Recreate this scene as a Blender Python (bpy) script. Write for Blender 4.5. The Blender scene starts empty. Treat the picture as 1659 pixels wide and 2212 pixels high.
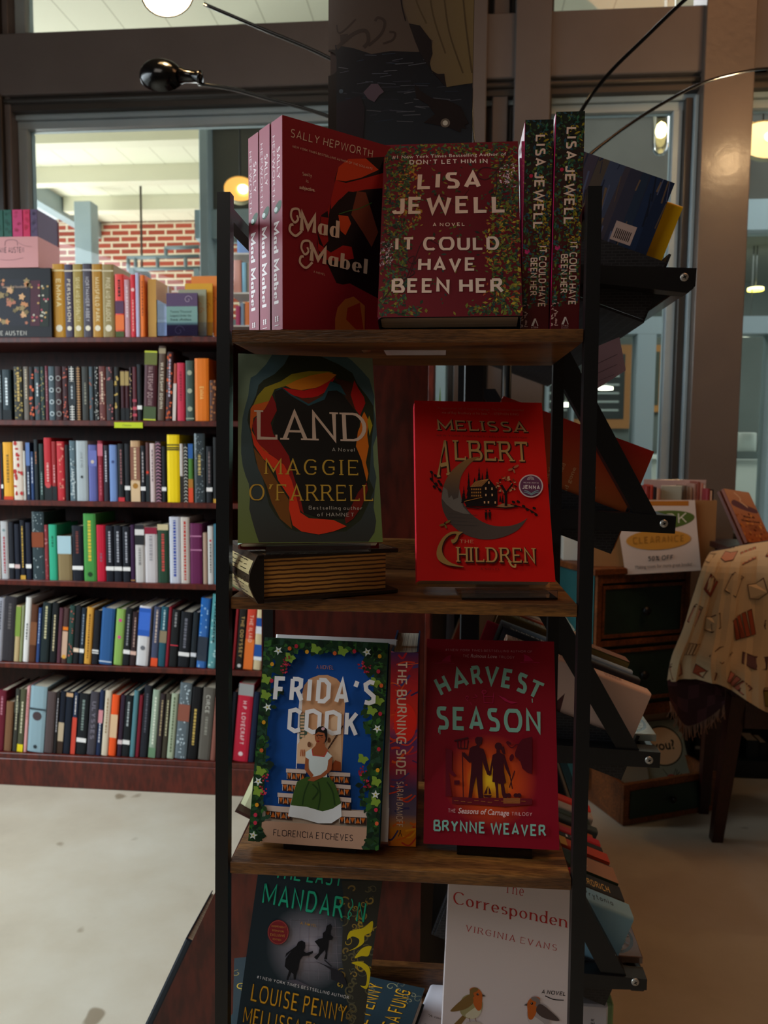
import bpy, math, random
import numpy as np
from mathutils import Matrix, Vector
from mathutils.geometry import tessellate_polygon
R = math.radians
SC = bpy.context.scene
COL = SC.collection

# ------------------------------------------------------------------ camera
FPX, PITCH, YAW, ROLL, EYE = 1661.0, R(4.7), R(5.1), R(.5), 1.27
fw = np.array([-math.sin(YAW)*math.cos(PITCH), math.cos(YAW)*math.cos(PITCH), -math.sin(PITCH)])
r0 = np.array([math.cos(YAW), math.sin(YAW), 0.0]); u0 = np.cross(r0, fw)
rt = r0*math.cos(ROLL)+u0*math.sin(ROLL); upv = -r0*math.sin(ROLL)+u0*math.cos(ROLL)
CP = np.array([0, 0, EYE])
cam = bpy.data.cameras.new('camera'); cam.sensor_fit = 'VERTICAL'; cam.sensor_height = 24
cam.lens = FPX/2212*24; cam.clip_start = .02; cam.clip_end = 200
cam.dof.use_dof = True; cam.dof.focus_distance = .9; cam.dof.aperture_fstop = 5.6
co = bpy.data.objects.new('camera', cam); COL.objects.link(co)
M = Matrix([[rt[0], upv[0], -fw[0], 0], [rt[1], upv[1], -fw[1], 0], [rt[2], upv[2], -fw[2], EYE], [0, 0, 0, 1]])
co.matrix_world = M; SC.camera = co

# ------------------------------------------------------------------ view, world, lights
SC.view_settings.view_transform = 'Standard'; SC.view_settings.look = 'None'
SC.view_settings.exposure = 0.22; SC.view_settings.gamma = 1; SC.view_settings.use_curve_mapping = False
W = bpy.data.worlds.new('sky'); SC.world = W; W.use_nodes = True
nt = W.node_tree; bg = nt.nodes['Background']
sky = nt.nodes.new('ShaderNodeTexSky'); sky.sky_type = 'HOSEK_WILKIE'; sky.turbidity = 6; sky.sun_direction = Vector((-.6, .5, .6)).normalized()
mixn = nt.nodes.new('ShaderNodeMixRGB'); mixn.inputs[0].default_value = .88; mixn.inputs[2].default_value = (.93, .97, 1, 1)
nt.links.new(sky.outputs[0], mixn.inputs[1]); nt.links.new(mixn.outputs[0], bg.inputs[0]); bg.inputs[1].default_value = 1.3

def area(name, loc, target, sx, sy, power, col):
    l = bpy.data.lights.new(name, 'AREA'); l.shape = 'RECTANGLE'; l.size = sx; l.size_y = sy; l.energy = power; l.color = col
    o = bpy.data.objects.new(name, l); COL.objects.link(o); o.location = loc
    o.rotation_euler = (Vector(target)-Vector(loc)).to_track_quat('-Z', 'Y').to_euler(); return o
area('daylight_left_window', (-3.1, 1.2, 1.9), (-1.5, 1.7, .1), 2.6, 2.0, 74, (.80, .92, 1)).data.spread = R(125)
area('daylight_front_window', (-1.3, 3.22, 2.2), (-1.3, 0, .4), 2.4, 1.0, 8, (.9, .97, 1))
area('unseen_shop_light', (1.7, 1.4, 4.2), (1.3, 1.8, .3), 1.4, 1.2, 20, (1, .47, .2))
area('unseen_shop_light', (-1.3, -1.3, 3.6), (-.3, 1, .9), 1.6, 1.2, 15, (1, .9, .8))  # unseen soft fill from behind the camera, brightens covers and frames
area('porch_fill', (-4.6, 6.2, .9), (0, 5.6, 3.2), 4, 1.6, 170, (1, .99, .95))  # unseen area light added to brighten the porch ceiling from below
area('porch_fill', (2.2, 3.9, 3.45), (2.2, 4.15, 0), 4.5, .7, 32, (.95, .98, 1))  # second added fill, under the porch roof, brightens the shop front
area('cafe_fill', (2.2, 6.0, 2.7), (2.2, 6.4, 0), 3.5, 1.2, 45, (1, .97, .9))  # unseen area light added to brighten the café interior

# ------------------------------------------------------------------ geometry helpers
def ray(x, y): return fw+rt*(x-829.5)/FPX+upv*(1106-y)/FPX
def atY(x, y, Y):
    r = ray(x, y); return CP+r*(Y/r[1])
def atZ(x, y, Z):
    r = ray(x, y); return CP+r*((Z-EYE)/r[2])
def atX(x, y, X):
    r = ray(x, y); return CP+r*(X/r[0])
AR = R(.9)
ex = np.array([math.cos(AR), math.sin(AR), 0]); ey = np.array([-math.sin(AR), math.cos(AR), 0])
def rk(x, y, z): return tuple(ex*x+ey*y+np.array([0, 0, z]))       # rack frame -> world
def rky(z): return .87+(z-1.0)*math.tan(R(2.3))                       # front face of the leaning posts

def hexc(h):
    if not isinstance(h, str): return tuple(h)
    h = h.lstrip('#'); v = [int(h[i:i+2], 16)/255 for i in (0, 2, 4)]
    return tuple((c/12.92 if c <= .04045 else ((c+.055)/1.055)**2.4) for c in v)

class MB:
    def __init__(s): s.v = []; s.f = []; s.m = []; s.c = []; s.sm = []
    def face(s, pts, col=(1, 1, 1), mat=0, smooth=False):
        i = len(s.v); s.v += [tuple(map(float, p)) for p in pts]; s.f.append(tuple(range(i, i+len(pts))))
        s.m.append(mat); s.c.append(hexc(col) if not isinstance(col, list) else [hexc(k) for k in col]); s.sm.append(smooth)
    def mesh(s, vs, fs, col=(1, 1, 1), mat=0, smooth=False):
        i = len(s.v); s.v += [tuple(map(float, p)) for p in vs]
        for f in fs: s.f.append(tuple(i+k for k in f)); s.m.append(mat); s.c.append(hexc(col)); s.sm.append(smooth)
    def hexa(s, p, col=(1, 1, 1), mat=0):      # 8 points: bottom ring 0-3, top ring 4-7
        s.mesh(p, [(3, 2, 1, 0), (4, 5, 6, 7), (0, 1, 5, 4), (1, 2, 6, 5), (2, 3, 7, 6), (3, 0, 4, 7)], col, mat)
    def box(s, a, b, col=(1, 1, 1), mat=0, T=None, bev=0):
        x0, y0, z0 = a; x1, y1, z1 = b
        if bev:
            e = bev; vs = []; 
            def P(x, y, z): return (x, y, z)
            xs, ys, zs = (x0, x1), (y0, y1), (z0, z1); idx = {}
            for i in (0, 1):
                for j in (0, 1):
                    for k in (0, 1):
                        sx, sy, sz = (1-2*i)*e, (1-2*j)*e, (1-2*k)*e
                        idx[(i, j, k, 0)] = len(vs); vs.append((xs[i], ys[j]+sy, zs[k]+sz))
                        idx[(i, j, k, 1)] = len(vs); vs.append((xs[i]+sx, ys[j], zs[k]+sz))
                        idx[(i, j, k, 2)] = len(vs); vs.append((xs[i]+sx, ys[j]+sy, zs[k]))
            g = lambda *a: idx[a]; fs = []
            for i in (0, 1): q = [g(i, 0, 0, 0), g(i, 1, 0, 0), g(i, 1, 1, 0), g(i, 0, 1, 0)]; fs.append(q if i else q[::-1])
            for j in (0, 1): q = [g(0, j, 0, 1), g(1, j, 0, 1), g(1, j, 1, 1), g(0, j, 1, 1)]; fs.append(q[::-1] if j else q)
            for k in (0, 1): q = [g(0, 0, k, 2), g(1, 0, k, 2), g(1, 1, k, 2), g(0, 1, k, 2)]; fs.append(q if k else q[::-1])
            for i in (0, 1):
                for j in (0, 1): q = [g(i, j, 0, 0), g(i, j, 0, 1), g(i, j, 1, 1), g(i, j, 1, 0)]; fs.append(q if i == j else q[::-1])
            for i in (0, 1):
                for k in (0, 1): q = [g(i, 0, k, 0), g(i, 0, k, 2), g(i, 1, k, 2), g(i, 1, k, 0)]; fs.append(q[::-1] if i == k else q)
            for j in (0, 1):
                for k in (0, 1): q = [g(0, j, k, 1), g(0, j, k, 2), g(1, j, k, 2), g(1, j, k, 1)]; fs.append(q if j == k else q[::-1])
            for i in (0, 1):
                for j in (0, 1):
                    for k in (0, 1): q = [g(i, j, k, 0), g(i, j, k, 1), g(i, j, k, 2)]; fs.append(q if (i+j+k) % 2 else q[::-1])
        else:
            vs = [(x0, y0, z0), (x1, y0, z0), (x1, y1, z0), (x0, y1, z0), (x0, y0, z1), (x1, y0, z1), (x1, y1, z1), (x0, y1, z1)]
            fs = [(3, 2, 1, 0), (4, 5, 6, 7), (0, 1, 5, 4), (1, 2, 6, 5), (2, 3, 7, 6), (3, 0, 4, 7)]
        if T: vs = [T(*v) for v in vs]
        s.mesh(vs, fs, col, mat)
    def prism(s, poly, d, col=(1, 1, 1), mat=0):   # poly: 3D points, extruded along vector d
        n = len(poly); P = [Vector(p) for p in poly]; D = Vector(d)
        tri = tessellate_polygon([P]); vs = P+[p+D for p in P]
        s.mesh(vs, [t for t in tri]+[tuple(k+n for k in t[::-1]) for t in tri]+[(i, (i+1) % n, (i+1) % n+n, i+n) for i in range(n)], col, mat)
    def tube(s, pts, r, col=(1, 1, 1), mat=0, n=10, cap=True):
        P = [Vector(p) for p in pts]; rs = r if isinstance(r, (list, tuple)) else [r]*len(P); vs = []
        prev = None
        for i, p in enumerate(P):
            t = (P[min(i+1, len(P)-1)]-P[max(i-1, 0)]).normalized()
            if prev is None:
                a = Vector((0, 0, 1)) if abs(t.z) < .9 else Vector((1, 0, 0)); u = t.cross(a).normalized()
            else: u = (prev-t*prev.dot(t)).normalized()
            prev = u; w = t.cross(u)
            for k in range(n):
                an = 2*math.pi*k/n; vs.append(p+(u*math.cos(an)+w*math.sin(an))*rs[i])
        fs = [(i*n+k, i*n+(k+1) % n, (i+1)*n+(k+1) % n, (i+1)*n+k) for i in range(len(P)-1) for k in range(n)]
        if cap: fs += [tuple(range(n))[::-1], tuple((len(P)-1)*n+k for k in range(n))]
        s.mesh(vs, fs, col, mat, True)
    def lathe(s, prof, o, ax=(0, 0, 1), n=24, col=(1, 1, 1), mat=0):
        ax = Vector(ax).normalized(); a = Vector((0, 0, 1)) if abs(ax.z) < .9 else Vector((1, 0, 0))
        u = ax.cross(a).normalized(); w = ax.cross(u); o = Vector(o); vs = []
        for r, h in prof:
            for k in range(n):
                an = 2*math.pi*k/n; vs.append(o+ax*h+(u*math.cos(an)+w*math.sin(an))*r)
        s.mesh(vs, [(i*n+k, i*n+(k+1) % n, (i+1)*n+(k+1) % n, (i+1)*n+k) for i in range(len(prof)-1) for k in range(n)], col, mat, True)
    def build(s, name, mats, parent=None, M=None):
        me = bpy.data.meshes.new(name)
        base = Vector((0, 0, 0))
        me.from_pydata(s.v, [], s.f)
        if not isinstance(mats, (list, tuple)): mats = [mats]
        for m in mats: me.materials.append(m)
        me.polygons.foreach_set('material_index', s.m); me.polygons.foreach_set('use_smooth', s.sm)
        ca = me.color_attributes.new('Col', 'FLOAT_COLOR', 'CORNER'); arr = []
        for f, c in zip(s.f, s.c):
            if isinstance(c, list):
                for k in c: arr += [*k, 1]
            else: arr += [*c, 1]*len(f)
        ca.data.foreach_set('color', arr); me.update()
        o = bpy.data.objects.new(name, me); COL.objects.link(o)
        if M is not None: o.matrix_world = M
        if parent is not None: o.parent = parent
        return o
def tag(o, label=None, cat=None, group=None, kind=None):
    if label: o['label'] = label
    if cat: o['category'] = cat
    if group: o['group'] = group
    if kind: o['kind'] = kind
    return o
def thing(name, label, cat, M=None, group=None):
    o = bpy.data.objects.new(name, None); COL.objects.link(o); o.empty_display_size = .05
    if M is not None: o.matrix_world = M
    return tag(o, label, cat, group)
def lbl(o, t): o['label'] = t; return o

# ------------------------------------------------------------------ materials
def mat(name, col=(.8, .8, .8), rough=.5, metal=0, spec=.5, em=None, ems=0, coat=0, trans=0, ior=1.45):
    m = bpy.data.materials.new(name); m.use_nodes = True; b = m.node_tree.nodes['Principled BSDF']
    b.inputs['Base Color'].default_value = (*hexc(col), 1); b.inputs['Roughness'].default_value = rough
    b.inputs['Metallic'].default_value = metal; b.inputs['Specular IOR Level'].default_value = spec; b.inputs['IOR'].default_value = ior
    b.inputs['Coat Weight'].default_value = coat; b.inputs['Transmission Weight'].default_value = trans
    if em: b.inputs['Emission Color'].default_value = (*hexc(em), 1); b.inputs['Emission Strength'].default_value = ems
    return m
def nodes(m):
    t = m.node_tree; return t, t.nodes['Principled BSDF'], (lambda k, **kw: _n(t, k, **kw))
def _n(t, k, **kw):
    n = t.nodes.new(k)
    for a, v in kw.items(): setattr(n, a, v)
    return n
def attrmat(name, rough, coat=0, spec=.5, metal=0):
    m = mat(name, rough=rough, coat=coat, spec=spec, metal=metal); t, b, N = nodes(m)
    a = N('ShaderNodeAttribute', attribute_name='Col'); t.links.new(a.outputs['Color'], b.inputs['Base Color'])
    return m
def ramp(N, stops):
    r = N('ShaderNodeValToRGB'); e = r.color_ramp.elements
    while len(e) < len(stops): e.new(.5)
    for k, (p, c) in zip(e, stops): k.position = p; k.color = (*hexc(c), 1)
    return r
def coords(t, N, scale, rot=(0, 0, 0), kind='Object'):
    tc = N('ShaderNodeTexCoord'); mp = N('ShaderNodeMapping'); mp.inputs['Scale'].default_value = scale; mp.inputs['Rotation'].default_value = rot
    t.links.new(tc.outputs[kind], mp.inputs[0]); return mp
def wood(name, stops, scale, rough=.4, coat=.0, bump=.15, fine=60):
    m = mat(name, rough=rough, coat=coat); t, b, N = nodes(m)
    mp = coords(t, N, scale); n1 = N('ShaderNodeTexNoise'); n1.inputs['Scale'].default_value = 3; n1.inputs['Detail'].default_value = 8; n1.inputs['Distortion'].default_value = .6
    t.links.new(mp.outputs[0], n1.inputs['Vector']); r = ramp(N, stops); t.links.new(n1.outputs['Fac'], r.inputs[0])
    n2 = N('ShaderNodeTexNoise'); n2.inputs['Scale'].default_value = fine; n2.inputs['Detail'].default_value = 3; t.links.new(mp.outputs[0], n2.inputs['Vector'])
    mx = N('ShaderNodeMixRGB', blend_type='MULTIPLY'); mx.inputs[0].default_value = .55
    r2 = ramp(N, [(.35, '#555555'), (.62, '#ffffff')]); t.links.new(n2.outputs['Fac'], r2.inputs[0])
    t.links.new(r.outputs[0], mx.inputs[1]); t.links.new(r2.outputs[0], mx.inputs[2]); t.links.new(mx.outputs[0], b.inputs['Base Color'])
    bp = N('ShaderNodeBump'); bp.inputs['Strength'].default_value = bump; bp.inputs['Distance'].default_value = .002
    t.links.new(n2.outputs['Fac'], bp.inputs['Height']); t.links.new(bp.outputs[0], b.inputs['Normal'])
    return m
def mottled(name, c1, c2, scale, rough=.5, bump=.1, stops=None, spec=.5):
    m = mat(name, rough=rough, spec=spec); t, b, N = nodes(m); mp = coords(t, N, (1, 1, 1))
    n1 = N('ShaderNodeTexNoise'); n1.inputs['Scale'].default_value = scale; n1.inputs['Detail'].default_value = 7; t.links.new(mp.outputs[0], n1.inputs['Vector'])
    r = ramp(N, stops or [(.3, c1), (.7, c2)]); t.links.new(n1.outputs['Fac'], r.inputs[0]); t.links.new(r.outputs[0], b.inputs['Base Color'])
    n2 = N('ShaderNodeTexNoise'); n2.inputs['Scale'].default_value = scale*14; t.links.new(mp.outputs[0], n2.inputs['Vector'])
    bp = N('ShaderNodeBump'); bp.inputs['Strength'].default_value = bump; bp.inputs['Distance'].default_value = .002
    t.links.new(n2.outputs['Fac'], bp.inputs['Height']); t.links.new(bp.outputs[0], b.inputs['Normal']); return m

PR = attrmat('printed_jacket', .48, spec=.28); PRM = attrmat('printed_matte', .62, spec=.3); PRG = attrmat('printed_gloss', .16, coat=.4)
RACKW = wood('rustic_brown_wood', [(.3, '#3f2414'), (.5, '#744a26'), (.62, '#93622f'), (.75, '#4d2c17')], (1.2, 9, 9), .36, bump=.35)
CHERRY = wood('cherry_wood', [(.3, '#4a160d'), (.7, '#662314')], (3, 3, .8), .38, bump=.04, fine=25)
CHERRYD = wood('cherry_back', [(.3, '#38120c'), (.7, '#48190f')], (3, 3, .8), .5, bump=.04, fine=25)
BLACK = mat('black_powder_coat', '#0b0b0d', .42)
GLOSSB = mat('black_gloss_metal', '#070708', .16)
FRAME = mottled('taupe_painted_frame', '#625c5b', '#6c6665', 3, .45, .15)
FRAMED = mottled('dark_frame_moulding', '#37342f', '#403c3a', 3, .42, .1)
FRAMEX = mottled('grey_blue_frame', '#98a9b1', '#a6b6bd', 3, .5, .1)
PAGES = mat('paper_pages', '#d8c9ad', .8); 
t, b, N = nodes(PAGES); mp = coords(t, N, (1, 900, 1)); n1 = N('ShaderNodeTexNoise'); n1.inputs['Scale'].default_value = 1.0; n1.inputs['Detail'].default_value = 2
t.links.new(mp.outputs[0], n1.inputs['Vector']); r = ramp(N, [(.35, '#9c8f78'), (.6, '#e4d8c0')]); t.links.new(n1.outputs['Fac'], r.inputs[0]); t.links.new(r.outputs[0], b.inputs['Base Color'])
def glassmat(name, tint, refl):
    m = bpy.data.materials.new(name); m.use_nodes = True; t = m.node_tree; t.nodes.clear(); N = lambda k, **kw: _n(t, k, **kw)
    o = N('ShaderNodeOutputMaterial'); mx = N('ShaderNodeMixShader'); tr = N('ShaderNodeBsdfTransparent'); gl = N('ShaderNodeBsdfGlossy'); gl.inputs['Roughness'].default_value = .02
    fr = N('ShaderNodeFresnel'); fr.inputs[0].default_value = 1.45; mm = N('ShaderNodeMath', operation='MULTIPLY'); mm.inputs[1].default_value = refl
    t.links.new(fr.outputs[0], mm.inputs[0]); t.links.new(mm.outputs[0], mx.inputs[0]); tr.inputs[0].default_value = (*tint, 1)
    t.links.new(tr.outputs[0], mx.inputs[1]); t.links.new(gl.outputs[0], mx.inputs[2]); t.links.new(mx.outputs[0], o.inputs[0]); return m
GLASS = glassmat('window_glass', (.93, .97, .96), 1.0)
ACRYL = glassmat('clear_acrylic', (.86, .89, 1.0), 2.2)

# ------------------------------------------------------------------ lettering
GL = {}
for _l in """A 6 003a60 1353
B 5.6 000a d055a d0065
C 6.2 c007a
D 6.2 000a d006a
E 5 5a0a0050 0545
F 5 5a0a00 0545
G 6.6 c007a 636535
H 6 000a 606a 0565
I .6 000a
J 4 j004a
K 6 000a 6a04 2660
L 4.8 0a0050
M 8 000a428a80
N 6.4 000a606a
O 8 o008a
P 5.4 000a d055a
Q 8 o008a 5380
R 5.6 000a d055a 3560
S 5.2 s005a
T 6 0a6a 303a
U 6 u006a
V 6.4 0a306a
W 10 0a205a80aa
X 6 006a 0a60
Y 6.2 0a356a 3530
Z 5.6 0a6a0060
' 1.2 1a07
. .8 0001
! .8 0a03 0001
- 3 0434
, .8 010y
# 6 203a 405a 0363 0767
1 2.4 082a20
5 5 5a0a06 d0056
0 5.6 o005a
% 7 006a o072a o4073
? 5 ~08194a58563423 2021
* 6 3a126707523a
a 4.3 4640 o0046
b 4.3 000a o0046
d 4.3 404a o0046
e 4.3 0343 e0046
l .6 000a
n 4.3 0006 n0046
h 4.3 000a n0046
m 6.4 0006 n0036 n3066
o 4.6 o0046
p 4.3 0w06 o0046
r 2.8 0006 ~04152636
s 3.3 s0036
t 3 ~1911102030 0636
f 3 ~3a2a181610 0626
c 4 c0046
i .6 0006 0809
u 4.3 u0046 4640
y 4.3 0620 46201w0w
g 4.3 ~464y3w1w o0046
k 4.3 000a 4603 1540
v 4.3 062046
w 6.3 0610355066""".split(chr(10)): _p = _l.split(' '); GL[_p[0]] = (float(_p[1]), _p[2:])
def arc(x0, y0, x1, y1, a0, a1, n=16, ang=False):
    n = 5 if ang else n; cx, cy, rx, ry = (x0+x1)/2, (y0+y1)/2, (x1-x0)/2, (y1-y0)/2
    return [(cx+rx*math.cos(R(a0+(a1-a0)*i/n)), cy+ry*math.sin(R(a0+(a1-a0)*i/n))) for i in range(n+1)]
def special(k, x0, y0, x1, y1, ang=False):
    h = y1-y0; w = x1-x0
    if k == 'o':
        if ang: return [(x0, y0+h*.2), (x0, y1-h*.15), (x0+w*.5, y1), (x1, y1-h*.2), (x1, y0+h*.15), (x0+w*.5, y0)], True
        return arc(x0, y0, x1, y1, 90, 450-15, 23), True
    if k == 'c': return ([(x1, y1-h*.2), (x0+w*.5, y1), (x0, y1-h*.15), (x0, y0+h*.2), (x0+w*.5, y0), (x1, y0+h*.15)] if ang else arc(x0, y0, x1, y1, 42, 318, 18)), False
    if k == 'e': return arc(x0, y0, x1, y1, 0, 320, 18), False
    if k == 'd':
        r = min(h/2, w*.75)
        return [(x0, y1)]+([(x0+w*.6, y1), (x1, y1-h*.25), (x1, y0+h*.25), (x0+w*.6, y0)] if ang else arc(x1-2*r*1.0, y0, x1, y1, 90, -90, 12))+[(x0, y0)], False
    if k == 'u': return [(x0, y1)]+arc(x0, y0, x1, y0+min(h*.8, w*1.1), 180, 360, 10, ang)+[(x1, y1)], False
    if k == 'j': return [(x1, y1)]+arc(x0, y0, x1, y0+w*1.3, 0, -170, 10, ang), False
    if k == 'n': return [(x0, y0+h*.5)]+arc(x0, y1-min(h*.9, w*1.1), x1, y1, 160, 0, 8, ang)+[(x1, y0)], False
    if k == 's':
        m = y0+h*.52
        if ang: return [(x1, y1-h*.13), (x0+w*.5, y1), (x0, y1-h*.2), (x0+w*.1, y1-h*.4), (x1, y0+h*.35), (x1, y0+h*.15), (x0+w*.5, y0), (x0, y0+h*.12)], False
        return arc(x0+w*.04, m, x1-w*.04, y1, 35, 255, 10)+arc(x0, y0, x1, m, 75, -145, 10), False
def dig(c): return {'a': 10, 'b': 11, 'y': -1, 'z': -2, 'w': -3}.get(c, None) if not c.isdigit() else int(c)
def smooth(P, closed, n=5):
    out = []; m = len(P); rng = range(m if closed else m-1)
    for i in rng:
        g = (lambda k: P[k % m]) if closed else (lambda k: P[min(max(k, 0), m-1)])
        p0, p1, p2, p3 = g(i-1), g(i), g(i+1), g(i+2)
        for k in range(n):
            s = k/n; a = lambda j: .5*((2*p1[j])+(-p0[j]+p2[j])*s+(2*p0[j]-5*p1[j]+4*p2[j]-p3[j])*s*s+(-p0[j]+3*p1[j]-3*p2[j]+p3[j])*s**3)
            out.append((a(0), a(1)))
    if not closed: out.append(P[-1])
    return out
def glyph(ch, angular=False):
    w, ss = GL[ch]; out = []
    for s in ss:
        if s[0] in 'ocedujns':
            P2, cl = special(s[0], *[dig(k) for k in s[1:]], ang=angular)
            if cl: P2 = P2+[P2[0]]
            out.append((P2, cl)); continue
        cl = s[0] == '@'; sm = s[0] in '~@'; q = s[1:] if sm else s
        P = [(dig(q[i]), dig(q[i+1])) for i in range(0, len(q)-1, 2)]
        P2 = [p for i, p in enumerate(P) if i == 0 or p != P[i-1]]
        if sm and not angular: P2 = smooth(P2, cl)
        if cl: P2 = P2+[P2[0]]
        out.append((P2, cl))
    return w, out
_bf = {}
def bfont(txt, bold=0, sp=1):
    k = (txt, bold, sp)
    if k not in _bf:
        c = bpy.data.curves.new('t', 'FONT'); c.body = txt; c.resolution_u = 2; c.offset = bold; c.space_character = sp
        o = bpy.data.objects.new('t', c); COL.objects.link(o); bpy.context.view_layer.update()
        me = bpy.data.meshes.new_from_object(o.evaluated_get(bpy.context.evaluated_depsgraph_get()))
        vs = [(v.co.x, v.co.y) for v in me.vertices]; fs = [tuple(p.vertices) for p in me.polygons]
        bpy.data.objects.remove(o); bpy.data.curves.remove(c); bpy.data.meshes.remove(me)
        xs = [v[0] for v in vs] or [0, 1]; x0, x1 = min(xs), max(xs)
        _bf[k] = ([((x-x0)/(x1-x0), y/.70) for x, y in vs], fs, (x1-x0)/.70)
    return _bf[k]

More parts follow.
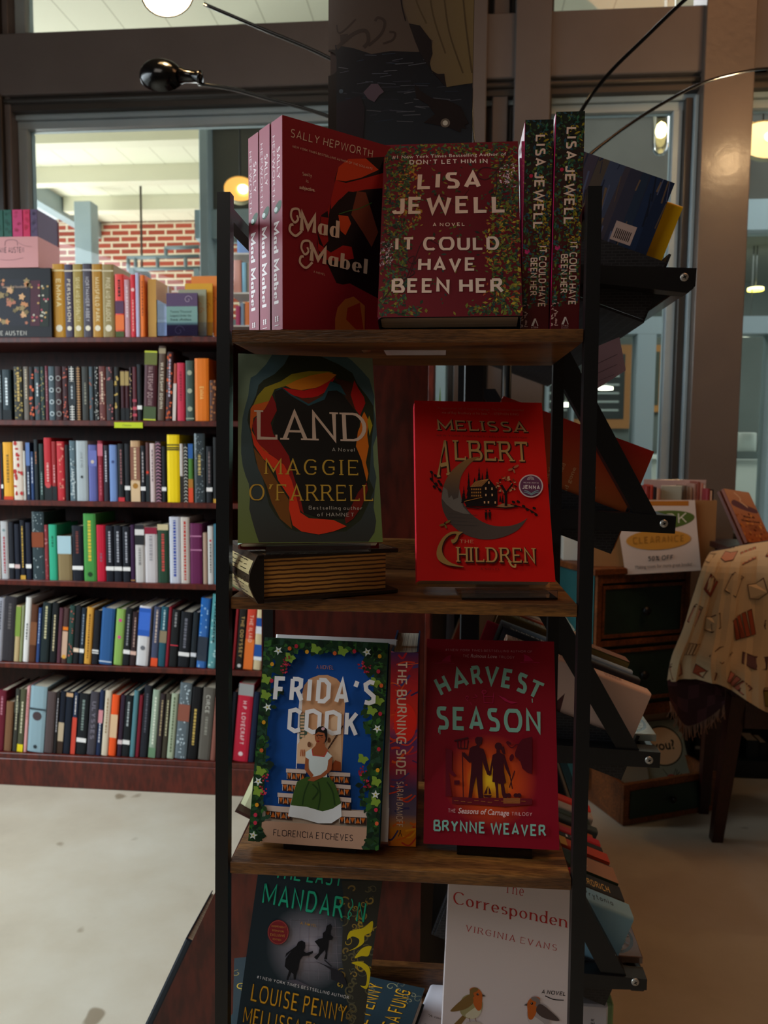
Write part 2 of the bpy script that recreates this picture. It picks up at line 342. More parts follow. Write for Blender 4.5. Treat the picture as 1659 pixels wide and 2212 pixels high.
class Canvas:
    """flat artwork on a plane: o origin (bottom-left), u right, v up, n outward; quad = the plane's corners in drawing units (tl,tr,br,bl)"""
    def __init__(s, mb, o, u, v, n, w, h, quad=None, mat=0, fn=None):
        s.mb = mb; s.o, s.u, s.v, s.n = map(Vector, (o, u, v, n)); s.w, s.h = w, h; s.k = 0; s.mat = mat; s.fn = fn; s.eps = 3.5e-5
        s.H = None
        if quad:
            src = quad; dst = [(0, h), (w, h), (w, 0), (0, 0)]; A = []; B = []
            for (x, y), (X, Y) in zip(src, dst):
                A.append([x, y, 1, 0, 0, 0, -X*x, -X*y]); B.append(X); A.append([0, 0, 0, x, y, 1, -Y*x, -Y*y]); B.append(Y)
            s.H = np.append(np.linalg.solve(np.array(A, float), np.array(B, float)), 1).reshape(3, 3)
    def m(s, p):
        if s.H is None: return (p[0], p[1])
        q = s.H@np.array([p[0], p[1], 1]); return (q[0]/q[2], q[1]/q[2])
    def P(s, q, k=None):
        k = s.k if k is None else k
        if s.fn: return s.fn(q[0], q[1], .0006+s.eps*k)
        q = (min(max(q[0], 0), s.w), min(max(q[1], 0), s.h))
        return s.o+s.u*q[0]+s.v*q[1]+s.n*(6e-5+s.eps*k)
    def _poly(s, Q, col):
        V3 = [Vector((a, b, 0)) for a, b in Q]
        for t in tessellate_polygon([V3]):
            a, b, c = [Q[i] for i in t]
            if abs((b[0]-a[0])*(c[1]-a[1])-(b[1]-a[1])*(c[0]-a[0])) < 1e-12: continue
            if (b[0]-a[0])*(c[1]-a[1])-(b[1]-a[1])*(c[0]-a[0]) < 0: b, c = c, b
            s.mb.face([s.P(a), s.P(b), s.P(c)], col if not callable(col) else [col(*a), col(*b), col(*c)], s.mat)
    def poly(s, pts, col, sm=False, up=1):
        if sm: pts = smooth(pts, True, 4)
        s._poly([s.m(p) for p in pts], col); s.k += up
    def rect(s, x0, y0, x1, y1, col, up=1): s.poly([(x0, y0), (x1, y0), (x1, y1), (x0, y1)], col, up=up)
    def ell(s, cx, cy, rx, ry, col, n=24, rot=0, up=1):
        c, d = math.cos(rot), math.sin(rot)
        s.poly([(cx+rx*math.cos(a)*c-ry*math.sin(a)*d, cy+rx*math.cos(a)*d+ry*math.sin(a)*c) for a in [2*math.pi*i/n for i in range(n)]], col, up=up)
    def _stroke(s, Q, wf, col, closed=False, cap='flat'):
        n = len(Q)
        if n < 2: return
        L, Rr = [], []
        for i in range(n):
            if closed: a, c = Q[i-1 if i else n-2], Q[i+1 if i < n-1 else 1]
            else: a, c = Q[max(i-1, 0)], Q[min(i+1, n-1)]
            b = Q[i]; d1 = np.array([b[0]-a[0], b[1]-a[1]]); d2 = np.array([c[0]-b[0], c[1]-b[1]])
            l1, l2 = np.hypot(*d1), np.hypot(*d2)
            if l1 < 1e-12: d1, l1 = d2, l2
            if l2 < 1e-12: d2, l2 = d1, l1
            d1, d2 = d1/max(l1, 1e-12), d2/max(l2, 1e-12)
            n1, n2 = np.array([-d1[1], d1[0]]), np.array([-d2[1], d2[0]]); nn = n1+n2; ln = np.hypot(*nn)
            if ln < .35: nn = n2; ln = 1; sc = 1
            else: nn = nn/ln; sc = min(1/max(nn@n1, .35), 2.2)
            w = (wf(d1)+wf(d2))/4
            L.append((b[0]+nn[0]*w*sc, b[1]+nn[1]*w*sc)); Rr.append((b[0]-nn[0]*w*sc, b[1]-nn[1]*w*sc))
        for i in range(n-1):
            s.mb.face([s.P(Rr[i]), s.P(Rr[i+1]), s.P(L[i+1]), s.P(L[i])], col if not callable(col) else [col(*Rr[i]), col(*Rr[i+1]), col(*L[i+1]), col(*L[i])], s.mat)
        if cap == 'round' and not closed:
            for q in (Q[0], Q[-1]):
                w = wf(np.array([0, 1.]))/2; s.k += .1; s._poly([(q[0]+w*math.cos(a), q[1]+w*math.sin(a)) for a in [math.pi*2*k/10 for k in range(10)]], col)
    def line(s, pts, wd, col, sm=False, closed=False, cap='flat', up=1, taper=0):
        if sm: pts = smooth(pts, closed, 5)
        if closed: pts = list(pts)+[pts[0]]
        s._stroke([s.m(p) for p in pts], lambda d: wd, col, closed, cap); s.k += up
    def text(s, txt, bl, br, tl, col, wt=1.2, thin=None, serif=0, cap='flat', sp=2.2, angular=False, sh=None, up=1, fw=None):
        """lettering fitted so its baseline runs bl->br and its capitals reach tl (drawing units)"""
        B, E, T = [np.array(s.m(p)) for p in (bl, br, tl)]
        tot = 0; items = []
        for ch in txt:
            if ch == ' ': tot += 3.6; continue
            w, ss = glyph(ch, angular); items.append((tot+wt/2, ss)); tot += w+wt+sp
        tot -= sp; k0 = s.k; X = (E-B)/tot; Yv = (T-B)/10; sx, sy = np.hypot(*X), np.hypot(*Yv)
        thin = wt if thin is None else thin
        def draw(dx, dy, c, g=0):
            for ox, ss in items:
                s.k = math.ceil(s.k) if s.k != int(s.k) else s.k; kb = s.k
                for P, cl in ss:
                    k = (10-wt*.5*0)/10
                    Q = [(B+X*(ox+p[0])+Yv*(min(max(p[1], thin*.5 if p[1] > -1 else p[1]), 10-thin*.5) if len(P) > 1 else p[1])+np.array([dx, dy])) for p in P]
                    wf = (lambda d: ((wt*sx-thin*sy)*abs(d@Yv/sy)**1.5+thin*sy+g))
                    s._stroke(Q, wf, c, cl, cap); s.k += .3
                    if serif and not cl:
                        for a, bq in ((P[0], P[1]), (P[-1], P[-2])):
                            if a[1] in (0, 10, 6, -3) or True:
                                if abs(a[0]-bq[0]) <= abs(a[1]-bq[1])*1.01 and a[1] in (0, 10, 6, -3):
                                    yy = min(max(a[1], serif*.25), 10-serif*.25); c0 = B+X*(ox+a[0])+Yv*yy+np.array([dx, dy])
                                    s._stroke([c0-X*serif*1.0, c0+X*serif*1.0], lambda d: sy*serif*.45+g, c)
                                elif abs(a[1]-bq[1]) < .01 and a[1] in (0, 10):
                                    c0 = B+X*(ox+a[0])+Yv*(a[1])+np.array([dx, dy]); d = Yv*serif*1.3*(-1 if a[1] == 10 else 1)
                                    s._stroke([c0, c0+d], lambda d: sx*serif*.45+g, c)
                                s.k += .15
                s.k = kb
        if sh: draw(sh[0], sh[1], sh[2], sh[3] if len(sh) > 3 else 0); s.k += 2
        draw(0, 0, col); s.k += up+1
    def btext(s, txt, bl, br, tl, col, bold=0, sp=1, up=1):
        B, E, T = [np.array(s.m(p)) for p in (bl, br, tl)]; vs, fs, asp = bfont(txt, bold, sp)
        s.mb.mesh([s.P(B+(E-B)*x+(T-B)*y) for x, y in vs], fs, col, s.mat); s.k += up

def poseM(x, y, z, yaw, tilt, roll=0):
    return Matrix.Translation((x, y, z))@Matrix.Rotation(R(yaw), 4, 'Z')@Matrix.Rotation(R(tilt), 4, 'X')@Matrix.Rotation(R(roll), 4, 'Y')
def jacket(mb, w, h, t, col, rad=.004, th=.0022, inner=None, hinge=False):
    n = 6; out = [(w, 0)]; rad = min(rad, t*.48)
    out += [(rad-rad*math.sin(a), rad-rad*math.cos(a)) for a in [math.pi/2*i/n for i in range(n+1)]]
    out += [(rad-rad*math.cos(a), t-rad+rad*math.sin(a)) for a in [math.pi/2*i/n for i in range(n+1)]]+[(w, t)]
    ir = max(rad-th, .0005)
    inn = [(w, th)]+[(th+ir-ir*math.sin(a), th+ir-ir*math.cos(a)) for a in [math.pi/2*i/n for i in range(n+1)]]
    inn += [(th+ir-ir*math.cos(a), t-th-ir+ir*math.sin(a)) for a in [math.pi/2*i/n for i in range(n+1)]]+[(w, t-th)]
    inner = inner or col; m = len(out)
    for i in range(m-1):
        a, b = out[i], out[i+1]; c, d = inn[i], inn[i+1]; sm = 0 < i < m-2
        mb.face([(b[0], b[1], 0), (a[0], a[1], 0), (a[0], a[1], h), (b[0], b[1], h)], col, 0, False)
        mb.face([(c[0], c[1], 0), (d[0], d[1], 0), (d[0], d[1], h), (c[0], c[1], h)], inner)
        mb.face([(a[0], a[1], h), (c[0], c[1], h), (d[0], d[1], h), (b[0], b[1], h)], inner)
        mb.face([(a[0], a[1], 0), (b[0], b[1], 0), (d[0], d[1], 0), (c[0], c[1], 0)], inner)
    for k in (0, -1):
        a, c = out[k], inn[k]; q = [(a[0], a[1], 0), (c[0], c[1], 0), (c[0], c[1], h), (a[0], a[1], h)]; mb.face(q if k == 0 else q[::-1], inner)
def book(name, label, cat, Mx, w, h, t, col, art=None, quad=None, sart=None, squad=None, rad=.004, th=.0022, inner=None, mat_=None, group=None, gap=.003, pagecol=None, back=None, top=None):
    root = thing(name, label, cat, Mx, group); mb = MB(); jacket(mb, w, h, t, col, rad, th, inner)
    if art: art(Canvas(mb, (0, 0, 0), (1, 0, 0), (0, 0, 1), (0, -1, 0), w, h, quad))
    if sart: sart(Canvas(mb, (0, t, 0), (0, -1, 0), (0, 0, 1), (-1, 0, 0), t, h, squad))
    mb.build('jacket', mat_ or PR, root)
    pb = MB(); pb.box((th+.001, th+.0004, gap), (w-gap-.001, t-th-.0004, h-gap)); pb.build('page_block', pagecol or PAGES, root)
    return root
# ------------------------------------------------------------------ ladder rack
def rbox(mb, x0, x1, y0, y1, z0, z1, lean=True):
    f = (lambda z: rky(z)-.87) if lean else (lambda z: 0)
    mb.hexa([rk(x, y+f(z), z) for z in (z0, z1) for x, y in ((x0, y0), (x1, y0), (x1, y1), (x0, y1))])
rack = thing('ladder_shelf', 'black metal ladder rack with rustic brown wood shelves full of displayed books', 'shelf', Matrix.Translation(rk(-.04, .95, 0)))
def addr(mb, name, m):
    o = mb.build(name, m); o.parent = rack; o.matrix_parent_inverse = rack.matrix_world.inverted(); return o
bpy.context.view_layer.update()
for x0, x1 in ((-.261, -.2455), (.158, .1735)):
    mb = MB(); rbox(mb, x0, x1, .87, .8855, 0, 1.562); addr(mb, 'front_post', BLACK)
for x0, x1 in ((-.261, -.2455), (.158, .1735)):
    mb = MB(); rbox(mb, x0, x1, 1.11, 1.1255, 0, 1.562); addr(mb, 'back_post', BLACK)
for x0, x1 in ((-.261, -.2455), (.158, .1735)):
    mb = MB(); rbox(mb, x0, x1, .8855, 1.11, 1.532, 1.5475); addr(mb, 'side_rail', BLACK)
SZ = [1.4055, 1.0955, .7785, .4615, .145]
for i, z in enumerate(SZ):
    y = rky(z); mb = MB(); mb.box((-.2435, y+.001, z-.0145), (.157, y+.245, z), T=lambda a, b, c: rk(a, b, c), bev=.0008)
    o = addr(mb, 'shelf_board', RACKW)
    if i in (1, 3):
        mb = MB(); mb.box((-.2435, y+.231, z+.0005), (.157, y+.2445, z+.044), T=lambda a, b, c: rk(a, b, c), bev=.0008); addr(mb, 'back_lip', RACKW)
y = rky(1.4)
mb = MB(); mb.box((-.072, y+.07, 1.3902), (.004, y+.115, 1.3908), '#c9c0c4', T=lambda a, b, c: rk(a, b, c))
c = Canvas(mb, rk(-.072, y+.07, 1.3901), ex, ey, (0, 0, -1), .076, .045)
for k in range(6): c.line([(.006, .006+k*.006), (.068, .006+k*.006)], .0006, '#8a8286')
addr(mb, 'paper_label', PRM)
mb = MB(); mb.lathe([(.0001, .0025), (.004, .0022), (.006, 0)], rk(-.094, y+.075, 1.391), (0, 0, -1), 16); lbl(addr(mb, 'screw_cap', mat('brown_plastic_cap', '#7a5138', .4)), 'small round brown screw cap')
for z in (1.12, .805):
    mb = MB()
    for xx in (.03, .045): mb.lathe([(.0001, .004), (.0035, .003), (.0045, 0)], rk(xx-.14, rky(1.0)+.22, z-.012), -ey, 12)

# ------------------------------------------------------------------ displayed books on the rack
CRM = '#e2c3ac'
def art_land(c):
    S = lambda p, col: c.poly(p, col)
    S([(120,80),(1228,127),(1300,1625),(130,1622)], lambda x, y: tuple(a*(1-y/.24)+b*y/.24 for a, b in zip(hexc('#718143'), hexc('#8a9a80'))))
    S([(400,92),(350,180),(270,265),(225,290),(215,350),(205,440),(180,530),(160,620),(150,760),(150,900),(165,1010),(190,1090),(215,1150),(225,1250),(220,1350),(240,1430),(270,1530),(300,1615),(1180,1612),(1230,1540),(1245,1450),(1225,1340),(1235,1200),(1250,1100),(1230,1000),(1225,850),(1258,760),(1254,640),(1235,540),(1240,440),(1200,300),(1130,220),(1060,150),(1020,118),(800,104)],
      lambda x, y: tuple(a*(1-y/.24)+b*y/.24 for a, b in zip(hexc('#3a3933'), hexc('#4f6b70'))))
    S([(540,98),(500,180),(420,260),(330,310),(290,350),(270,430),(240,500),(210,560),(200,640),(230,750),(255,900),(270,980),(320,1080),(350,1200),(380,1320),(430,1400),(520,1500),(600,1530),(1000,1530),(1120,1440),(1180,1320),(1230,1200),(1190,1110),(1200,1000),(1215,800),(1235,640),(1230,520),(1180,440),(1100,340),(1060,250),(950,180),(800,112)], '#303421')
    S([(245,520),(280,440),(340,370),(470,320),(560,260),(700,235),(870,238),(905,250),(720,300),(520,355),(420,385),(380,480),(300,500)], '#a08c1e')
    S([(510,355),(600,310),(720,270),(860,245),(930,265),(850,335),(760,372),(640,392),(560,380)], '#e08018')
    S([(225,545),(245,515),(380,480),(340,550),(250,620),(235,720),(300,830),(420,920),(360,900),(260,820),(222,690)], '#e2641c')
    S([(485,370),(560,385),(660,395),(770,372),(860,322),(925,278),(850,400),(760,450),(650,457),(560,430)], '#c81410')
    S([(580,448),(690,462),(800,435),(850,402),(800,475),(700,505),(620,482)], '#5e2a14')
    S([(905,290),(1060,330),(1045,420),(1080,560),(1000,450),(960,360)], '#4a2414')
    S([(1075,312),(1110,380),(1155,450),(1165,500),(1120,600),(1080,545),(1045,430)], '#b81a12')
    S([(1155,568),(1190,640),(1178,760),(1190,850),(1165,980),(1185,1070),(1170,1145),(1130,1020),(1085,900),(1072,800),(1120,690),(1130,620)], '#e5761a')
    S([(1195,600),(1222,680),(1198,765),(1180,650)], '#b09a20')
    S([(250,860),(330,950),(440,1130),(540,1280),(550,1420),(565,1510),(470,1430),(400,1300),(360,1170),(290,1030)], '#84501a')
    S([(420,410),(480,375),(560,440),(700,520),(830,470),(860,400),(950,390),(1010,470),(1080,560),(1115,640),(1085,850),(1130,960),(1170,1130),(1180,1150),(1100,1300),(1050,1430),(800,1430),(660,1380),(600,1250),(560,1080),(500,900),(400,700),(440,560)], '#201a14')
    S([(400,430),(430,500),(440,560),(390,660),(412,750),(470,820),(540,930),(575,1080),(622,1230),(640,1300),(660,1390),(600,1330),(560,1130),(480,980),(370,900),(280,820),(238,680),(265,620),(350,540)], '#9a1a16')
    S([(232,740),(330,880),(430,945),(500,1000),(560,1120),(595,1240),(632,1380),(700,1425),(900,1440),(1005,1490),(900,1530),(780,1555),(640,1530),(570,1480),(540,1350),(545,1260),(450,1120),(430,1040),(330,950),(255,840)], '#f03c1a')
    S([(1170,1140),(1180,1200),(1130,1330),(1060,1430),(1000,1470),(990,1430),(1060,1300),(1100,1220)], '#7a1c12')
    S([(880,320),(960,350),(1010,440),(930,395),(860,402),(830,470),(700,522),(560,442),(480,378),(430,400),(470,370),(560,428),(700,505),(815,440)], '#2c5058')
    c.text('LAND', (278,793), (1182,812), (275,557), CRM, wt=1.15, thin=.8, serif=1.3, sp=1.4)
    c.text('A Novel', (890,891), (1076,893), (890,862), '#d8cdbd', wt=.9, sp=2.2)
    c.text('MAGGIE', (346,1074), (1106,1084), (348,950), '#d2a53c', wt=1.1, thin=.75, serif=1.2, sp=2.6)
    c.text("O'FARRELL", (218,1284), (1222,1290), (219,1154), '#d2a53c', wt=1.1, thin=.75, serif=1.2, sp=2.4)
    c.text('Bestselling author', (700,1357), (1133,1361), (700,1328), '#d8cdbd', wt=.9, sp=2.4)
    c.text('of HAMNET', (768,1411), (1066,1414), (768,1382), '#d8cdbd', wt=.9, sp=2.4)
book('hardcover_book', 'green hardcover titled LAND with torn-paper rings, on the old leather book', 'book', poseM(-.2388, .8375, 1.163, 15.5, -22.1, .3), .165, .238, .029, '#8fae9a', art_land, [(120,90),(1228,127),(1297,1615),(130,1622)], rad=.009, inner='#6a1018')

def leafscatter(c, rng, n, region, cols, s0, s1, sm=False, avoid=None):
    i = 0
    while i < n:
        x, y = rng.uniform(*region[0]), rng.uniform(*region[1])
        if avoid and avoid(x, y): 
            i += .2; continue
        a = rng.uniform(0, 6.28); l = rng.uniform(s0, s1); w = l*rng.uniform(.35, .6); ca, sa = math.cos(a), math.sin(a)
        pts = [(x+l*ca, y+l*sa), (x+w*.9*-sa+l*.1*ca, y+w*.9*ca+l*.1*sa), (x-l*.8*ca, y-l*.8*sa), (x+w*.9*sa+l*.1*ca, y-w*.9*ca+l*.1*sa)]
        c.k = 1+(int(i) % 9)*.4
        c.poly(pts, rng.choice(cols), up=0); i += 1
IVY = ['#35482a', '#4c5a24', '#6d7426', '#7c7022', '#2b4438', '#3c5a48', '#244038', '#8a7a26', '#1e2c20', '#4e6a2e', '#26341e', '#3a4a24']
def art_lisa(c):
    rng = random.Random(4); W_, H_ = c.w, c.h; q = c.H; c.H = None
    c._poly([(0, 0), (W_, 0), (W_, H_), (0, H_)], lambda x, y: tuple(a+(b-a)*min(1, max(0, (max(abs(x/W_-.48)*1.75, abs(y/H_-.5)*1.75)**3))) for a, b in zip(hexc('#b8002c'), hexc('#1c1210')))); c.k = 1
    def g(x, y): return (x/W_*.9+.05, y/H_)
    def avoid(x, y):
        u, v = x/W_, y/H_
        inner = .20 < u < .80 and .06 < v < .93
        inner = inner or (.55 < v < .62 and .1 < u < .8) or (u > .3 and u < .62 and v < .2)
        return inner and rng.random() < .96
    leafscatter(c, rng, 2600, ((.002, W_-.002), (.002, H_-.002)), IVY, .0018, .0042, avoid=avoid)
    leafscatter(c, rng, 220, ((W_*.74, W_), (H_*.02, H_*.62)), ['#a89030', '#c0a030', '#7c8030', '#b05028', '#586e30'], .002, .004)
    leafscatter(c, rng, 120, ((W_*.12, W_*.3), (H_*.5, H_*.9)), ['#a89030', '#b88a2c', '#c06a2c', '#587040'], .002, .004)
    leafscatter(c, rng, 70, ((W_*.86, W_*.98), (H_*.72, H_*.86)), ['#d8bcc0', '#b898a4', '#e8d0d0'], .0012, .0026)
    leafscatter(c, rng, 80, ((W_*.0, W_*.09), (H_*.28, H_*.42)), ['#d8bcc0', '#b898a4', '#8a6a78'], .0012, .0026)
    c.H = q; c.k = 6
    V = '#3c1418'
    c.line([(300,1090),(370,880),(430,830),(520,870),(600,905)], .0009, V, sm=True); c.line([(270,1120),(330,960),(280,980),(320,1010),(370,960)], .0011, V, sm=True)
    c.line([(1040,150),(960,300),(870,380),(800,350),(850,290),(1000,320)], .0014, V, sm=True); c.line([(940,300),(945,420),(920,560)], .001, V, sm=True)
    c.line([(160,1010),(260,1040),(330,1080),(200,1160),(90,1280)], .0013, V, sm=True); c.line([(480,500),(560,500),(640,570),(740,450)], .0006, V, sm=True)
    L = '#eccfba'; k = dict(wt=2.1, thin=1.7, sp=1.7)
    c.btext('#1 New York Times Bestselling Author of', (158,218), (1015,203), (158,194), '#e6d2c4', .004, 1.1)
    c.text("DON'T LET HIM IN", (290,263), (880,259), (290,229), '#e6d2c4', wt=1.7, sp=2.2)
    c.text('LISA', (348,452), (828,444), (355,330), L, **k)
    c.text('JEWELL', (157,640), (1015,628), (160,512), L, **k)
    c.text('A NOVEL', (468,732), (708,728), (468,706), L, wt=1.6, sp=3.5)
    c.text('IT COULD', (184,915), (964,905), (186,815), L, **k)
    c.text('HAVE', (357,1066), (788,1060), (360,968), L, **k)
    c.text('BEEN HER', (158,1230), (990,1220), (160,1124), L, **k)
book('hardcover_book', 'crimson hardcover IT COULD HAVE BEEN HER ringed with ivy, leaning face-out on top shelf', 'book', poseM(-.0895, .895, 1.4204, .4, -22.8, -.4), .165, .247, .03, '#5a1c2c', art_lisa, [(97,110),(1103,95),(1127,1382),(52,1412)], rad=.008, inner='#16202a')

def spine_lisa(c):
    rng = random.Random(9); W_, H_ = c.w, c.h
    c._poly([(0, 0), (W_, 0), (W_, H_), (0, H_)], lambda x, y: tuple(a+(b-a)*min(1, y/H_*2.2) for a, b in zip(hexc('#5a0a14'), hexc('#202822')))); c.k = 1
    leafscatter(c, rng, 620, ((.001, W_-.001), (H_*.12, H_-.001)), ['#2a5a4c', '#2c4a5a', '#35482a', '#4c5a24', '#3c6a4a', '#6d7426', '#1e3c34', '#16241c'], .0014, .0036)
    leafscatter(c, rng, 90, ((W_*.45, W_), (H_*.4, H_*.95)), ['#a08420', '#8c7c22', '#b89030'], .0014, .0034)
    leafscatter(c, rng, 26, ((W_*.02, W_*.25), (H_*.02, H_*.16)), ['#d8a8a0', '#e8c8b8'], .0012, .0026)
    c.ell(W_*.17, H_*.385, .003, .003, '#c8306a', 9); c.ell(W_*.25, H_*.74, .0022, .0022, '#c02844', 9); c.ell(W_*.28, H_*.3, .0018, .0018, '#b02860', 9)
    L = '#ecc8b2'
    c.k = 8; c.text('LISA JEWELL', (W_*.38, H_*.93), (W_*.36, H_*.49), (W_*.74, H_*.93), L, wt=1.8, sp=1.6)
    c.text('IT COULD HAVE', (W_*.60, H_*.41), (W_*.60, H_*.12), (W_*.87, H_*.41), L, wt=1.6, sp=1.4)
    c.text('BEEN HER', (W_*.3, H_*.355), (W_*.3, H_*.175), (W_*.55, H_*.355), L, wt=1.6, sp=1.4)
    c.poly([(W_*.38, H_*.03), (W_*.48, H_*.065), (W_*.55, H_*.065), (W_*.46, H_*.03)], '#e8d8d0'); c.line([(W_*.52, H_*.065), (W_*.62, H_*.03)], .0008, '#e8d8d0')
    c.text('ATRIA', (W_*.38, H_*.02), (W_*.63, H_*.02), (W_*.38, H_*.0265), '#d8b8b0', wt=1.5, sp=2)
    c.text('BOOKS', (W_*.38, H_*.01), (W_*.63, H_*.01), (W_*.38, H_*.0165), '#a88888', wt=1.2, sp=2)
for (x, y, a), nm in (((.1078, .9225, 90.), 'standing next to the face-out crimson book'), ((.1412, .914, 90.), 'standing against the right rack post, outermost')):
    book('hardcover_book', f'spine-out ivy-patterned hardcover {nm}', 'book', poseM(x, y, 1.407, a+.3, 0, 0), .16, .2385 if x < .12 else .243, .032, '#a81850', None, None, spine_lisa, rad=.007, inner='#e8e0d8', mat_=PRG, group='ivy-patterned hardcovers standing spine out')

# Mad Mabel trio
SQ = [(400,765),(1330,1040),(1330,2330),(415,2290)]
def art_mabel(c):
    c.poly([(380,700),(1400,1000),(1400,2400),(380,2400)], '#8c1826')
    c.poly([(1340,1095),(960,1100),(880,1150),(850,1230),(850,1330),(820,1400),(810,1440),(740,1480),(710,1600),(705,1680),(730,1760),(800,1830),(870,1950),(920,1960),(980,1950),(1340,2100)], '#1a0c12')
    c.poly([(960,1098),(1100,1100),(1200,1180),(1060,1230),(940,1250),(855,1240),(880,1150)], '#d0401c')
    c.poly([(855,1240),(940,1262),(1060,1240),(1250,1200),(1300,1300),(1100,1310),(960,1330),(880,1380),(820,1440),(820,1370)], '#b0201a')
    c.poly([(880,1385),(960,1320),(1050,1330),(960,1390)], '#180c10')
    c.poly([(815,1400),(790,1440),(800,1500),(740,1490),(715,1610),(760,1700),(800,1660),(790,1580)], '#9a1a1a')
    c.poly([(1030,1320),(1100,1330),(1200,1600),(1150,1700),(1080,1600),(985,1480)], '#7a3a28')
    c.poly([(880,1480),(960,1490),(985,1540),(940,1620),(900,1590)], '#d0481e')
    c.line([(885,1475),(960,1455),(1045,1440),(1150,1400)], .001, '#3a6a2c', sm=True)
    c.poly([(705,1610),(720,1680),(820,1740),(920,1690),(990,1700),(1010,1780),(900,1800),(780,1790),(715,1720)], '#a81c1a')
    c.poly([(860,2195),(880,2120),(940,2060),(1010,2040),(1100,2100),(1100,2320),(860,2290)], '#b8672c'); c.poly([(960,2120),(1060,2080),(1100,2320),(950,2200)], '#a02818')
    L = '#dfc4ae'
    c.text('SALLY HEPWORTH', (470,925), (1148,1098), (478,868), L, wt=1.05, sp=2.2)
    c.text('NEW YORK TIMES BESTSELLING AUTHOR OF THE SOULMATE', (490,1000), (1150,1180), (493,985), L, wt=1.2, sp=2.4)
    for t, a, b, y0, y1 in (('Sanity', 577, 655, 1200, 1215), ('is', 608, 628, 1250, 1254), ('subjective.', 551, 684, 1293, 1317)):
        c.text(t if t != 'subjective.' else 'sub1ective.', (a, y0), (b, y1), (a, y0-25), L, wt=1.8, thin=.7) if 'j' not in t else c.btext(t, (a, y0), (b, y1), (a, y0-24), L, .02)
    k = dict(wt=2.5, thin=.55, serif=1.2, sp=1.0)
    c.text('Mad', (555,1585), (890,1640), (560,1462), L, **k)
    c.text('Mabel', (640,1798), (1120,1885), (648,1690), L, **k)
    c.line([(560,1500),(545,1440),(490,1440),(480,1490),(510,1530),(540,1510),(530,1480)], .0026, L, sm=True); c.line([(575,1590),(520,1625),(470,1590),(475,1550),(500,1545)], .0028, L, sm=True)
    c.line([(650,1720),(640,1665),(585,1665),(570,1710),(600,1755),(630,1735),(620,1705)], .0026, L, sm=True); c.line([(665,1810),(610,1850),(560,1815),(565,1775),(590,1770)], .0028, L, sm=True)
    c.text('A NOVEL', (674,1882), (772,1902), (676,1868), L, wt=1.1, sp=3)
def spine_mabel(c):
    W_, H_ = c.w, c.h; L = '#f0e4e4'
    c._poly([(0, 0), (W_, 0), (W_, H_), (0, H_)], '#9a4656'); c.k = 1
    c.text('SALLY', (W_*.52, H_*.865), (W_*.52, H_*.715), (W_*.8, H_*.865), L, wt=1.3, sp=1.8)
    c.text('HEPWORTH', (W_*.12, H_*.93), (W_*.12, H_*.62), (W_*.34, H_*.93), '#e0c8cc', wt=1.1, sp=1.8)
    c.ell(W_*.62, H_*.585, W_*.36, H_*.022, '#2c4a2c', 16, .5); c.ell(W_*.42, H_*.578, W_*.16, H_*.012, '#cfe0dc', 12)
    c.text('Mad Mabel', (W_*.24, H_*.52), (W_*.24, H_*.125), (W_*.66, H_*.52), L, wt=2.6, thin=.6, serif=.9, sp=.9)
    for sx in (-1, 1):
        for sy in (-1, 0, 1): c.ell(W_*(.5+.1*sx), H_*(.055+.009*sy), .0016, .0012, L, 8)
    c.line([(W_*.3, H_*.024), (W_*.7, H_*.024)], .0008, L)
for i, (x, y, d) in enumerate(((-.199, .8895, 'front copy with its whole cover showing'), (-.2185, .9105, 'middle copy of the three'), (-.238, .9335, 'hindmost copy, nearest the left post'))):
    book('hardcover_book', f'dark red curly-titled hardcover on the top shelf, {d}', 'book', poseM(x, y, 1.407, 41, 0, 0), .16, .2385, .0265, '#8c1826', art_mabel if i == 0 else None, SQ, spine_mabel, rad=.008, inner='#e8dcd0', group='dark red curly-titled hardcovers')

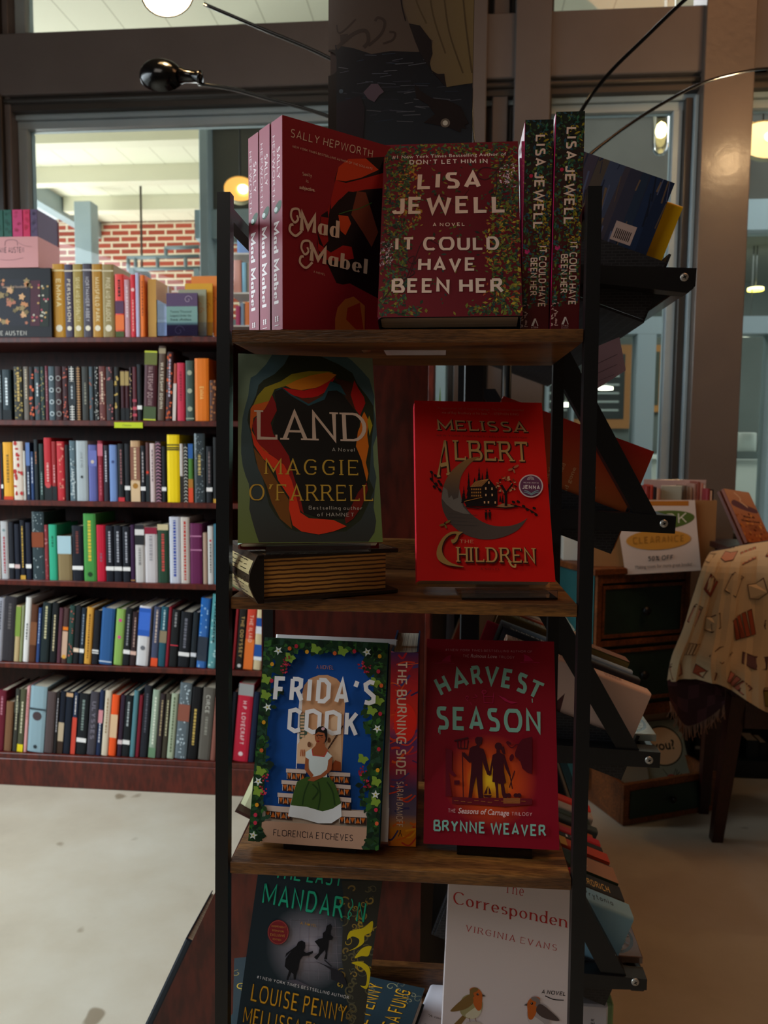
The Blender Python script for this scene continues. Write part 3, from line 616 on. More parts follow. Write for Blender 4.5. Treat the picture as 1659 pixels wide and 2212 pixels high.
def star(cx, cy, r, n=5, a0=0, q=.45): return [(cx+r*(1 if k % 2 == 0 else q)*math.sin(a0+math.pi*k/n), cy-r*(1 if k % 2 == 0 else q)*math.cos(a0+math.pi*k/n)) for k in range(2*n)]
def art_children(c):
    c.poly([(200,80),(1330,90),(1430,1660),(235,1640)], '#d40f08')
    G, D = '#c8a060', '#3a120c'
    c.btext('"A page-turner full of magical language. The Children reminded', (430,172), (1160,190), (430,152), '#c05a50')
    c.btext('me of Ray Bradbury at his best." —STEPHEN KING', (474,212), (1116,226), (474,192), '#d07a6a')
    c.text('MELISSA', (440,348), (1182,366), (430,265), '#c09a68', wt=1.15, serif=1.5, sp=1.8, sh=(.0011, -.0011, hexc(D), .0013))
    c.text('NEW YORK TIMES BESTSELLING AUTHOR', (428,402), (1186,422), (428,388), '#7a2018', wt=1.2, sp=2.4)
    c.text('LBERT', (578,604), (1200,618), (572,436), G, wt=1.15, serif=1.5, sp=1.6, sh=(.0011, -.0012, hexc(D), .0014))
    c.text('A', (426,752), (528,730), (446,430), G, wt=1.1, serif=1.2, sh=(.0011, -.0012, hexc(D), .0014))
    # crescent
    out = [(795,575),(700,590),(610,640),(530,720),(480,820),(460,930),(475,1040),(530,1140),(620,1220),(740,1270),(860,1282),(980,1260),(1090,1210),(1150,1150),(1185,1098)]
    inn = [(1185,1098),(1120,1140),(1020,1168),(900,1165),(800,1130),(710,1065),(650,985),(615,900),(612,820),(630,740),(680,660),(740,605),(795,575)]
    c.poly(smooth(out, False, 3)+smooth(inn, False, 3)[1:-1], lambda x, y: tuple(a+(b-a)*min(1, max(0, (y/.238-.45)*2.2)) for a, b in zip(hexc('#564a44'), hexc('#d08c30'))))
    c.poly([(476,830),(500,850),(510,860),(520,930),(545,905),(560,940),(600,925),(612,850),(640,1000),(700,1065),(640,1060),(560,1030),(500,980),(462,930)], '#7d746c')
    for yy in (1060, 1090, 1120, 1150): c.line([(520,yy),(640,yy+8),(760,yy+14)], .0005, '#4a4240')
    K = '#180c0c'
    # trees, house
    for x, y0, y1, w in ((690,700,960,26),(778,660,860,26),(845,665,800,22),(740,750,800,16),(648,820,960,18),(805,710,780,12),(955,900,960,14),(975,890,970,12),(636,880,970,12)):
        c.poly([(x, y0)]+[p for k in range(1, 6) for p in ((x+w*k/5, y0+(y1-y0)*k/5), (x+w*k/9, y0+(y1-y0)*k/5))]+[(x, y1)]+[p for k in range(5, 0, -1) for p in ((x-w*k/9, y0+(y1-y0)*k/5), (x-w*k/5, y0+(y1-y0)*k/5))], K)
    c.poly([(798,830),(860,765),(930,850),(932,1000),(800,1000)], K); c.poly([(640,940),(700,930),(800,920),(800,1000),(670,1000)], K); c.poly([(700,830),(800,820),(800,930),(705,930)], '#2a1410')
    c.poly([(700,835),(748,785),(862,765),(800,830)], '#c98a4a')
    for k in range(7): c.line([(712+k*14,828),(760+k*13,782)], .0004, K)
    for k in range(3):
        for j in range(5): c.rect(710+j*18, 848+k*28, 720+j*18, 862+k*28, '#c8863c')
    for x, y in ((858,800),(832,850),(884,852),(832,906),(885,906),(820,968),(853,968),(910,970)): c.rect(x-6, y-10, x+6, y+10, '#e8b07a')
    c.line([(650,960),(800,925)], .0008, '#c8863c'); c.line([(660,1005),(760,1018),(880,1010),(1000,1018),(1100,1005)], .0016, K)
    c.line([(1000,1000),(1000,900),(985,860),(960,820)], .0032, K, sm=True); c.line([(1000,890),(1030,850),(1060,810)], .002, K, sm=True)
    rg = random.Random(2)
    for k in range(75):
        a = rg.uniform(0, 6.28); r = rg.uniform(.3, 1)**.5; c.k = 40+k % 4*.5; c.ell(1002+88*r*math.cos(a), 822+78*r*math.sin(a), rg.uniform(5, 12), rg.uniform(3, 7), rg.choice(['#d09a6a', '#2a1410', '#e0b080', '#8a3018']), 7, up=0)
    c.k = 44
    c.poly([(920,1000),(980,975),(1040,985),(1100,1005),(1000,1015)], '#a87850')
    c.line([(1040,985),(1120,1005),(1180,1020),(1265,1070)], .0011, K, sm=True)
    for x, y in ((1065,965),(1105,962),(1150,1000),(1180,1030),(1240,1018),(1222,1050),(1255,1075),(1085,1000)): c.ell(x, y, 17, 11, K, 9, .5)
    c.line([(380,705),(390,790),(440,850),(462,870)], .0011, K, sm=True)
    for x, y in ((378,710),(376,770),(410,740),(415,810),(440,790),(455,815),(445,860),(400,835)): c.ell(x, y, 16, 11, K, 9, .7)
    for x in (832, 862): c.ell(x, 1040, 7, 9, K, 9); c.poly([(x-12,1052),(x+12,1052),(x+10,1090),(x+8,1116),(x+2,1116),(x,1092),(x-3,1116),(x-8,1116)], K)
    for bx, by, cc in ((1065,680,'#b06a48'),(485,1150,'#8a6a2c')):
        c.ell(bx, by, 10, 22, '#2a1410', 12, .5); c.ell(bx+24, by-16, 26, 10, cc, 12, -.5); c.ell(bx-24, by+10, 24, 10, cc, 12, -.3); c.ell(bx+6, by+24, 18, 8, cc, 12, 1.2)
    # medallion
    c.ell(1212,831,103,98,'#d8c8c8',40); c.ell(1212,831,92,88,'#6a3a5c',40); c.text('READ WITH', (1150,808), (1276,812), (1150,796), '#e0d0d4', wt=1.6); c.text('JENNA', (1138,855), (1288,860), (1138,822), '#efe4e4', wt=2.2)
    for r in (28, 19, 10): c.line([(1210+r*math.cos(a), 780-r*math.sin(a)) for a in [math.pi*k/10 for k in range(11)]], .0006, '#d8c8c8')
    for sx in (-1, 1): c.line([(1215,898),(1215+sx*30,878),(1215+sx*60,870)], .001, '#8ab0b8', sm=True); c.line([(1215,908),(1215+sx*34,890),(1215+sx*64,884)], .001, '#8ab0b8', sm=True)
    c.text('THE', (606,1315), (722,1318), (606,1288), '#d89a78', wt=1.0, serif=1.2, sp=2.4)
    c.text('HILDREN', (584,1476), (1248,1490), (582,1350), G, wt=1.3, thin=.9, serif=1.5, sp=1.7, sh=(.0011, -.0012, hexc(D), .0014))
    o1 = [(635,1222),(540,1220),(470,1265),(425,1340),(410,1410),(430,1465),(490,1500),(560,1515),(635,1522)]; i1 = [(635,1518),(540,1490),(480,1440),(455,1370),(480,1290),(530,1245),(580,1240),(560,1280),(535,1290),(545,1320),(580,1300),(600,1250)]
    c.poly([(x+8, y+10) for x, y in smooth(o1, False, 3)+smooth(i1, False, 3)], D); c.poly(smooth(o1, False, 3)+smooth(i1, False, 3), '#b08a4a')
    c.line([(1020,1470),(1040,1510),(1070,1525),(1075,1500)], .0022, G, sm=True)
    c.text('A NOVEL', (780,1548), (944,1552), (780,1530), '#6a1810', wt=1.3, serif=1, sp=3)
book('hardcover_book', 'bright red hardcover THE CHILDREN with a crescent moon, on the second shelf', 'book', poseM(-.0404, .8988, 1.1151, 7.2, -24.3, .4), .165, .238, .03, '#d8142c', art_children, [(245,103),(1312,118),(1420,1650),(245,1630)], rad=.009, inner='#e0b888')

def art_frida(c):
    c.poly([(220,190),(1330,240),(1245,2095),(75,2012)], '#0d4a96')
    rng = random.Random(7)
    c.poly([(200,1700),(1150,1740),(1140,1900),(190,1840)], '#d8c0a8')
    # arch
    c.poly([(510,1370),(550,700),(570,620),(620,560),(700,530),(780,528),(860,560),(915,620),(940,700),(905,1390)], '#d9a074'); c.poly([(495,1365),(520,820),(535,700),(560,690),(550,830),(510,1368)], '#e8dcd8')
    c.poly([(530,880),(600,860),(596,1110),(528,1100)], '#4a5a48'); c.poly([(510,1150),(560,1080),(700,1000),(900,850),(906,1380),(505,1360)], '#e8bc94')
    for k in range(8): c.rect(536, 870+k*28, 572, 888+k*28, '#e0b48c')
    for k in range(16): x = 780+k*8.5; c.poly([(x,1190-k*13),(x+12,1165-k*13),(x+14,1195-k*13)], '#4a2a20')
    c.ell(616,1150,16,26,'#7a4a30',10); c.ell(795,1110,14,24,'#7a4a30',10); c.poly([(820,1330),(850,1290),(900,1310),(900,1390),(810,1380)], '#a85028'); c.poly([(505,1320),(590,1325),(590,1370),(505,1365)], '#1a3a7a')
    for x in (545, 560, 575): c.line([(x,1195),(x-6,1255)], .0012, '#b0582c')
    W1 = '#f2ecea'
    c.text('COOK', (418,1045), (1050,1085), (432,815), W1, wt=2.4, thin=1.7, angular=True, sp=2.2)
    c.text('A NOVEL', (680,473), (833,480), (683,437), '#c07a5a', wt=1.3, angular=True, sp=2)
    # steps
    for (x0, y0, x1, y1, h) in ((410,1365,590,1375,35),(370,1467,560,1480,36),(335,1580,520,1592,38),(215,1690,470,1712,50),(790,1392,985,1402,35),(830,1500,990,1512,35),(860,1612,995,1625,40),(880,1735,1135,1745,55)):
        c.poly([(x0,y0),(x1,y1),(x1,y1+h),(x0,y0+h)], '#d4bcae'); c.poly([(x0+8,y0+h),(x1-8,y1+h),(x1-8,y1+h+62),(x0+8,y0+h+62)], '#3a2420')
        n = max(3, int((x1-x0)/45))
        for k in range(n):
            xa = x0+10+(x1-x0-20)*k/n; xb = x0+10+(x1-x0-20)*(k+1)/n; ya = y0+h+4+(y1-y0)*k/n; c.poly([(xa+3,ya+50),((xa+xb)/2,ya+4),(xb-3,ya+50)] if k % 2 else [(xa+3,ya+4),(xb-3,ya+4),((xa+xb)/2,ya+50)], '#c8641e'); c.line([(xa,ya),(xa,ya+54)], .0006, '#e8d8c8')
    # figure
    S = '#a85a34'
    c.poly([(510,1480),(620,1440),(780,1440),(850,1500),(880,1600),(905,1680),(910,1790),(820,1850),(700,1850),(560,1810),(430,1790),(455,1680),(480,1580)], '#eef0f2')
    c.poly([(512,1480),(600,1435),(800,1440),(850,1500),(885,1600),(905,1672),(830,1720),(740,1745),(600,1705),(455,1690),(480,1580)], '#3f5c24')
    for a in ([(620,1480),(580,1580),(560,1690)], [(700,1480),(720,1600),(700,1730)], [(780,1480),(830,1570),(850,1690)], [(650,1500),(700,1560),(650,1640)]): c.line(a, .0018, '#26401a', sm=True)
    c.poly([(590,1215),(640,1185),(760,1190),(825,1250),(790,1290),(780,1440),(630,1440),(615,1290),(590,1260)], '#dfe8e6')
    c.poly([(645,1188),(675,1160),(690,1120),(760,1130),(765,1170),(790,1195),(760,1250),(650,1245)], S)
    c.line([(646,1190),(655,1245),(755,1255),(785,1200)], .0011, '#c84840', sm=False)
    c.poly([(588,1262),(618,1280),(612,1360),(660,1420),(640,1450),(580,1370)], S); c.poly([(795,1285),(828,1258),(822,1370),(760,1430),(660,1478),(606,1468),(640,1440),(720,1420),(780,1370)], S)
    c.ell(722,1075,52,72,S,20,.05); c.poly([(672,1060),(680,1015),(710,988),(745,985),(780,1010),(785,1060),(780,1110),(755,1145),(768,1090),(755,1045),(700,1035)], '#15100e')
    c.line([(685,1068),(705,1062),(722,1070),(745,1065)], .0011, '#15100e'); c.ell(695,1078,6,3,'#15100e',8); c.ell(735,1082,7,3,'#15100e',8); c.ell(700,1118,12,6,'#a02020',9); c.ell(745,1008,16,15,'#d8a8b0',9); c.line([(708,1080),(700,1100)], .0006, '#803a20')
    c.poly([(160,1825),(1165,1890),(1175,1970),(1130,2088),(190,2020),(210,1960)], '#c49a80')
    c.text('FLORENCIA ETCHEVES', (300,1962), (1012,2012), (304,1902), '#1c1420', wt=1.2, thin=1.0, angular=True, sp=1.8)
    # foliage border
    for P1 in ([(262,215),(240,420),(215,700),(195,950),(180,1200),(168,1450),(150,1700),(135,1900),(125,2010)], [(1275,260),(1262,500),(1245,800),(1235,1050),(1225,1300),(1215,1550),(1200,1800),(1190,2085)], [(240,245),(500,240),(750,262),(1000,262),(1300,285)], [(300,300),(380,400),(330,520)], [(1230,320),(1150,430),(1200,520)]): c.line(P1, .0165, '#1c3a20', sm=True, up=.3)
    c.k = math.ceil(c.k); k0 = c.k
    def lf(x, y, s, a, col):
        ca, sa = math.cos(a), math.sin(a); pts = [(1, 0), (.45, .5), (.1, .62), (-.3, .45), (-.9, .15), (-.9, -.15), (-.3, -.45), (.1, -.62), (.45, -.5)]
        c.poly([(x+s*(p*ca-q*sa), y+s*(p*sa+q*ca)) for p, q in pts], col, up=0)
    GR = ['#24401e', '#2c5224', '#1c3420', '#3a6a2a', '#2a4a34', '#16281a']
    for k in range(520):
        t = rng.random(); side = rng.choice('LLRRT')
        if side == 'L': yy = rng.uniform(200, 2010); wd = 130+55*math.sin(yy/90); x = 215-135*(yy-190)/1820+rng.uniform(0, 1)*wd*(.9 if yy > 700 else 1.1); 
        elif side == 'R': yy = rng.uniform(230, 2090); wd = 150+60*math.sin(yy/110); x = 1328-85*(yy-240)/1850-rng.uniform(0, 1)*wd
        else: x = rng.uniform(220, 1330); yy = 205+40*(x-220)/1110+rng.uniform(0, 110)+(60 if x < 450 or x > 1130 else 0)*rng.random()
        c.k = k0+(k % 8)*.4; lf(x, yy, rng.uniform(22, 46), rng.uniform(0, 6.28), rng.choice(GR))
    c.k = k0+4
    for x, y in ((680,290),(920,310),(1210,590),(240,560),(235,700),(190,1380),(165,1560),(1240,750),(1220,1470),(1215,1650),(450,370),(1100,1270),(1180,840)):
        for a in (.2, 1.3, 2.5, 4.0): lf(x+20*math.cos(a), y+20*math.sin(a), 36, a, '#8aa83a'); c.k += .3
    for x, y, cc in ((448,292,'#e0642c'),(850,335,'#e0642c'),(1265,622,'#e0642c'),(198,1200,'#e0642c'),(1225,1850,'#e8643c'),(603,322,'#e8a020'),(1250,362,'#e8a020'),(292,432,'#e8a020'),(218,950,'#e8a020'),(1233,1375,'#e8a020'),(157,1686,'#f09a1c'),(508,272,'#c0283c'),(1025,318,'#c0283c'),(1238,497,'#c0283c'),(288,580,'#c0283c'),(1255,873,'#c0283c'),(1243,1188,'#c0283c'),(145,1775,'#d0304a'),(143,1845,'#d0304a'),(1218,1728,'#d0304a')): c.ell(x, y, 17, 19, cc, 12)
    for x, y in ((425,405),(400,470),(1090,430),(1140,470),(235,1450),(215,1560),(1100,1380),(1140,1490)):
        for k in range(14): c.ell(x+rng.uniform(-32,32), y+rng.uniform(-40,40), 8, 8, rng.choice(['#b01c30','#8a1830','#d03a50']), 7, up=.2)
    c.k += 1; c.text("FRIDA'S", (300,763), (1215,800), (318,538), W1, wt=2.5, thin=1.7, angular=True, sp=2.2)
    for x, y in ((350,312),(1138,325),(253,815),(1230,1005),(172,1475),(1215,1590),(128,1955)): c.poly(star(x, y, 42, 5, rng.random(), .42), '#eceee6'); c.ell(x, y, 8, 8, '#d8c040', 8)
book('hardcover_book', "blue and green leafy-bordered cover with a seated woman, leaning on the third shelf", 'book', poseM(-.2417, .889, .790, -.6, -16.9, .7), .160, .2461, .017, '#2f6a60', art_frida, [(225,192),(1327,243),(1240,2093),(78,2010)], rad=.003, th=.0008, inner='#2a5a50', gap=.0006)
book('paperback_book', 'pale-edged copy hidden close behind the seated woman cover', 'book', poseM(-.2325, .9095, .7895, -1.4, -16.9, .3), .160, .2461, .017, '#e4dfe0', rad=.003, th=.0008, gap=.0006)

def art_harvest(c):
    W_, H_ = c.w, c.h
    c.poly([(100,100),(1500,100),(1500,2300),(100,2300)], '#8c0a22')
    cx, cy = c.m((760,1480))
    def glow(x, y):
        d = math.hypot((x-cx)/.058, (y-cy)/.056); a, b2, e = hexc('#ffd028'), hexc('#dc5018'), hexc('#a0083c')
        if d < .5: return tuple(p+(q-p)*d/.5 for p, q in zip(a, b2))
        if d < 1: return tuple(p+(q-p)*(d-.5)/.5 for p, q in zip(b2, hexc('#8c0a22')))
        return hexc('#8c0a22')
    n = 28; P = [(cx+.058*r*math.cos(a), cy+.056*r*math.sin(a)) for r in (0, .25, .5, .75, 1) for a in [2*math.pi*k/n for k in range(n)]]
    for j in range(4):
        for k in range(n):
            q = [P[j*n+k], P[(j+1)*n+k], P[(j+1)*n+(k+1) % n], P[j*n+(k+1) % n]]; c.mb.face([c.P(p) for p in q], [glow(*p) for p in q], 0)
    c.k += 1
    T = '#8cc4b4'; K = '#43101c'; PK = '#b0184c'
    for sx, x in ((1, 340), (-1, 1130)):
        c.poly([(x-30*sx,385),(x+10*sx,345),(x+60*sx,322),(x+52*sx,360),(x+60*sx,390)], PK); c.line([(x-90,400),(x,396),(x+90,404)], .0007, PK)
    c.text('#1 NEW YORK TIMES BESTSELLING AUTHOR OF', (345,288), (1150,312), (346,268), '#c88a90', wt=1.1, sp=2.6)
    c.text('THE', (508,348), (566,350), (508,322), '#c88a90', wt=1.1); c.btext('Ruinous Love', (580,350), (822,360), (586,318), '#d8a8ac', .006); c.text('TRILOGY', (840,360), (985,366), (841,336), '#c88a90', wt=1.1)
    # HARVEST on an arc
    def let(ch, bl, br, tl, wt=2.15): c.text(ch, bl, br, tl, T, wt=wt, thin=wt*.9)
    let('H', (313,712), (412,668), (228,540)); let('A', (433,650), (572,610), (386,470), 1.8); let('R', (603,614), (697,603), (572,432)); let('V', (705,603), (845,609), (715,421), 1.8); let('E', (860,625), (952,643), (890,450))
    let('S', (986,652), (1090,698), (1030,482)); let('T', (1080,697), (1210,753), (1150,547), 1.8)
    c.line([(1150,735),(1152,765)], .0012, T, cap='round')
    c.text('SEASON', (262,1008), (1240,1050), (262,795), T, wt=1.95, thin=1.75, sp=1.9)
    for x, y in ((284,1015),(297,1030)): c.line([(x,1000),(x,y+20)], .001, T, cap='round')
    for r in ([(548,735),(560,715),(545,705),(535,725),(555,750)], [(600,720),(640,712),(620,690)], [(575,760),(595,790)]): c.line(r, .0008, PK, sm=True)
    c.line([(700,660),(706,765),(786,770),(795,675)], .0009, PK); c.line([(706,710),(790,714)], .0007, PK); c.ell(705,668,24,20,PK,14); c.ell(707,668,16,13,'#8c0a22',14)
    c.poly([(835,700),(900,725),(925,745),(1018,770),(960,778),(900,755)], PK)
    # silhouettes
    c.poly([(575,1180),(600,1165),(628,1160),(640,1150),(625,1130),(622,1095),(640,1078),(685,1080),(692,1100),(685,1140),(660,1160),(665,1180),(700,1190),(720,1240),(735,1310),(755,1390),(775,1415),(760,1435),(735,1425),(700,1330),(690,1290),(690,1440),(695,1600),(712,1690),(650,1690),(655,1640),(640,1500),(635,1430),(605,1550),(590,1660),(575,1690),(520,1685),(560,1650),(570,1560),(585,1400),(590,1310),(570,1315),(515,1260),(500,1225),(525,1220),(560,1260)], K)
    c.line([(505,1215),(515,1680)], .0011, K); c.line([(460,1110),(465,1180),(550,1185),(560,1105)], .0014, K); c.line([(490,1105),(492,1180)], .001, K); c.line([(525,1105),(525,1180)], .001, K); c.line([(430,1115),(560,1085)], .0018, K)
    c.ell(838,1165,34,34,K,14); c.poly([(865,1165),(890,1170),(905,1240),(880,1235),(860,1190)], K)
    c.poly([(820,1195),(850,1198),(855,1225),(895,1245),(915,1310),(945,1400),(955,1440),(940,1440),(905,1370),(885,1310),(890,1400),(910,1495),(890,1510),(905,1600),(940,1700),(905,1700),(870,1600),(860,1510),(835,1505),(840,1600),(845,1700),(795,1700),(820,1670),(815,1560),(805,1495),(782,1490),(790,1380),(785,1340),(770,1425),(755,1420),(770,1330),(785,1245),(820,1228)], K)
    c.line([(935,1385),(955,1480),(968,1555)], .0012, K); c.line([(990,1390),(960,1480),(940,1545)], .0012, K)
    c.poly([(700,1610),(780,1612),(765,1635),(715,1633)], K); c.poly([(740,1525),(735,1600),(705,1602)], K); c.poly([(748,1525),(775,1600),(748,1602)], K)
    c.poly([(410,1625),(520,1630),(640,1640),(760,1636),(900,1640),(1150,1645),(1150,1700),(900,1720),(640,1700),(410,1690)], '#6a1420', up=.5); c.rect(885,1640,1040,1690,'#9a5a30')
    for x in (905, 935, 1000, 1030): c.ell(x,1615,22,20,K,10)
    for k in range(11): c.line([(430+k*62,1660+k % 3*8),(470+k*62,1662+k % 3*8)], .0006, '#b06a2c')
    c.poly([(1150,1080),(1060,1100),(1020,1150),(990,1230),(1040,1300),(1060,1370),(1110,1410),(1150,1420)], '#560a1c')
    c.line([(910,1130),(960,1180),(1010,1150),(1060,1170)], .0012, '#560a1c', sm=True); c.ell(935,1135,26,12,'#560a1c',10,.5)
    for x, y in ((1010,1240),(1050,1290),(1090,1330),(960,1270),(1110,1240)): c.ell(x, y, 34, 20, '#560a1c', 10, x)
    c.poly([(350,1180),(410,1200),(410,1380),(452,1430),(425,1440),(380,1400),(410,1620),(350,1620)], '#6a0c20'); c.rect(430,1475,480,1515,'#560a1c')
    c.text('THE', (374,1768), (443,1772), (374,1733), '#e0b8b8', wt=1.2); c.btext('Seasons of Carnage', (466,1775), (935,1800), (476,1725), '#ecd0cc', .014); c.text('TRILOGY', (960,1798), (1150,1804), (961,1766), '#e0b8b8', wt=1.2)
    c.text('BRYNNE WEAVER', (238,1938), (1278,1992), (240,1832), T, wt=1.9, thin=1.7, sp=1.6)
book('hardcover_book', 'maroon HARVEST SEASON cover with mint lettering, leaning on the third shelf', 'book', poseM(-.0287, .9009, .7915, -.7, -20.1, -.6), .1627, .2475, .022, '#8c0a22', art_harvest, [(175,175),(1352,212),(1405,2120),(145,2055)], rad=.004, inner='#7a0a1c')

def spine_burn(c):
    W_, H_ = c.w, c.h; rng = random.Random(3)
    def bgc(x, y):
        v = y/H_; st = [(0, '#e07a1c'), (.10, '#d88a1c'), (.16, '#6a5a70'), (.3, '#4a3a60'), (.42, '#a82030'), (.55, '#4a3466'), (.65, '#d8301c'), (.8, '#c02424'), (.92, '#8a2030'), (1, '#4a2a5a')]
        for (a, p), (b, q) in zip(st, st[1:]):
            if v <= b: return tuple(i+(j-i)*(v-a)/(b-a) for i, j in zip(hexc(p), hexc(q)))
        return hexc(st[-1][1])
    for k in range(24):
        y0, y1 = H_*k/24, H_*(k+1)/24; c.mb.face([c.P(p) for p in ((0, y0), (W_, y0), (W_, y1), (0, y1))], [bgc(0, y0), bgc(0, y0), bgc(0, y1), bgc(0, y1)])
    c.k = 1
    for k in range(46):
        y = rng.uniform(0, H_); x = rng.uniform(-.2, .9)*W_; l = rng.uniform(.3, .7)*W_; c.k = 1+(k % 5)*.4
        c.line([(x, y), (x+l*.5, y+rng.uniform(-.004, .006)), (x+l, y+rng.uniform(0, .012))], rng.uniform(.001, .003), rng.choice(['#d83a20', '#4a3a70', '#e0501c', '#342a5c', '#b8202c']) if y > H_*.22 else rng.choice(['#f0a020', '#e06a18', '#c8402c', '#403a6a']), sm=True, up=0)
    c.k = 4; c.ell(W_*.55, H_*.64, W_*.42, H_*.1, '#e8281a', 20)
    L = '#e0c0a8'
    c.text('THE BURNING SIDE', (W_*.24, H_*.955), (W_*.24, H_*.365), (W_*.6, H_*.955), L, wt=1.7, thin=1.4, sp=1.5)
    c.text('SARAH DAMOFF', (W_*.27, H_*.335), (W_*.27, H_*.10), (W_*.52, H_*.335), L, wt=1.5, thin=1.2, sp=1.5)
    c.line([(W_*.42, H_*.075), (W_*.36, H_*.05)], .0007, '#3a2420'); c.line([(W_*.42, H_*.075), (W_*.5, H_*.05)], .0007, '#3a2420'); c.ell(W_*.43, H_*.08, .001, .001, '#3a2420', 8)
book('hardcover_book', 'tall red and violet hardcover THE BURNING SIDE standing spine-out between two covers', 'book', poseM(-.0385, .9145, .7795, 91.5, 0, 4), .165, .2405, .034, '#8a2434', None, None, spine_burn, rad=.010, inner='#1c3a5a')

def swirl(c, x, y, s, col, wd, a0=0, turns=1.2, d=1, n=14):
    P = []
    for k in range(n): t = k/(n-1); r = s*(1-.8*t); a = a0+d*turns*6.28*t; P.append((x+r*math.cos(a), y+r*math.sin(a)))
    c.line(P, wd, col)
def art_mandarin(c):
    W_, H_ = c.w, c.h
    c.poly([(100,0),(1500,0),(1500,2000),(0,2000)], '#26343c')
    cx, cy = c.m((760,900)); n = 26
    f = lambda d: tuple(a+(b-a)*min(1, d)**.8 for a, b in zip(hexc('#b8b0be'), hexc('#26343c')))
    P = [(cx+.055*r*math.cos(a), cy+.055*r*math.sin(a)) for r in (0, .3, .6, .85, 1) for a in [2*math.pi*k/n for k in range(n)]]; RR = (0, .3, .6, .85, 1)
    for j in range(4):
        for k in range(n): c.mb.face([c.P(p) for p in (P[j*n+k], P[(j+1)*n+k], P[(j+1)*n+(k+1) % n], P[j*n+(k+1) % n])], [f(RR[j]), f(RR[j+1]), f(RR[j+1]), f(RR[j])])
    c.k = 1
    for k in range(7): c.line([(560,660+k*75),(1060,640+k*80)], .0004, '#8a8290')
    for k in range(6): c.line([(600+k*80,640),(580+k*90,1200)], .0004, '#8a8290')
    rng = random.Random(5)
    c.poly([(1060,300),(1430,300),(1400,900),(1300,1625),(1120,1625),(1120,1250),(1080,1130),(1060,1000),(1070,760),(1090,560)], '#3a3a34')
    kk = c.k
    for k in range(60):
        yy = rng.uniform(330, 1600); x = rng.uniform(1090, 1380)-(yy-300)*.06; c.k = kk+(k % 6)*.4
        swirl(c, x, yy, rng.uniform(25, 58), rng.choice(['#8a7440', '#a88c44', '#6a6448', '#b89a38', '#5c5c4c']), rng.uniform(.0009, .0022), rng.uniform(0, 6), rng.uniform(.7, 1.2), rng.choice((-1, 1)))
    c.k = kk+3; Y1 = '#e8d020'
    for P1 in ([(1340,660),(1260,720),(1180,740),(1130,760),(1110,830),(1160,800),(1220,830),(1200,890),(1130,930),(1190,910),(1260,860),(1270,790),(1330,760)], [(1330,890),(1260,900),(1200,960),(1180,1000),(1240,980),(1300,980),(1320,930)], [(1310,1080),(1230,1030),(1150,1040),(1190,1060),(1250,1090),(1290,1150),(1280,1250),(1230,1250),(1290,1280),(1320,1180)]): c.poly(P1, Y1, sm=True)
    TE = '#2cc89c'
    c.text('MANDAR', (338,495), (1062,638), (368,305), TE, wt=1.25, cap='round', sp=2.4, sh=(.0005, -.0005, hexc('#0e5a48'), .0006))
    c.text('N', (1188,665), (1262,685), (1215,478), TE, wt=1.25, cap='round', sh=(.0005, -.0005, hexc('#0e5a48'), .0006)); c.line([(1150,460),(1160,520),(1120,590),(1130,650)], .0012, TE, sm=True); c.line([(1125,570),(1150,600),(1110,640)], .0008, TE, sm=True)
    c.text('THE LAST', (450,270), (1060,352), (480,120), TE, wt=1.25, cap='round')
    c.text('A N', (685,688), (752,697), (688,662), '#c8963c', wt=1.2); c.poly(star(764,690,16), '#c8963c'); c.text('VEL', (782,705), (835,714), (784,680), '#c8963c', wt=1.2)
    c.ell(484,758,97,113,'#8c2830',36, .1); c.line([(484+90*math.cos(a), 758+105*math.sin(a)) for a in [6.28*k/36 for k in range(37)]], .0004, '#c86a5c')
    for t, x0, x1, y, h in (('INDEPENDENT',424,552,712,16),('BOOKSTORE',430,536,750,16),('EXCLUSIVE',412,545,792,22),('EDITION',434,510,828,16)): c.text(t, (x0, y-4), (x1, y+10), (x0+2, y-4-h), '#d89a48', wt=1.3, sp=2.2)
    K = '#15161c'
    c.poly([(650,880),(665,845),(700,832),(730,850),(728,900),(712,930),(740,945),(780,935),(800,925),(800,945),(760,970),(710,975),(680,1010),(665,1090),(650,1130),(640,1195),(622,1190),(620,1140),(600,1125),(570,1200),(555,1190),(580,1110),(540,1070),(550,1000),(600,930),(545,985),(555,950),(610,910)], K)
    c.poly([(915,745),(925,700),(960,682),(975,705),(965,745),(960,780),(985,800),(975,825),(945,830),(940,880),(930,940),(930,1005),(900,1005),(915,950),(910,920),(870,960),(835,1010),(808,985),(850,950),(860,900),(815,840),(850,820),(888,810),(890,765)], K)
    c.poly([(810,1015),(960,1075),(1060,1120),(1100,1200),(1110,1260),(1020,1210),(965,1190),(960,1100),(900,1060)], '#2a2a32'); c.line([(905,1010),(970,1070)], .0016, '#2a2a32'); c.poly([(560,1200),(640,1190),(700,1220),(780,1260),(640,1235)], '#5a5662')
    c.text('#1 NEW YORK TIMES BESTSELLING AUTHOR', (280,1178), (1125,1372), (286,1150), '#e4e0e0', wt=1.4, sp=2.4)
    Y2 = '#e8a824'; k = dict(wt=1.1, cap='round', sp=2.4, sh=(.0006, -.0006, hexc('#4a3410'), .0006))
    c.text('LOUISE PENNY', (222,1385), (1092,1590), (248,1225), Y2, **k)
    c.text('MELLISSA FUNG', (145,1590), (1000,1800), (170,1435), Y2, **k)
MM = [(340.,20.),(1441.,178.),(1224.,1956.),(58.,1794.)]
book('hardcover_book', 'slate hardcover THE LAST MANDARIN with two running silhouettes, tilted on the lowest shelf', 'book', poseM(-.2648, .8962, .5178, 5.1, -8.9, 7.1), .16, .24, .026, '#3a4c56', art_mandarin, MM, rad=.008, inner='#c8781c')

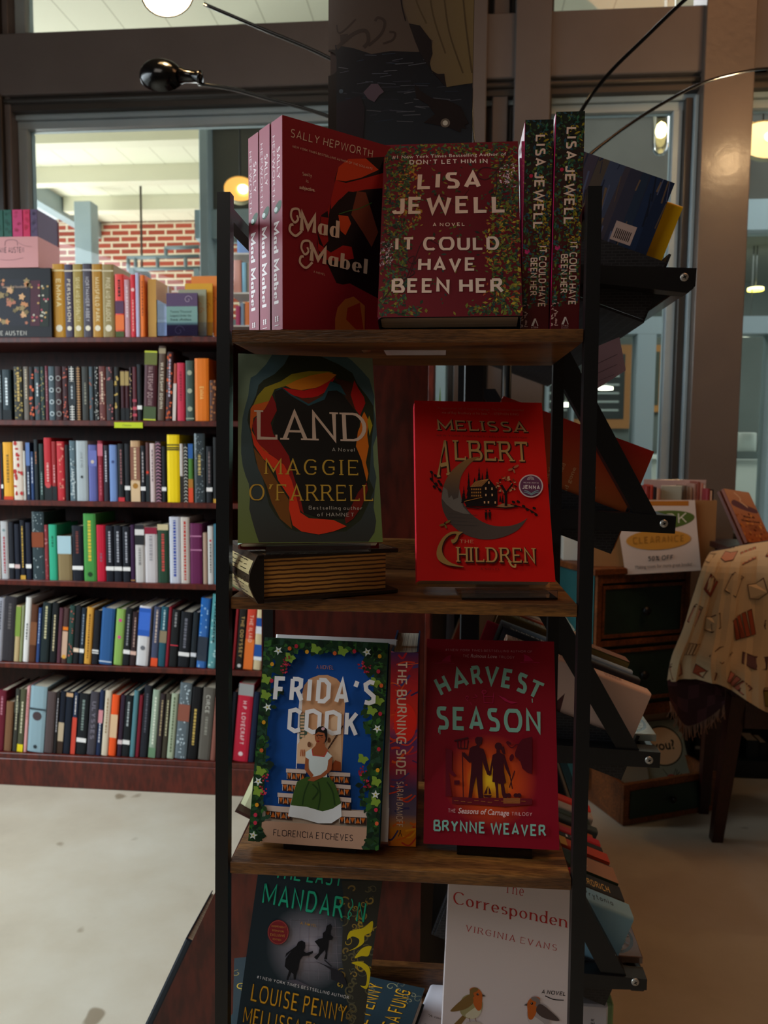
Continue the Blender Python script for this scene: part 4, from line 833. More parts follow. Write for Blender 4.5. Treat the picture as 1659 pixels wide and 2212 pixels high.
def art_corr(c):
    c.poly([(400,0),(1700,0),(1700,1700),(400,1700)], '#e6dadc')
    RD = '#c03030'
    c.text('The', (1050,232), (1196,262), (1056,150), RD, wt=.95, thin=.35, serif=1)
    c.text('Correspondent', (660,310), (1592,505), (664,222), RD, wt=1.15, thin=.4, serif=.9, sp=1.0)
    c.text('VIRGINIA EVANS', (750,512), (1455,665), (756,468), RD, wt=.9, thin=.4, serif=1, sp=3)
    c.text('A NOVEL', (1342,992), (1530,1012), (1350,962), '#1a1418', wt=1.6, cap='round', angular=True); c.line([(1372,1012),(1440,1040),(1520,1046)], .0012, '#1a1418', sm=True)
    # robins
    for (f, bx, by, s, body, wing, rng) in ((1, 770, 1060, 1, '#a8a070', '#8a6a38', 0), (-1, 1330, 1130, 1, '#b8aeb0', '#5a4a48', 0)):
        X = lambda x, y: (bx+f*x, by+y)
        c.poly([X(-150,200),X(-60,110),X(-30,125),X(-70,180),X(-120,215)], wing)
        c.poly([X(-80,40),X(-60,-30),X(0,-60),X(60,-50),X(100,0),X(95,70),X(60,120),X(0,140),X(-50,120),X(-78,90)], body, sm=True)
        c.poly([X(20,60),X(90,20),X(85,90),X(50,130),X(0,138),X(-40,110)], '#dcd4b8' if f == 1 else '#d8d0d0', sm=True)
        c.poly([X(0,-90),X(10,-108),X(45,-115),X(80,-95),X(100,-60),X(98,0),X(90,60),X(60,70),X(30,20),X(20,-30)], '#d06a28', sm=True)
        c.poly([X(0,-60),X(5,-95),X(40,-114),X(70,-105),X(60,-85),X(30,-70),X(35,-40),X(0,-30)], wing if f == 1 else '#8a7e7c', sm=True)
        c.poly([X(-20,-50),X(20,-40),X(25,10),X(-40,60),X(-150,80),X(-140,50)], wing, sm=True)
        c.ell(*X(64,-60), 10, 10, '#16100e', 12); c.ell(*X(67,-63), 3, 3, '#f0e8e0', 8); c.poly([X(100,-62),X(128,-46),X(102,-42)], '#4a4440')
        for q in (0, 50): c.line([X(q-10,130),X(q,170),X(q+25,215)], .0007, '#8a5a3c'); c.line([X(q+25,215),X(q-15,212)], .0007, '#8a5a3c')
    c.poly([(735,1225),(800,1215),(860,1228),(880,1290),(720,1290)], '#cfc0b4'); c.poly([(545,1240),(620,1262),(660,1290),(545,1290)], '#b8883c')
CQ = [(642.,72.),(1573.,126.),(1547.,1587.),(516.,1533.)]
book('hardcover_book', 'pale pink hardcover The Correspondent with two robins, on the bottom visible shelf', 'book', poseM(-.0038, .929, .4918, 4.1, -3.7, 2.1), .159, .2438, .024, '#e6dadc', art_corr, CQ, rad=.006, inner='#b02c3a')

# books lying flat on the bottom visible shelf
def flatM(p_br, p_tr, z):   # book lying face up: reading direction goes from p_bl->p_br
    a = Vector(p_br); b2 = Vector(p_tr); u = (b2-a).normalized(); n = Vector((0, 0, 1)); v = n.cross(u)
    return a, u, v
def art_fung(c):
    W_, H_ = c.w, c.h; c._poly([(0, 0), (W_, 0), (W_, H_), (0, H_)], '#2a3a42'); c.k = 1; rng = random.Random(8)
    for k in range(34): c.k = 1+k % 5*.4; swirl(c, W_*rng.uniform(.78, 1), H_*rng.uniform(0, 1), .009*rng.uniform(.5, 1), rng.choice(['#8a8468', '#6a6a5a', '#a09a70']), .0012, rng.uniform(0, 6), 1, rng.choice((-1, 1)))
    c.k = 5; Y2 = '#e8a824'; k = dict(wt=1.1, cap='round', sp=2.2, sh=(.0006, -.0006, hexc('#4a3410'), .0006))
    c.text('LOUISE PENNY', (W_*.05, H_*.24), (W_*.92, H_*.24), (W_*.05, H_*.33), Y2, **k); c.text('MELLISSA FUNG', (W_*.05, H_*.07), (W_*.92, H_*.07), (W_*.05, H_*.16), Y2, **k)
    c.text('#1 NEW YORK TIMES BESTSELLING AUTHOR', (W_*.08, H_*.37), (W_*.86, H_*.37), (W_*.08, H_*.392), '#e4e0e0', wt=1.4)
def lying(label, x, y, z, ang, w, h, t, col, art=None, name='hardcover_book', inner=None, group=None):
    # face up: local -y (cover) -> world +z ; local z (up of cover) -> horizontal
    m = Matrix.Translation((x, y, z+t))@Matrix.Rotation(R(ang), 4, 'Z')@Matrix.Rotation(R(-90), 4, 'X')
    return book(name, label, 'book', m, w, h, t, col, art, None, rad=.005, inner=inner, group=group)
def lie2(label, pa, pb, z, t, w, h, col, art, corner, inner=None):   # pa, pb: two pixels on the visible edge at the book's top face
    a, b2 = Vector(atZ(*pa, z+t)), Vector(atZ(*pb, z+t)); d = (a-b2).normalized()
    if corner == 'right': ang = math.atan2(d.y, d.x); o = a-d*w
    else: ang = math.atan2(-d.x, d.y); o = a-d*h
    return lying(label, o.x, o.y, z, math.degrees(ang), w, h, t, col, art, inner=inner)
lie2('slate copy of THE LAST MANDARIN lying flat, yellow author lettering pointing to the back', (917, 2135), (892, 2205), .4853, .026, .155, .235, '#2a3a42', art_fung, 'right', '#20282c')
def art_swirl(c):
    rng = random.Random(12); W_, H_ = c.w, c.h
    c._poly([(0, 0), (W_, 0), (W_, H_), (0, H_)], '#2e3a40'); c.k = 1
    for k in range(90): c.k = 1+k % 6*.4; swirl(c, W_*rng.uniform(0, 1), H_*rng.uniform(0, 1), .011*rng.uniform(.5, 1), rng.choice(['#8a7a48', '#a8905a', '#5a5a4c', '#c8a838']), .0014, rng.uniform(0, 6), 1, rng.choice((-1, 1)))
def art_white(c):
    W_, H_ = c.w, c.h
    for i, t in enumerate(('"A cause for celebration." —Ann Patchett', 'a novel to read and share')): c.btext(t, (W_*.1, H_*(.5-.08*i)), (W_*.9, H_*(.5-.08*i)), (W_*.1, H_*(.52-.08*i)), '#3a3438')

# acrylic easels under the face-out books
def easel(label, x, y, z, yaw, w, m, tilt):
    e = thing('book_easel', label, 'book stand', poseM(x, y, z, yaw, 0, 0)); mb = MB()
    mb.box((0, -.004, 0), (w, .06, .002)); mb.box((0, -.004, .002), (w, -.002, .011)); mb.build('base_plate', m, e)
    mb = MB(); a = math.tan(R(tilt)); mb.hexa([(w*.2, .040, .002), (w*.8, .040, .002), (w*.8, .042, .002), (w*.2, .042, .002), (w*.3, .040+.09*a, .092), (w*.7, .040+.09*a, .092), (w*.7, .042+.09*a, .092), (w*.3, .042+.09*a, .092)]); mb.build('back_plate', m, e)
easel('clear acrylic easel holding the green LAND hardcover', -.207, .8385, 1.1508, 15.5, .118, ACRYL, 22)
easel('clear acrylic easel holding the red crescent moon hardcover', .012, .888, 1.0965, 7.2, .112, ACRYL, 24)
easel("black easel holding up the seated woman cover", -.20, .897, .7793, -.6, .09, GLOSSB, 17)
easel('black easel holding up the HARVEST SEASON cover', .012, .9065, .7793, -.7, .09, GLOSSB, 20)

# old leather book box under LAND
ob = thing('antique_book', 'thick old leather-bound book with gilt page edges lying under the LAND hardcover', 'book', poseM(-.211, .8335, 1.0962, 30, 0, 0))
L_, D_, H_ = .170, .15, .0545
OLDL = mottled('old_leather', '#2a1a10', '#1a100a', 30, .35, .5); mp = None
mb = MB(); mb.box((-.004, 0, 0), (L_, D_, .005), '#2a1c12', bev=.001); mb.box((-.004, 0, H_-.005), (L_, D_, H_), '#2a1c12', bev=.001)
c = Canvas(mb, (0, 0, H_), (1, 0, 0), (0, 1, 0), (0, 0, 1), L_, D_)
for q in (.006, .012): c.line([(q, q), (L_-q, q), (L_-q, D_-q), (q, D_-q)], .0008, '#b08a58', closed=True)
rng = random.Random(1)
for k in range(60): c.k = 3+k % 5*.4; swirl(c, rng.uniform(.015, L_-.015), rng.uniform(.015, D_-.02), rng.uniform(.005, .011), rng.choice(['#b89868', '#8a6a40', '#cbb083']), .0008, rng.uniform(0, 6), 1.2, rng.choice((-1, 1)))
mb.build('cover_boards', PR, ob)
mb = MB(); n = 10; prof = [(-.004-.010*math.sin(math.pi*k/n), H_*k/n) for k in range(n+1)]
for (a, z0), (a2, z1) in zip(prof, prof[1:]): mb.face([(a, D_, z0), (a, 0, z0), (a2, 0, z1), (a2, D_, z1)], '#3a2c20', 0)
for yy in (0, D_):
    q = [(a, yy, z) for a, z in prof]+[(.003, yy, H_), (.003, yy, 0)]; mb.face(q[::-1] if yy == 0 else q, '#1a120c')
c = Canvas(mb, (0, D_, 0), (0, -1, 0), (0, 0, 1), (-1, 0, 0), D_, H_, fn=lambda u, v, e: Vector((-.004-.010*math.sin(math.pi*v/H_)-e, D_-u, v)))
c._poly([(0.005, .006), (D_-.004, .006), (D_-.004, .02), (.005, .02)], '#b8a478'); c._poly([(0.005, .02), (D_-.004, .02), (D_-.004, .036), (.005, .036)], '#b8a478'); c._poly([(0.005, .036), (D_-.004, .036), (D_-.004, .048), (.005, .048)], '#b8a478'); c.k = 2
for k in range(120): x = rng.uniform(.01, D_-.02); v = rng.choice([.01+.0045*j for j in range(9)]); c.line([(x, v), (x+rng.uniform(.004, .012), v+.0006)], .0008, '#3a3020', up=.03)
mb.build('spine', PRG, ob)
GILT = mat('gilt_page_edge', '#b0742c', .42, metal=.15); t, b, N = nodes(GILT); mp = coords(t, N, (1, 1, 1)); w1 = N('ShaderNodeTexWave', wave_type='BANDS', bands_direction='Z'); w1.inputs['Scale'].default_value = 62; w1.inputs['Distortion'].default_value = 1.2
t.links.new(mp.outputs[0], w1.inputs['Vector']); r = ramp(N, [(.15, '#5a3010'), (.5, '#d89a4c')]); t.links.new(w1.outputs['Fac'], r.inputs[0]); t.links.new(r.outputs[0], b.inputs['Base Color'])
mb = MB(); mb.box((.003, .007, .0055), (L_-.014, D_-.006, H_-.0055)); lbl(mb.build('page_block', GILT, ob), 'ribbed gilt page edges')

# tall slipcase behind the top shelf books
sl = thing('slipcase', 'tall dark slipcase painted with a stormy sea and beasts, rising behind the top books', 'slipcase', poseM(-.1785, 1.085, 1.4065, 1, 0, 0))
def art_slip(c):
    W_, H_ = c.w, c.h; c.H = None
    Q = [(243,-300),(1150,-300),(1165,1300),(262,1300)]
def slipmap(x, y): return ((x-245)/910*.197, (2212-y)/3.072/1661*1.09+(-.0))
mb = MB(); SW, SH, ST = .197, .60, .045
n = 14; notch = [( .0145*math.sin(math.pi*k/n), .387-.016*math.cos(math.pi*k/n)) for k in range(n+1)]
front = [(0, 0, 0), (SW, 0, 0), (SW, 0, SH), (0, 0, SH)]+[(x, 0, z) for x, z in notch[::-1]]
mb.prism([Vector(p) for p in front], (0, .002, 0), '#241c18'); mb.prism([Vector((p[0], ST-.002, p[2])) for p in front], (0, .002, 0), '#241c18')
mb.box((0, .002, 0), (SW, ST-.002, .002), '#241c18'); mb.box((0, .002, SH-.002), (SW, ST-.002, SH), '#241c18'); mb.box((SW-.002, .002, .002), (SW, ST-.002, SH-.002), '#6a4a3c')
c = Canvas(mb, (0, 0, 0), (1, 0, 0), (0, 0, 1), (0, -1, 0), SW, SH)
def sp(*pts): return [((x-248)/905*SW, .387+(520-y)/905*SW) for x, y in pts]
BRN = lambda x, y: tuple(a+(b-a)*min(1, max(0, (y-.30)/.22)) for a, b in zip(hexc('#5c4a40'), hexc('#4a3c34')))
for y0 in np.arange(.35, SH-.001, .02): y1 = min(y0+.02, SH); c.mb.face([c.P(p) for p in ((.016, y0), (SW, y0), (SW, y1), (.016, y1))], [BRN(0, y0), BRN(0, y0), BRN(0, y1), BRN(0, y1)])
c._poly([(0, .405), (.016, .405), (.016, SH), (0, SH)], BRN)
c.k = 1; c._poly(sp((290,410),(400,430),(520,470),(640,455),(800,465),(1150,470),(1150,1300),(300,1300),(300,500)), lambda x, y: tuple(a+(b-a)*min(1, max(0, (y-.22)/.15)) for a, b in zip(hexc('#30353a'), hexc('#1c1a1e')))); c.k = 2
for k in range(60):
    x = rng.uniform(300, 1000); y = rng.uniform(470, 900); c.k = 2+k % 4*.3; c.line(sp((x, y), (x+rng.uniform(40, 120), y+rng.uniform(-14, 14))), .0009, rng.choice(['#4a4a52', '#35343c', '#5a585c', '#2c3440']), up=0)
c.k = 4
KB = '#241c1c'
c.line(sp((300,430),(400,350),(480,330),(500,390),(470,430)), .005, '#3c2e28', sm=True, up=1); c.line(sp((500,420),(580,350),(600,280),(560,255),(540,275)), .0035, '#3c2e28', sm=True); c.line(sp((590,410),(650,390),(665,350),(630,340)), .0026, '#3c2e28', sm=True); c.line(sp((300,290),(320,340),(420,260)), .002, '#3c2e28', sm=True); c._poly(sp((320,350),(370,345),(370,390),(325,395)), '#3c2e28')
c.line(sp((700,-40),(700,150),(730,280)), .0016, KB, sm=True); c.line(sp((520,80),(600,20),(680,0)), .0014, '#3a2c26', sm=True); c.line(sp((640,110),(690,20)), .0014, '#3a2c26')
c._poly(sp((705,-250),(1150,-250),(1150,660),(1060,670),(990,680),(975,610),(900,590),(885,540),(900,400),(860,380),(800,330),(750,290),(715,200),(702,60)), lambda x, y: tuple(a+(b-a)*min(1, max(0, x/SW*1.6-.8)) for a, b in zip(hexc('#5e4c3c'), hexc('#7a6440')))); c.k += 1
for P1 in (((760,0),(790,150),(860,300)), ((860,0),(900,250),(980,480)), ((960,100),(1000,350),(1090,600)), ((1060,-50),(1100,300),(1145,600))): c.line(sp(*P1), .0022, '#54432e', sm=True)
c._poly(sp((750,295),(820,310),(890,400),(900,480),(880,540),(885,570),(930,600),(975,600),(985,680),(880,560),(820,470),(790,400)), KB); c.k += 1
c._poly(sp((790,655),(830,700),(900,745),(1000,760),(1080,800),(1130,900),(1105,910),(1115,935),(1085,925),(1080,955),(1000,920),(850,890),(920,840),(870,780),(800,740)), KB); c.k += 1
c.ell(*sp((985,895))[0], .0065, .006, '#6a5c50', 16); c.ell(*sp((985,895))[0], .0035, .0034, '#c8bca8', 14)
c._poly(sp((470,700),(520,650),(560,650),(600,700),(570,720),(540,760),(500,740)), '#5a4850'); c.ell(*sp((330,690))[0], .003, .003, '#4a545c', 10)
c._poly(sp((300,760),(450,720),(480,800),(470,1000),(300,1000)), '#2a2226')
mb.build('case', PRG, sl)
mb = MB(); mb.box((.0025, .003, .0025), (SW-.0025, ST-.003, SH-.0025), '#4a3c38'); mb.build('volume', PRM, sl)

lie2('swirl-patterned hardcover lying flat half under the tilted slate hardcover', (506, 2070), (503, 2180), .4627, .022, .15, .2, '#2e3a40', art_swirl, 'left')
lie2('white-backed hardcover lying flat beneath the robin cover', (946, 2083), (893, 2212), .4627, .018, .145, .22, '#d4d2dc', art_white, 'left')
# ------------------------------------------------------------------ room shell
def X(px, py, Y): return float(atY(px, py, Y)[0])
def Z(px, py, Y): return float(atY(px, py, Y)[2])
def struct(name, mb, m): return tag(mb.build(name, m), kind='structure')
def sbox(name, a, b, m, bev=0):
    mb = MB(); mb.box(a, b, bev=bev); return struct(name, mb, m)
FLOOR = mat('stained_concrete', rough=.42, spec=.4); t, b, N = nodes(FLOOR); mp = coords(t, N, (1, 1, 1))
n1 = N('ShaderNodeTexNoise'); n1.inputs['Scale'].default_value = 1.6; n1.inputs['Detail'].default_value = 9; n1.inputs['Roughness'].default_value = .62; t.links.new(mp.outputs[0], n1.inputs['Vector'])
r = ramp(N, [(.3, '#a39684'), (.5, '#b5a995'), (.7, '#c0b7a6')]); t.links.new(n1.outputs['Fac'], r.inputs[0])
v1 = N('ShaderNodeTexNoise'); v1.inputs['Scale'].default_value = 5.5; v1.inputs['Detail'].default_value = 2; t.links.new(mp.outputs[0], v1.inputs['Vector'])
r2 = ramp(N, [(.70, '#ffffff'), (.73, '#a89a88')]); t.links.new(v1.outputs['Fac'], r2.inputs[0])
mx = N('ShaderNodeMixRGB', blend_type='MULTIPLY'); mx.inputs[0].default_value = .8; t.links.new(r.outputs[0], mx.inputs[1]); t.links.new(r2.outputs[0], mx.inputs[2]); t.links.new(mx.outputs[0], b.inputs['Base Color'])
WALLP = mottled('warm_grey_wall_paint', '#857c72', '#8d8479', 2, .8, .1)
CEILP = mottled('dark_ceiling_paint', '#5c5650', '#645d56', 2, .8, .1)
WY = 3.3; CZ = 4.3; XL, XR, YB = -3.4, 3.0, -2.6
sbox('floor', (XL, YB, -.1), (XR, WY+.2, 0), FLOOR)
sbox('ceiling', (XL, YB, CZ), (XR, WY+.2, CZ+.1), CEILP)
sbox('wall_back', (XL, YB-.1, 0), (XR, YB, CZ), WALLP); sbox('wall_right', (XR, YB, 0), (XR+.1, WY+.2, CZ), WALLP)
sbox('wall_left', (XL-.1, YB, 0), (XL, -.4, CZ), WALLP); sbox('wall_left', (XL-.1, -.4, 0), (XL, 2.6, .7), WALLP); sbox('wall_left', (XL-.1, -.4, 3.0), (XL, 2.6, CZ), WALLP); sbox('wall_left', (XL-.1, 2.6, 0), (XL, WY+.2, CZ), WALLP)
sbox('window_4', (XL-.06, -.4, .7), (XL-.05, 2.6, 3.0), GLASS)
# window wall: sill wall, transom beam, stiles
zs = Z(1560, 1160, WY); zt0, zt1 = Z(0, 210, WY), Z(0, 78, WY)
sbox('wall_front', (XL, WY, 0), (XR, WY+.16, zs), FRAMED)
sbox('trim_1', (XL, WY-.03, zs), (XR, WY+.05, zs+.02), FRAMED, .003)
sbox('wall_front', (XL, WY, 4.0), (XR, WY+.16, CZ), FRAME)
sbox('trim_2', (XL, WY-.02, zt0), (XR, WY+.14, zt1), FRAME, .004)
zm = Z(0, 240, WY)
mb = MB(); mb.box((XL, WY+.005, zm), (XR, WY+.06, zt0-.001)); mb.tube([(XL, WY+.002, zt0-.02), (XR, WY+.002, zt0-.02)], .012, n=8); struct('trim_3', mb, FRAMED)
zf = Z(47, 268, WY); zf2 = Z(47, 250, WY)
sbox('trim_4', (XL, WY+.04, zf2), (XR, WY+.12, zm-.001), FRAMEX); sbox('trim_4', (XL, WY+.055, zf), (XR, WY+.11, zf2-.003), FRAMEX)
def stile(x0, x1, m, y0=WY-.02, y1=WY+.14, z0=0, z1=CZ, n='trim_5'): return sbox(n, (x0, y0, z0), (x1, y1, z1), m, .003)
xa = X(12, 350, WY); xb = X(26, 350, WY); xc = X(47, 350, WY)
stile(XL, xa, FRAMED); stile(xa+.001, xb, FRAME, WY, WY+.13); stile(xb+.001, xc, FRAMEX, WY+.05, WY+.12, zs, zf)
stile(xb+.001, X(41, 40, WY), FRAMEX, WY+.05, WY+.12, zt1, 4.0)
p1, p2, p3, p4, p5, p6 = [X(px, 300, WY) for px in (974, 987, 1048, 1108, 1184, 1190)]
stile(p1, p2, FRAMED, WY+.02, WY+.12, zs, zm); stile(p2+.001, p3, FRAME, WY-.04, WY+.14); stile(p3+.001, p4-.001, FRAMED, WY+.05, WY+.12)
sbox('trim_6', (X(1062, 300, WY), WY+.01, 0), (X(1096, 300, WY), WY+.049, CZ), FRAME, .004); stile(p4, p5, FRAME, WY-.04, WY+.14); stile(p5+.001, p6, FRAMED, WY, WY+.12, zs, 4.0)
q0, q1, q2, q3, q4 = [X(px, 500, WY) for px in (1452, 1473, 1490, 1499, 1605)]
stile(q0, q1, FRAMEX, WY+.05, WY+.11, zs, zf, 'trim_7'); stile(q1+.001, q2, FRAMED, WY+.02, WY+.12, zs, zf2, 'trim_7'); stile(q2+.001, q3, FRAMEX, WY-.005, WY+.12, zs, zf2, 'trim_7')
COLM = mottled('painted_wood_column', '#665a52', '#70635a', 2.5, .34, .5)
stile(q3+.001, q4, COLM, WY-.05, WY+.14, n='trim_8'); stile(X(1540, 120, WY), X(1660, 120, WY), FRAME, WY-.03, WY+.1, zt0, CZ, 'trim_8'); stile(X(1900, 500, WY), XR, FRAME, n='trim_8')
for i, (a, bb) in enumerate(((xc, p1), (p6, q0), (q4, X(1900, 500, WY)))):
    sbox(f'window_{i+1}', (a, WY+.08, zs+.02), (bb, WY+.086, zf), GLASS)
    sbox(f'window_{i+5}', (a, WY+.08, zt1), (bb, WY+.086, 4.0), GLASS)

# ------------------------------------------------------------------ porch outside
CREAM = mat('cream_painted_boards', '#e9e6cf', .6); t, b, N = nodes(CREAM); mp = coords(t, N, (1, 1, 1)); w1 = N('ShaderNodeTexWave', wave_type='BANDS', bands_direction='X', wave_profile='SAW'); w1.inputs['Scale'].default_value = 1.2
t.links.new(mp.outputs[0], w1.inputs['Vector']); r = ramp(N, [(.0, '#a9a68e'), (.035, '#ece9d3')]); t.links.new(w1.outputs['Fac'], r.inputs[0]); t.links.new(r.outputs[0], b.inputs['Base Color'])
CREAM2 = mat('cream_paint', '#e6e2cb', .6)
PZ = 3.55; PY0 = WY+.16; PY1 = 7.78; PXL = float(atZ(50, 372, PZ)[0])-.1
sbox('floor_porch', (-8, PY0, -.15), (6, 14, -.02), mat('pale_paving', '#cfcabf', .8))
sbox('ceiling_porch', (PXL, PY0, PZ), (6, PY1, PZ+.1), CREAM)
for yy in (352, 417, 262):
    Yb = float(atZ(250, yy+10, PZ)[1]); mb = MB(); mb.box((PXL+.12, Yb-.06, PZ-.13), (X(455, 350, Yb) if yy > 300 else 6, Yb+.06, PZ-.001)); tag(mb.build('porch_beam', CREAM2), {352: 'middle cream beam crossing the porch ceiling outside the left window', 417: 'farthest cream beam under the porch ceiling, nearest the brick wall', 262: 'nearest cream beam along the top of the left window, under the porch ceiling'}[yy], 'beam')
mb = MB(); mb.box((PXL, PY0, PZ-.16), (PXL+.1, PY1, PZ-.001)); tag(mb.build('porch_fascia_beam', FRAMEX), 'grey fascia beam at the open left edge of the porch ceiling', 'beam')
BRICK = mat('red_brick', rough=.85); t, b, N = nodes(BRICK); mp = coords(t, N, (1, 1, 1), (R(90), 0, 0)); bt = N('ShaderNodeTexBrick'); t.links.new(mp.outputs[0], bt.inputs['Vector'])
bt.inputs['Scale'].default_value = 1; bt.inputs['Brick Width'].default_value = .19; bt.inputs['Row Height'].default_value = .062; bt.inputs['Mortar Size'].default_value = .010; bt.inputs['Color1'].default_value = (*hexc('#b5523f'), 1); bt.inputs['Color2'].default_value = (*hexc('#9c4636'), 1); bt.inputs['Mortar'].default_value = (*hexc('#e6d6bc'), 1)
t.links.new(bt.outputs['Color'], b.inputs['Base Color'])
BY = PY1; xg = X(122, 500, BY)
mb = MB(); mb.box((xg, BY, -.1), (X(560, 500, BY), BY+.2, Z(300, 470, BY))); struct('wall_brick', mb, BRICK)
mb = MB(); mb.box((xg, BY-.02, Z(300, 478, BY)), (X(560, 500, BY), BY+.2, PZ)); struct('trim_brick_top', mb, CREAM2)
Yp = 6.6; mb = MB(); mb.box((X(160, 480, Yp), Yp, 0), (X(197, 480, Yp), Yp+.14, PZ-.161), bev=.005); tag(mb.build('porch_post', FRAMEX), 'blue-grey square post in front of the brick wall outside', 'post')
# grey stucco wing with shop front
SY = 4.7; STUC = mottled('grey_stucco', '#5e5d58', '#676660', 4, .9, .2); sx0 = X(460, 350, SY)
zb1 = Z(1455, 434, SY)
sbox('wall_wing', (sx0, SY, zb1), (6, SY+.2, Z(500, 270, SY)), STUC); sbox('trim_9', (sx0-.1, SY-.06, Z(500, 270, SY)+.001), (6, SY+.2, PZ-.001), CREAM2)
mb = MB(); mb.box((X(441, 360, SY), SY-.1, -.02), (sx0-.002, SY+.1, Z(450, 276, SY)), bev=.005); tag(mb.build('porch_post', FRAMEX), 'tall pale blue-grey post at the corner of the grey wing outside', 'post')
SF = mat('shopfront_frame_paint', '#a9bcc4', .55)
for i, (a, bb) in enumerate(((432, 480), (600, 719), (1700, 1730))):
    pass
zA, zB, zC2, zD = Z(1640, 434, SY), Z(1640, 500, SY), Z(1640, 685, SY), Z(1640, 722, SY)
sbox('trim_10', (X(425, 470, SY), SY-.04, zB), (6, SY+.1, zA-.001), SF); sbox('trim_11', (X(425, 470, SY), SY-.04, zD), (6, SY+.1, zC2), SF)
for px0, px1 in ((425, 445), (1350, 1372)[:0] or (1372, 1412), (1235, 1240), (1180, 1186), (940, 962), (1660, 1690)):
    mb = MB(); mb.box((X(px0, 800, SY), SY-.04, 0), (X(px1, 800, SY), SY+.1, zD-.001)); struct('trim_12', mb, SF)
sbox('window_8', (X(445, 500, SY), SY+.04, .25), (6, SY+.045, zB), GLASS); sbox('trim_13', (X(445, 500, SY), SY-.02, .05), (6, SY+.1, .25), SF)
sbox('wall_cafe', (-1.2, SY+2.441, 0), (6, SY+2.54, 3), mottled('cafe_wall', '#4d5452', '#5a605e', 2, .8)); sbox('ceiling_cafe', (-1.2, SY+.2, 2.75), (6, SY+2.44, 2.85), mat('cafe_ceiling', '#6d726c', .8)); sbox('wall_cafe', (-1.3, SY+.2, 0), (-1.2, SY+2.7, 2.85), mat('cafe_side_wall', '#6b7370', .8))
CY = SY+2.4; GMD = mat('dark_cord', '#3a3e3e', .6)
mb = MB(); mb.box((X(1120, 800, CY), CY, Z(1250, 925, CY)), (X(1365, 800, CY), CY+.04, Z(1250, 745, CY)), '#8a5c34'); mb.box((X(1135, 800, CY), CY-.004, Z(1250, 905, CY)), (X(1350, 800, CY), CY-.001, Z(1250, 765, CY)), '#22282a')
c = Canvas(mb, (X(1135, 800, CY), CY-.0045, Z(1250, 905, CY)), (1, 0, 0), (0, 0, 1), (0, -1, 0), X(1350, 800, CY)-X(1135, 800, CY), Z(1250, 765, CY)-Z(1250, 905, CY)); c.eps = .001
for k in range(16): c.line([(.05+(k % 2)*.45, .08+k//2*.075), (.38+(k % 2)*.45, .08+k//2*.075)], .018, '#8d9694')
tag(mb.build('menu_board', PRM), 'framed chalk menu board on the far café wall across the porch', 'menu board')
mb = MB(); mb.box((X(1375, 800, CY), CY, Z(1400, 890, CY)), (X(1432, 800, CY), CY+.04, Z(1400, 745, CY)), '#a06c38'); mb.box((X(1385, 800, CY), CY-.004, Z(1400, 875, CY)), (X(1424, 800, CY), CY-.001, Z(1400, 760, CY)), '#3a4038'); tag(mb.build('picture', PRM), 'tall orange-framed board right of the chalk menu board', 'picture')
mb = MB(); mb.box((X(1150, 1000, CY-.5), CY-.5, .0), (5.5, CY-.1, Z(1250, 990, CY-.5)), '#c9ccc6'); mb.box((X(1150, 1000, CY-.5)-.03, CY-.53, Z(1250, 990, CY-.5)+.001), (5.53, CY-.07, Z(1250, 980, CY-.5)), '#e6e8e4'); tag(mb.build('cafe_counter', PRM), 'long white café counter seen through both panes', 'counter')
for px, py, d in ((1257, 822, 'nearest the grey post'), (1308, 842, 'lowest, over the menu board'), (1222, 878, 'beside the black brace'), (1620, 724, 'long strip past the brown column'), (1632, 628, 'yellow one high past the brown column')):
    Yl = 5.9; P0 = atY(px, py, Yl); mb = MB(); w = .10 if px != 1620 else .16
    mb.lathe([(w*.55, 0), (w*.55, .02), (.001, .03)], P0, (0, 0, 1), 16); mb.tube([tuple(P0+np.array([0, 0, .03])), (P0[0], P0[1], 2.749)], .004, mat=1)
    tag(mb.build('cafe_ceiling_lamp', [mat('lamp_glow', '#ffffff', em='#fff4d8' if py != 628 else '#ffd83a', ems=4), GMD]), f'small glowing café lamp, {d}', 'lamp', 'café lamps behind the glass')
mb = MB(); Yc = 5.4; P0 = atY(1608, 975, Yc); mb.lathe([(.001, 0), (.07, 0), (.07, .12), (.062, .125), (.001, .122)], P0, (0, 0, 1), 20, '#e6e8e2'); cup_z = P0[2]
tag(mb.build('paper_cup', PRM), 'white container on the café table past the brown column', 'cup')
mb = MB(); mb.box((X(1560, 1000, 5.1), 5.1, cup_z-.05), (5, 5.8, cup_z-.001), '#b9c2c2'); mb.box((X(1580, 1000, 5.1), 5.2, 0), (X(1590, 1000, 5.1), 5.7, cup_z-.051), '#8f9a9c'); mb.box((4.8, 5.2, 0), (4.9, 5.7, cup_z-.051), '#8f9a9c'); tag(mb.build('cafe_table', PRM), 'pale table behind the far shop glass holding a white container', 'table')
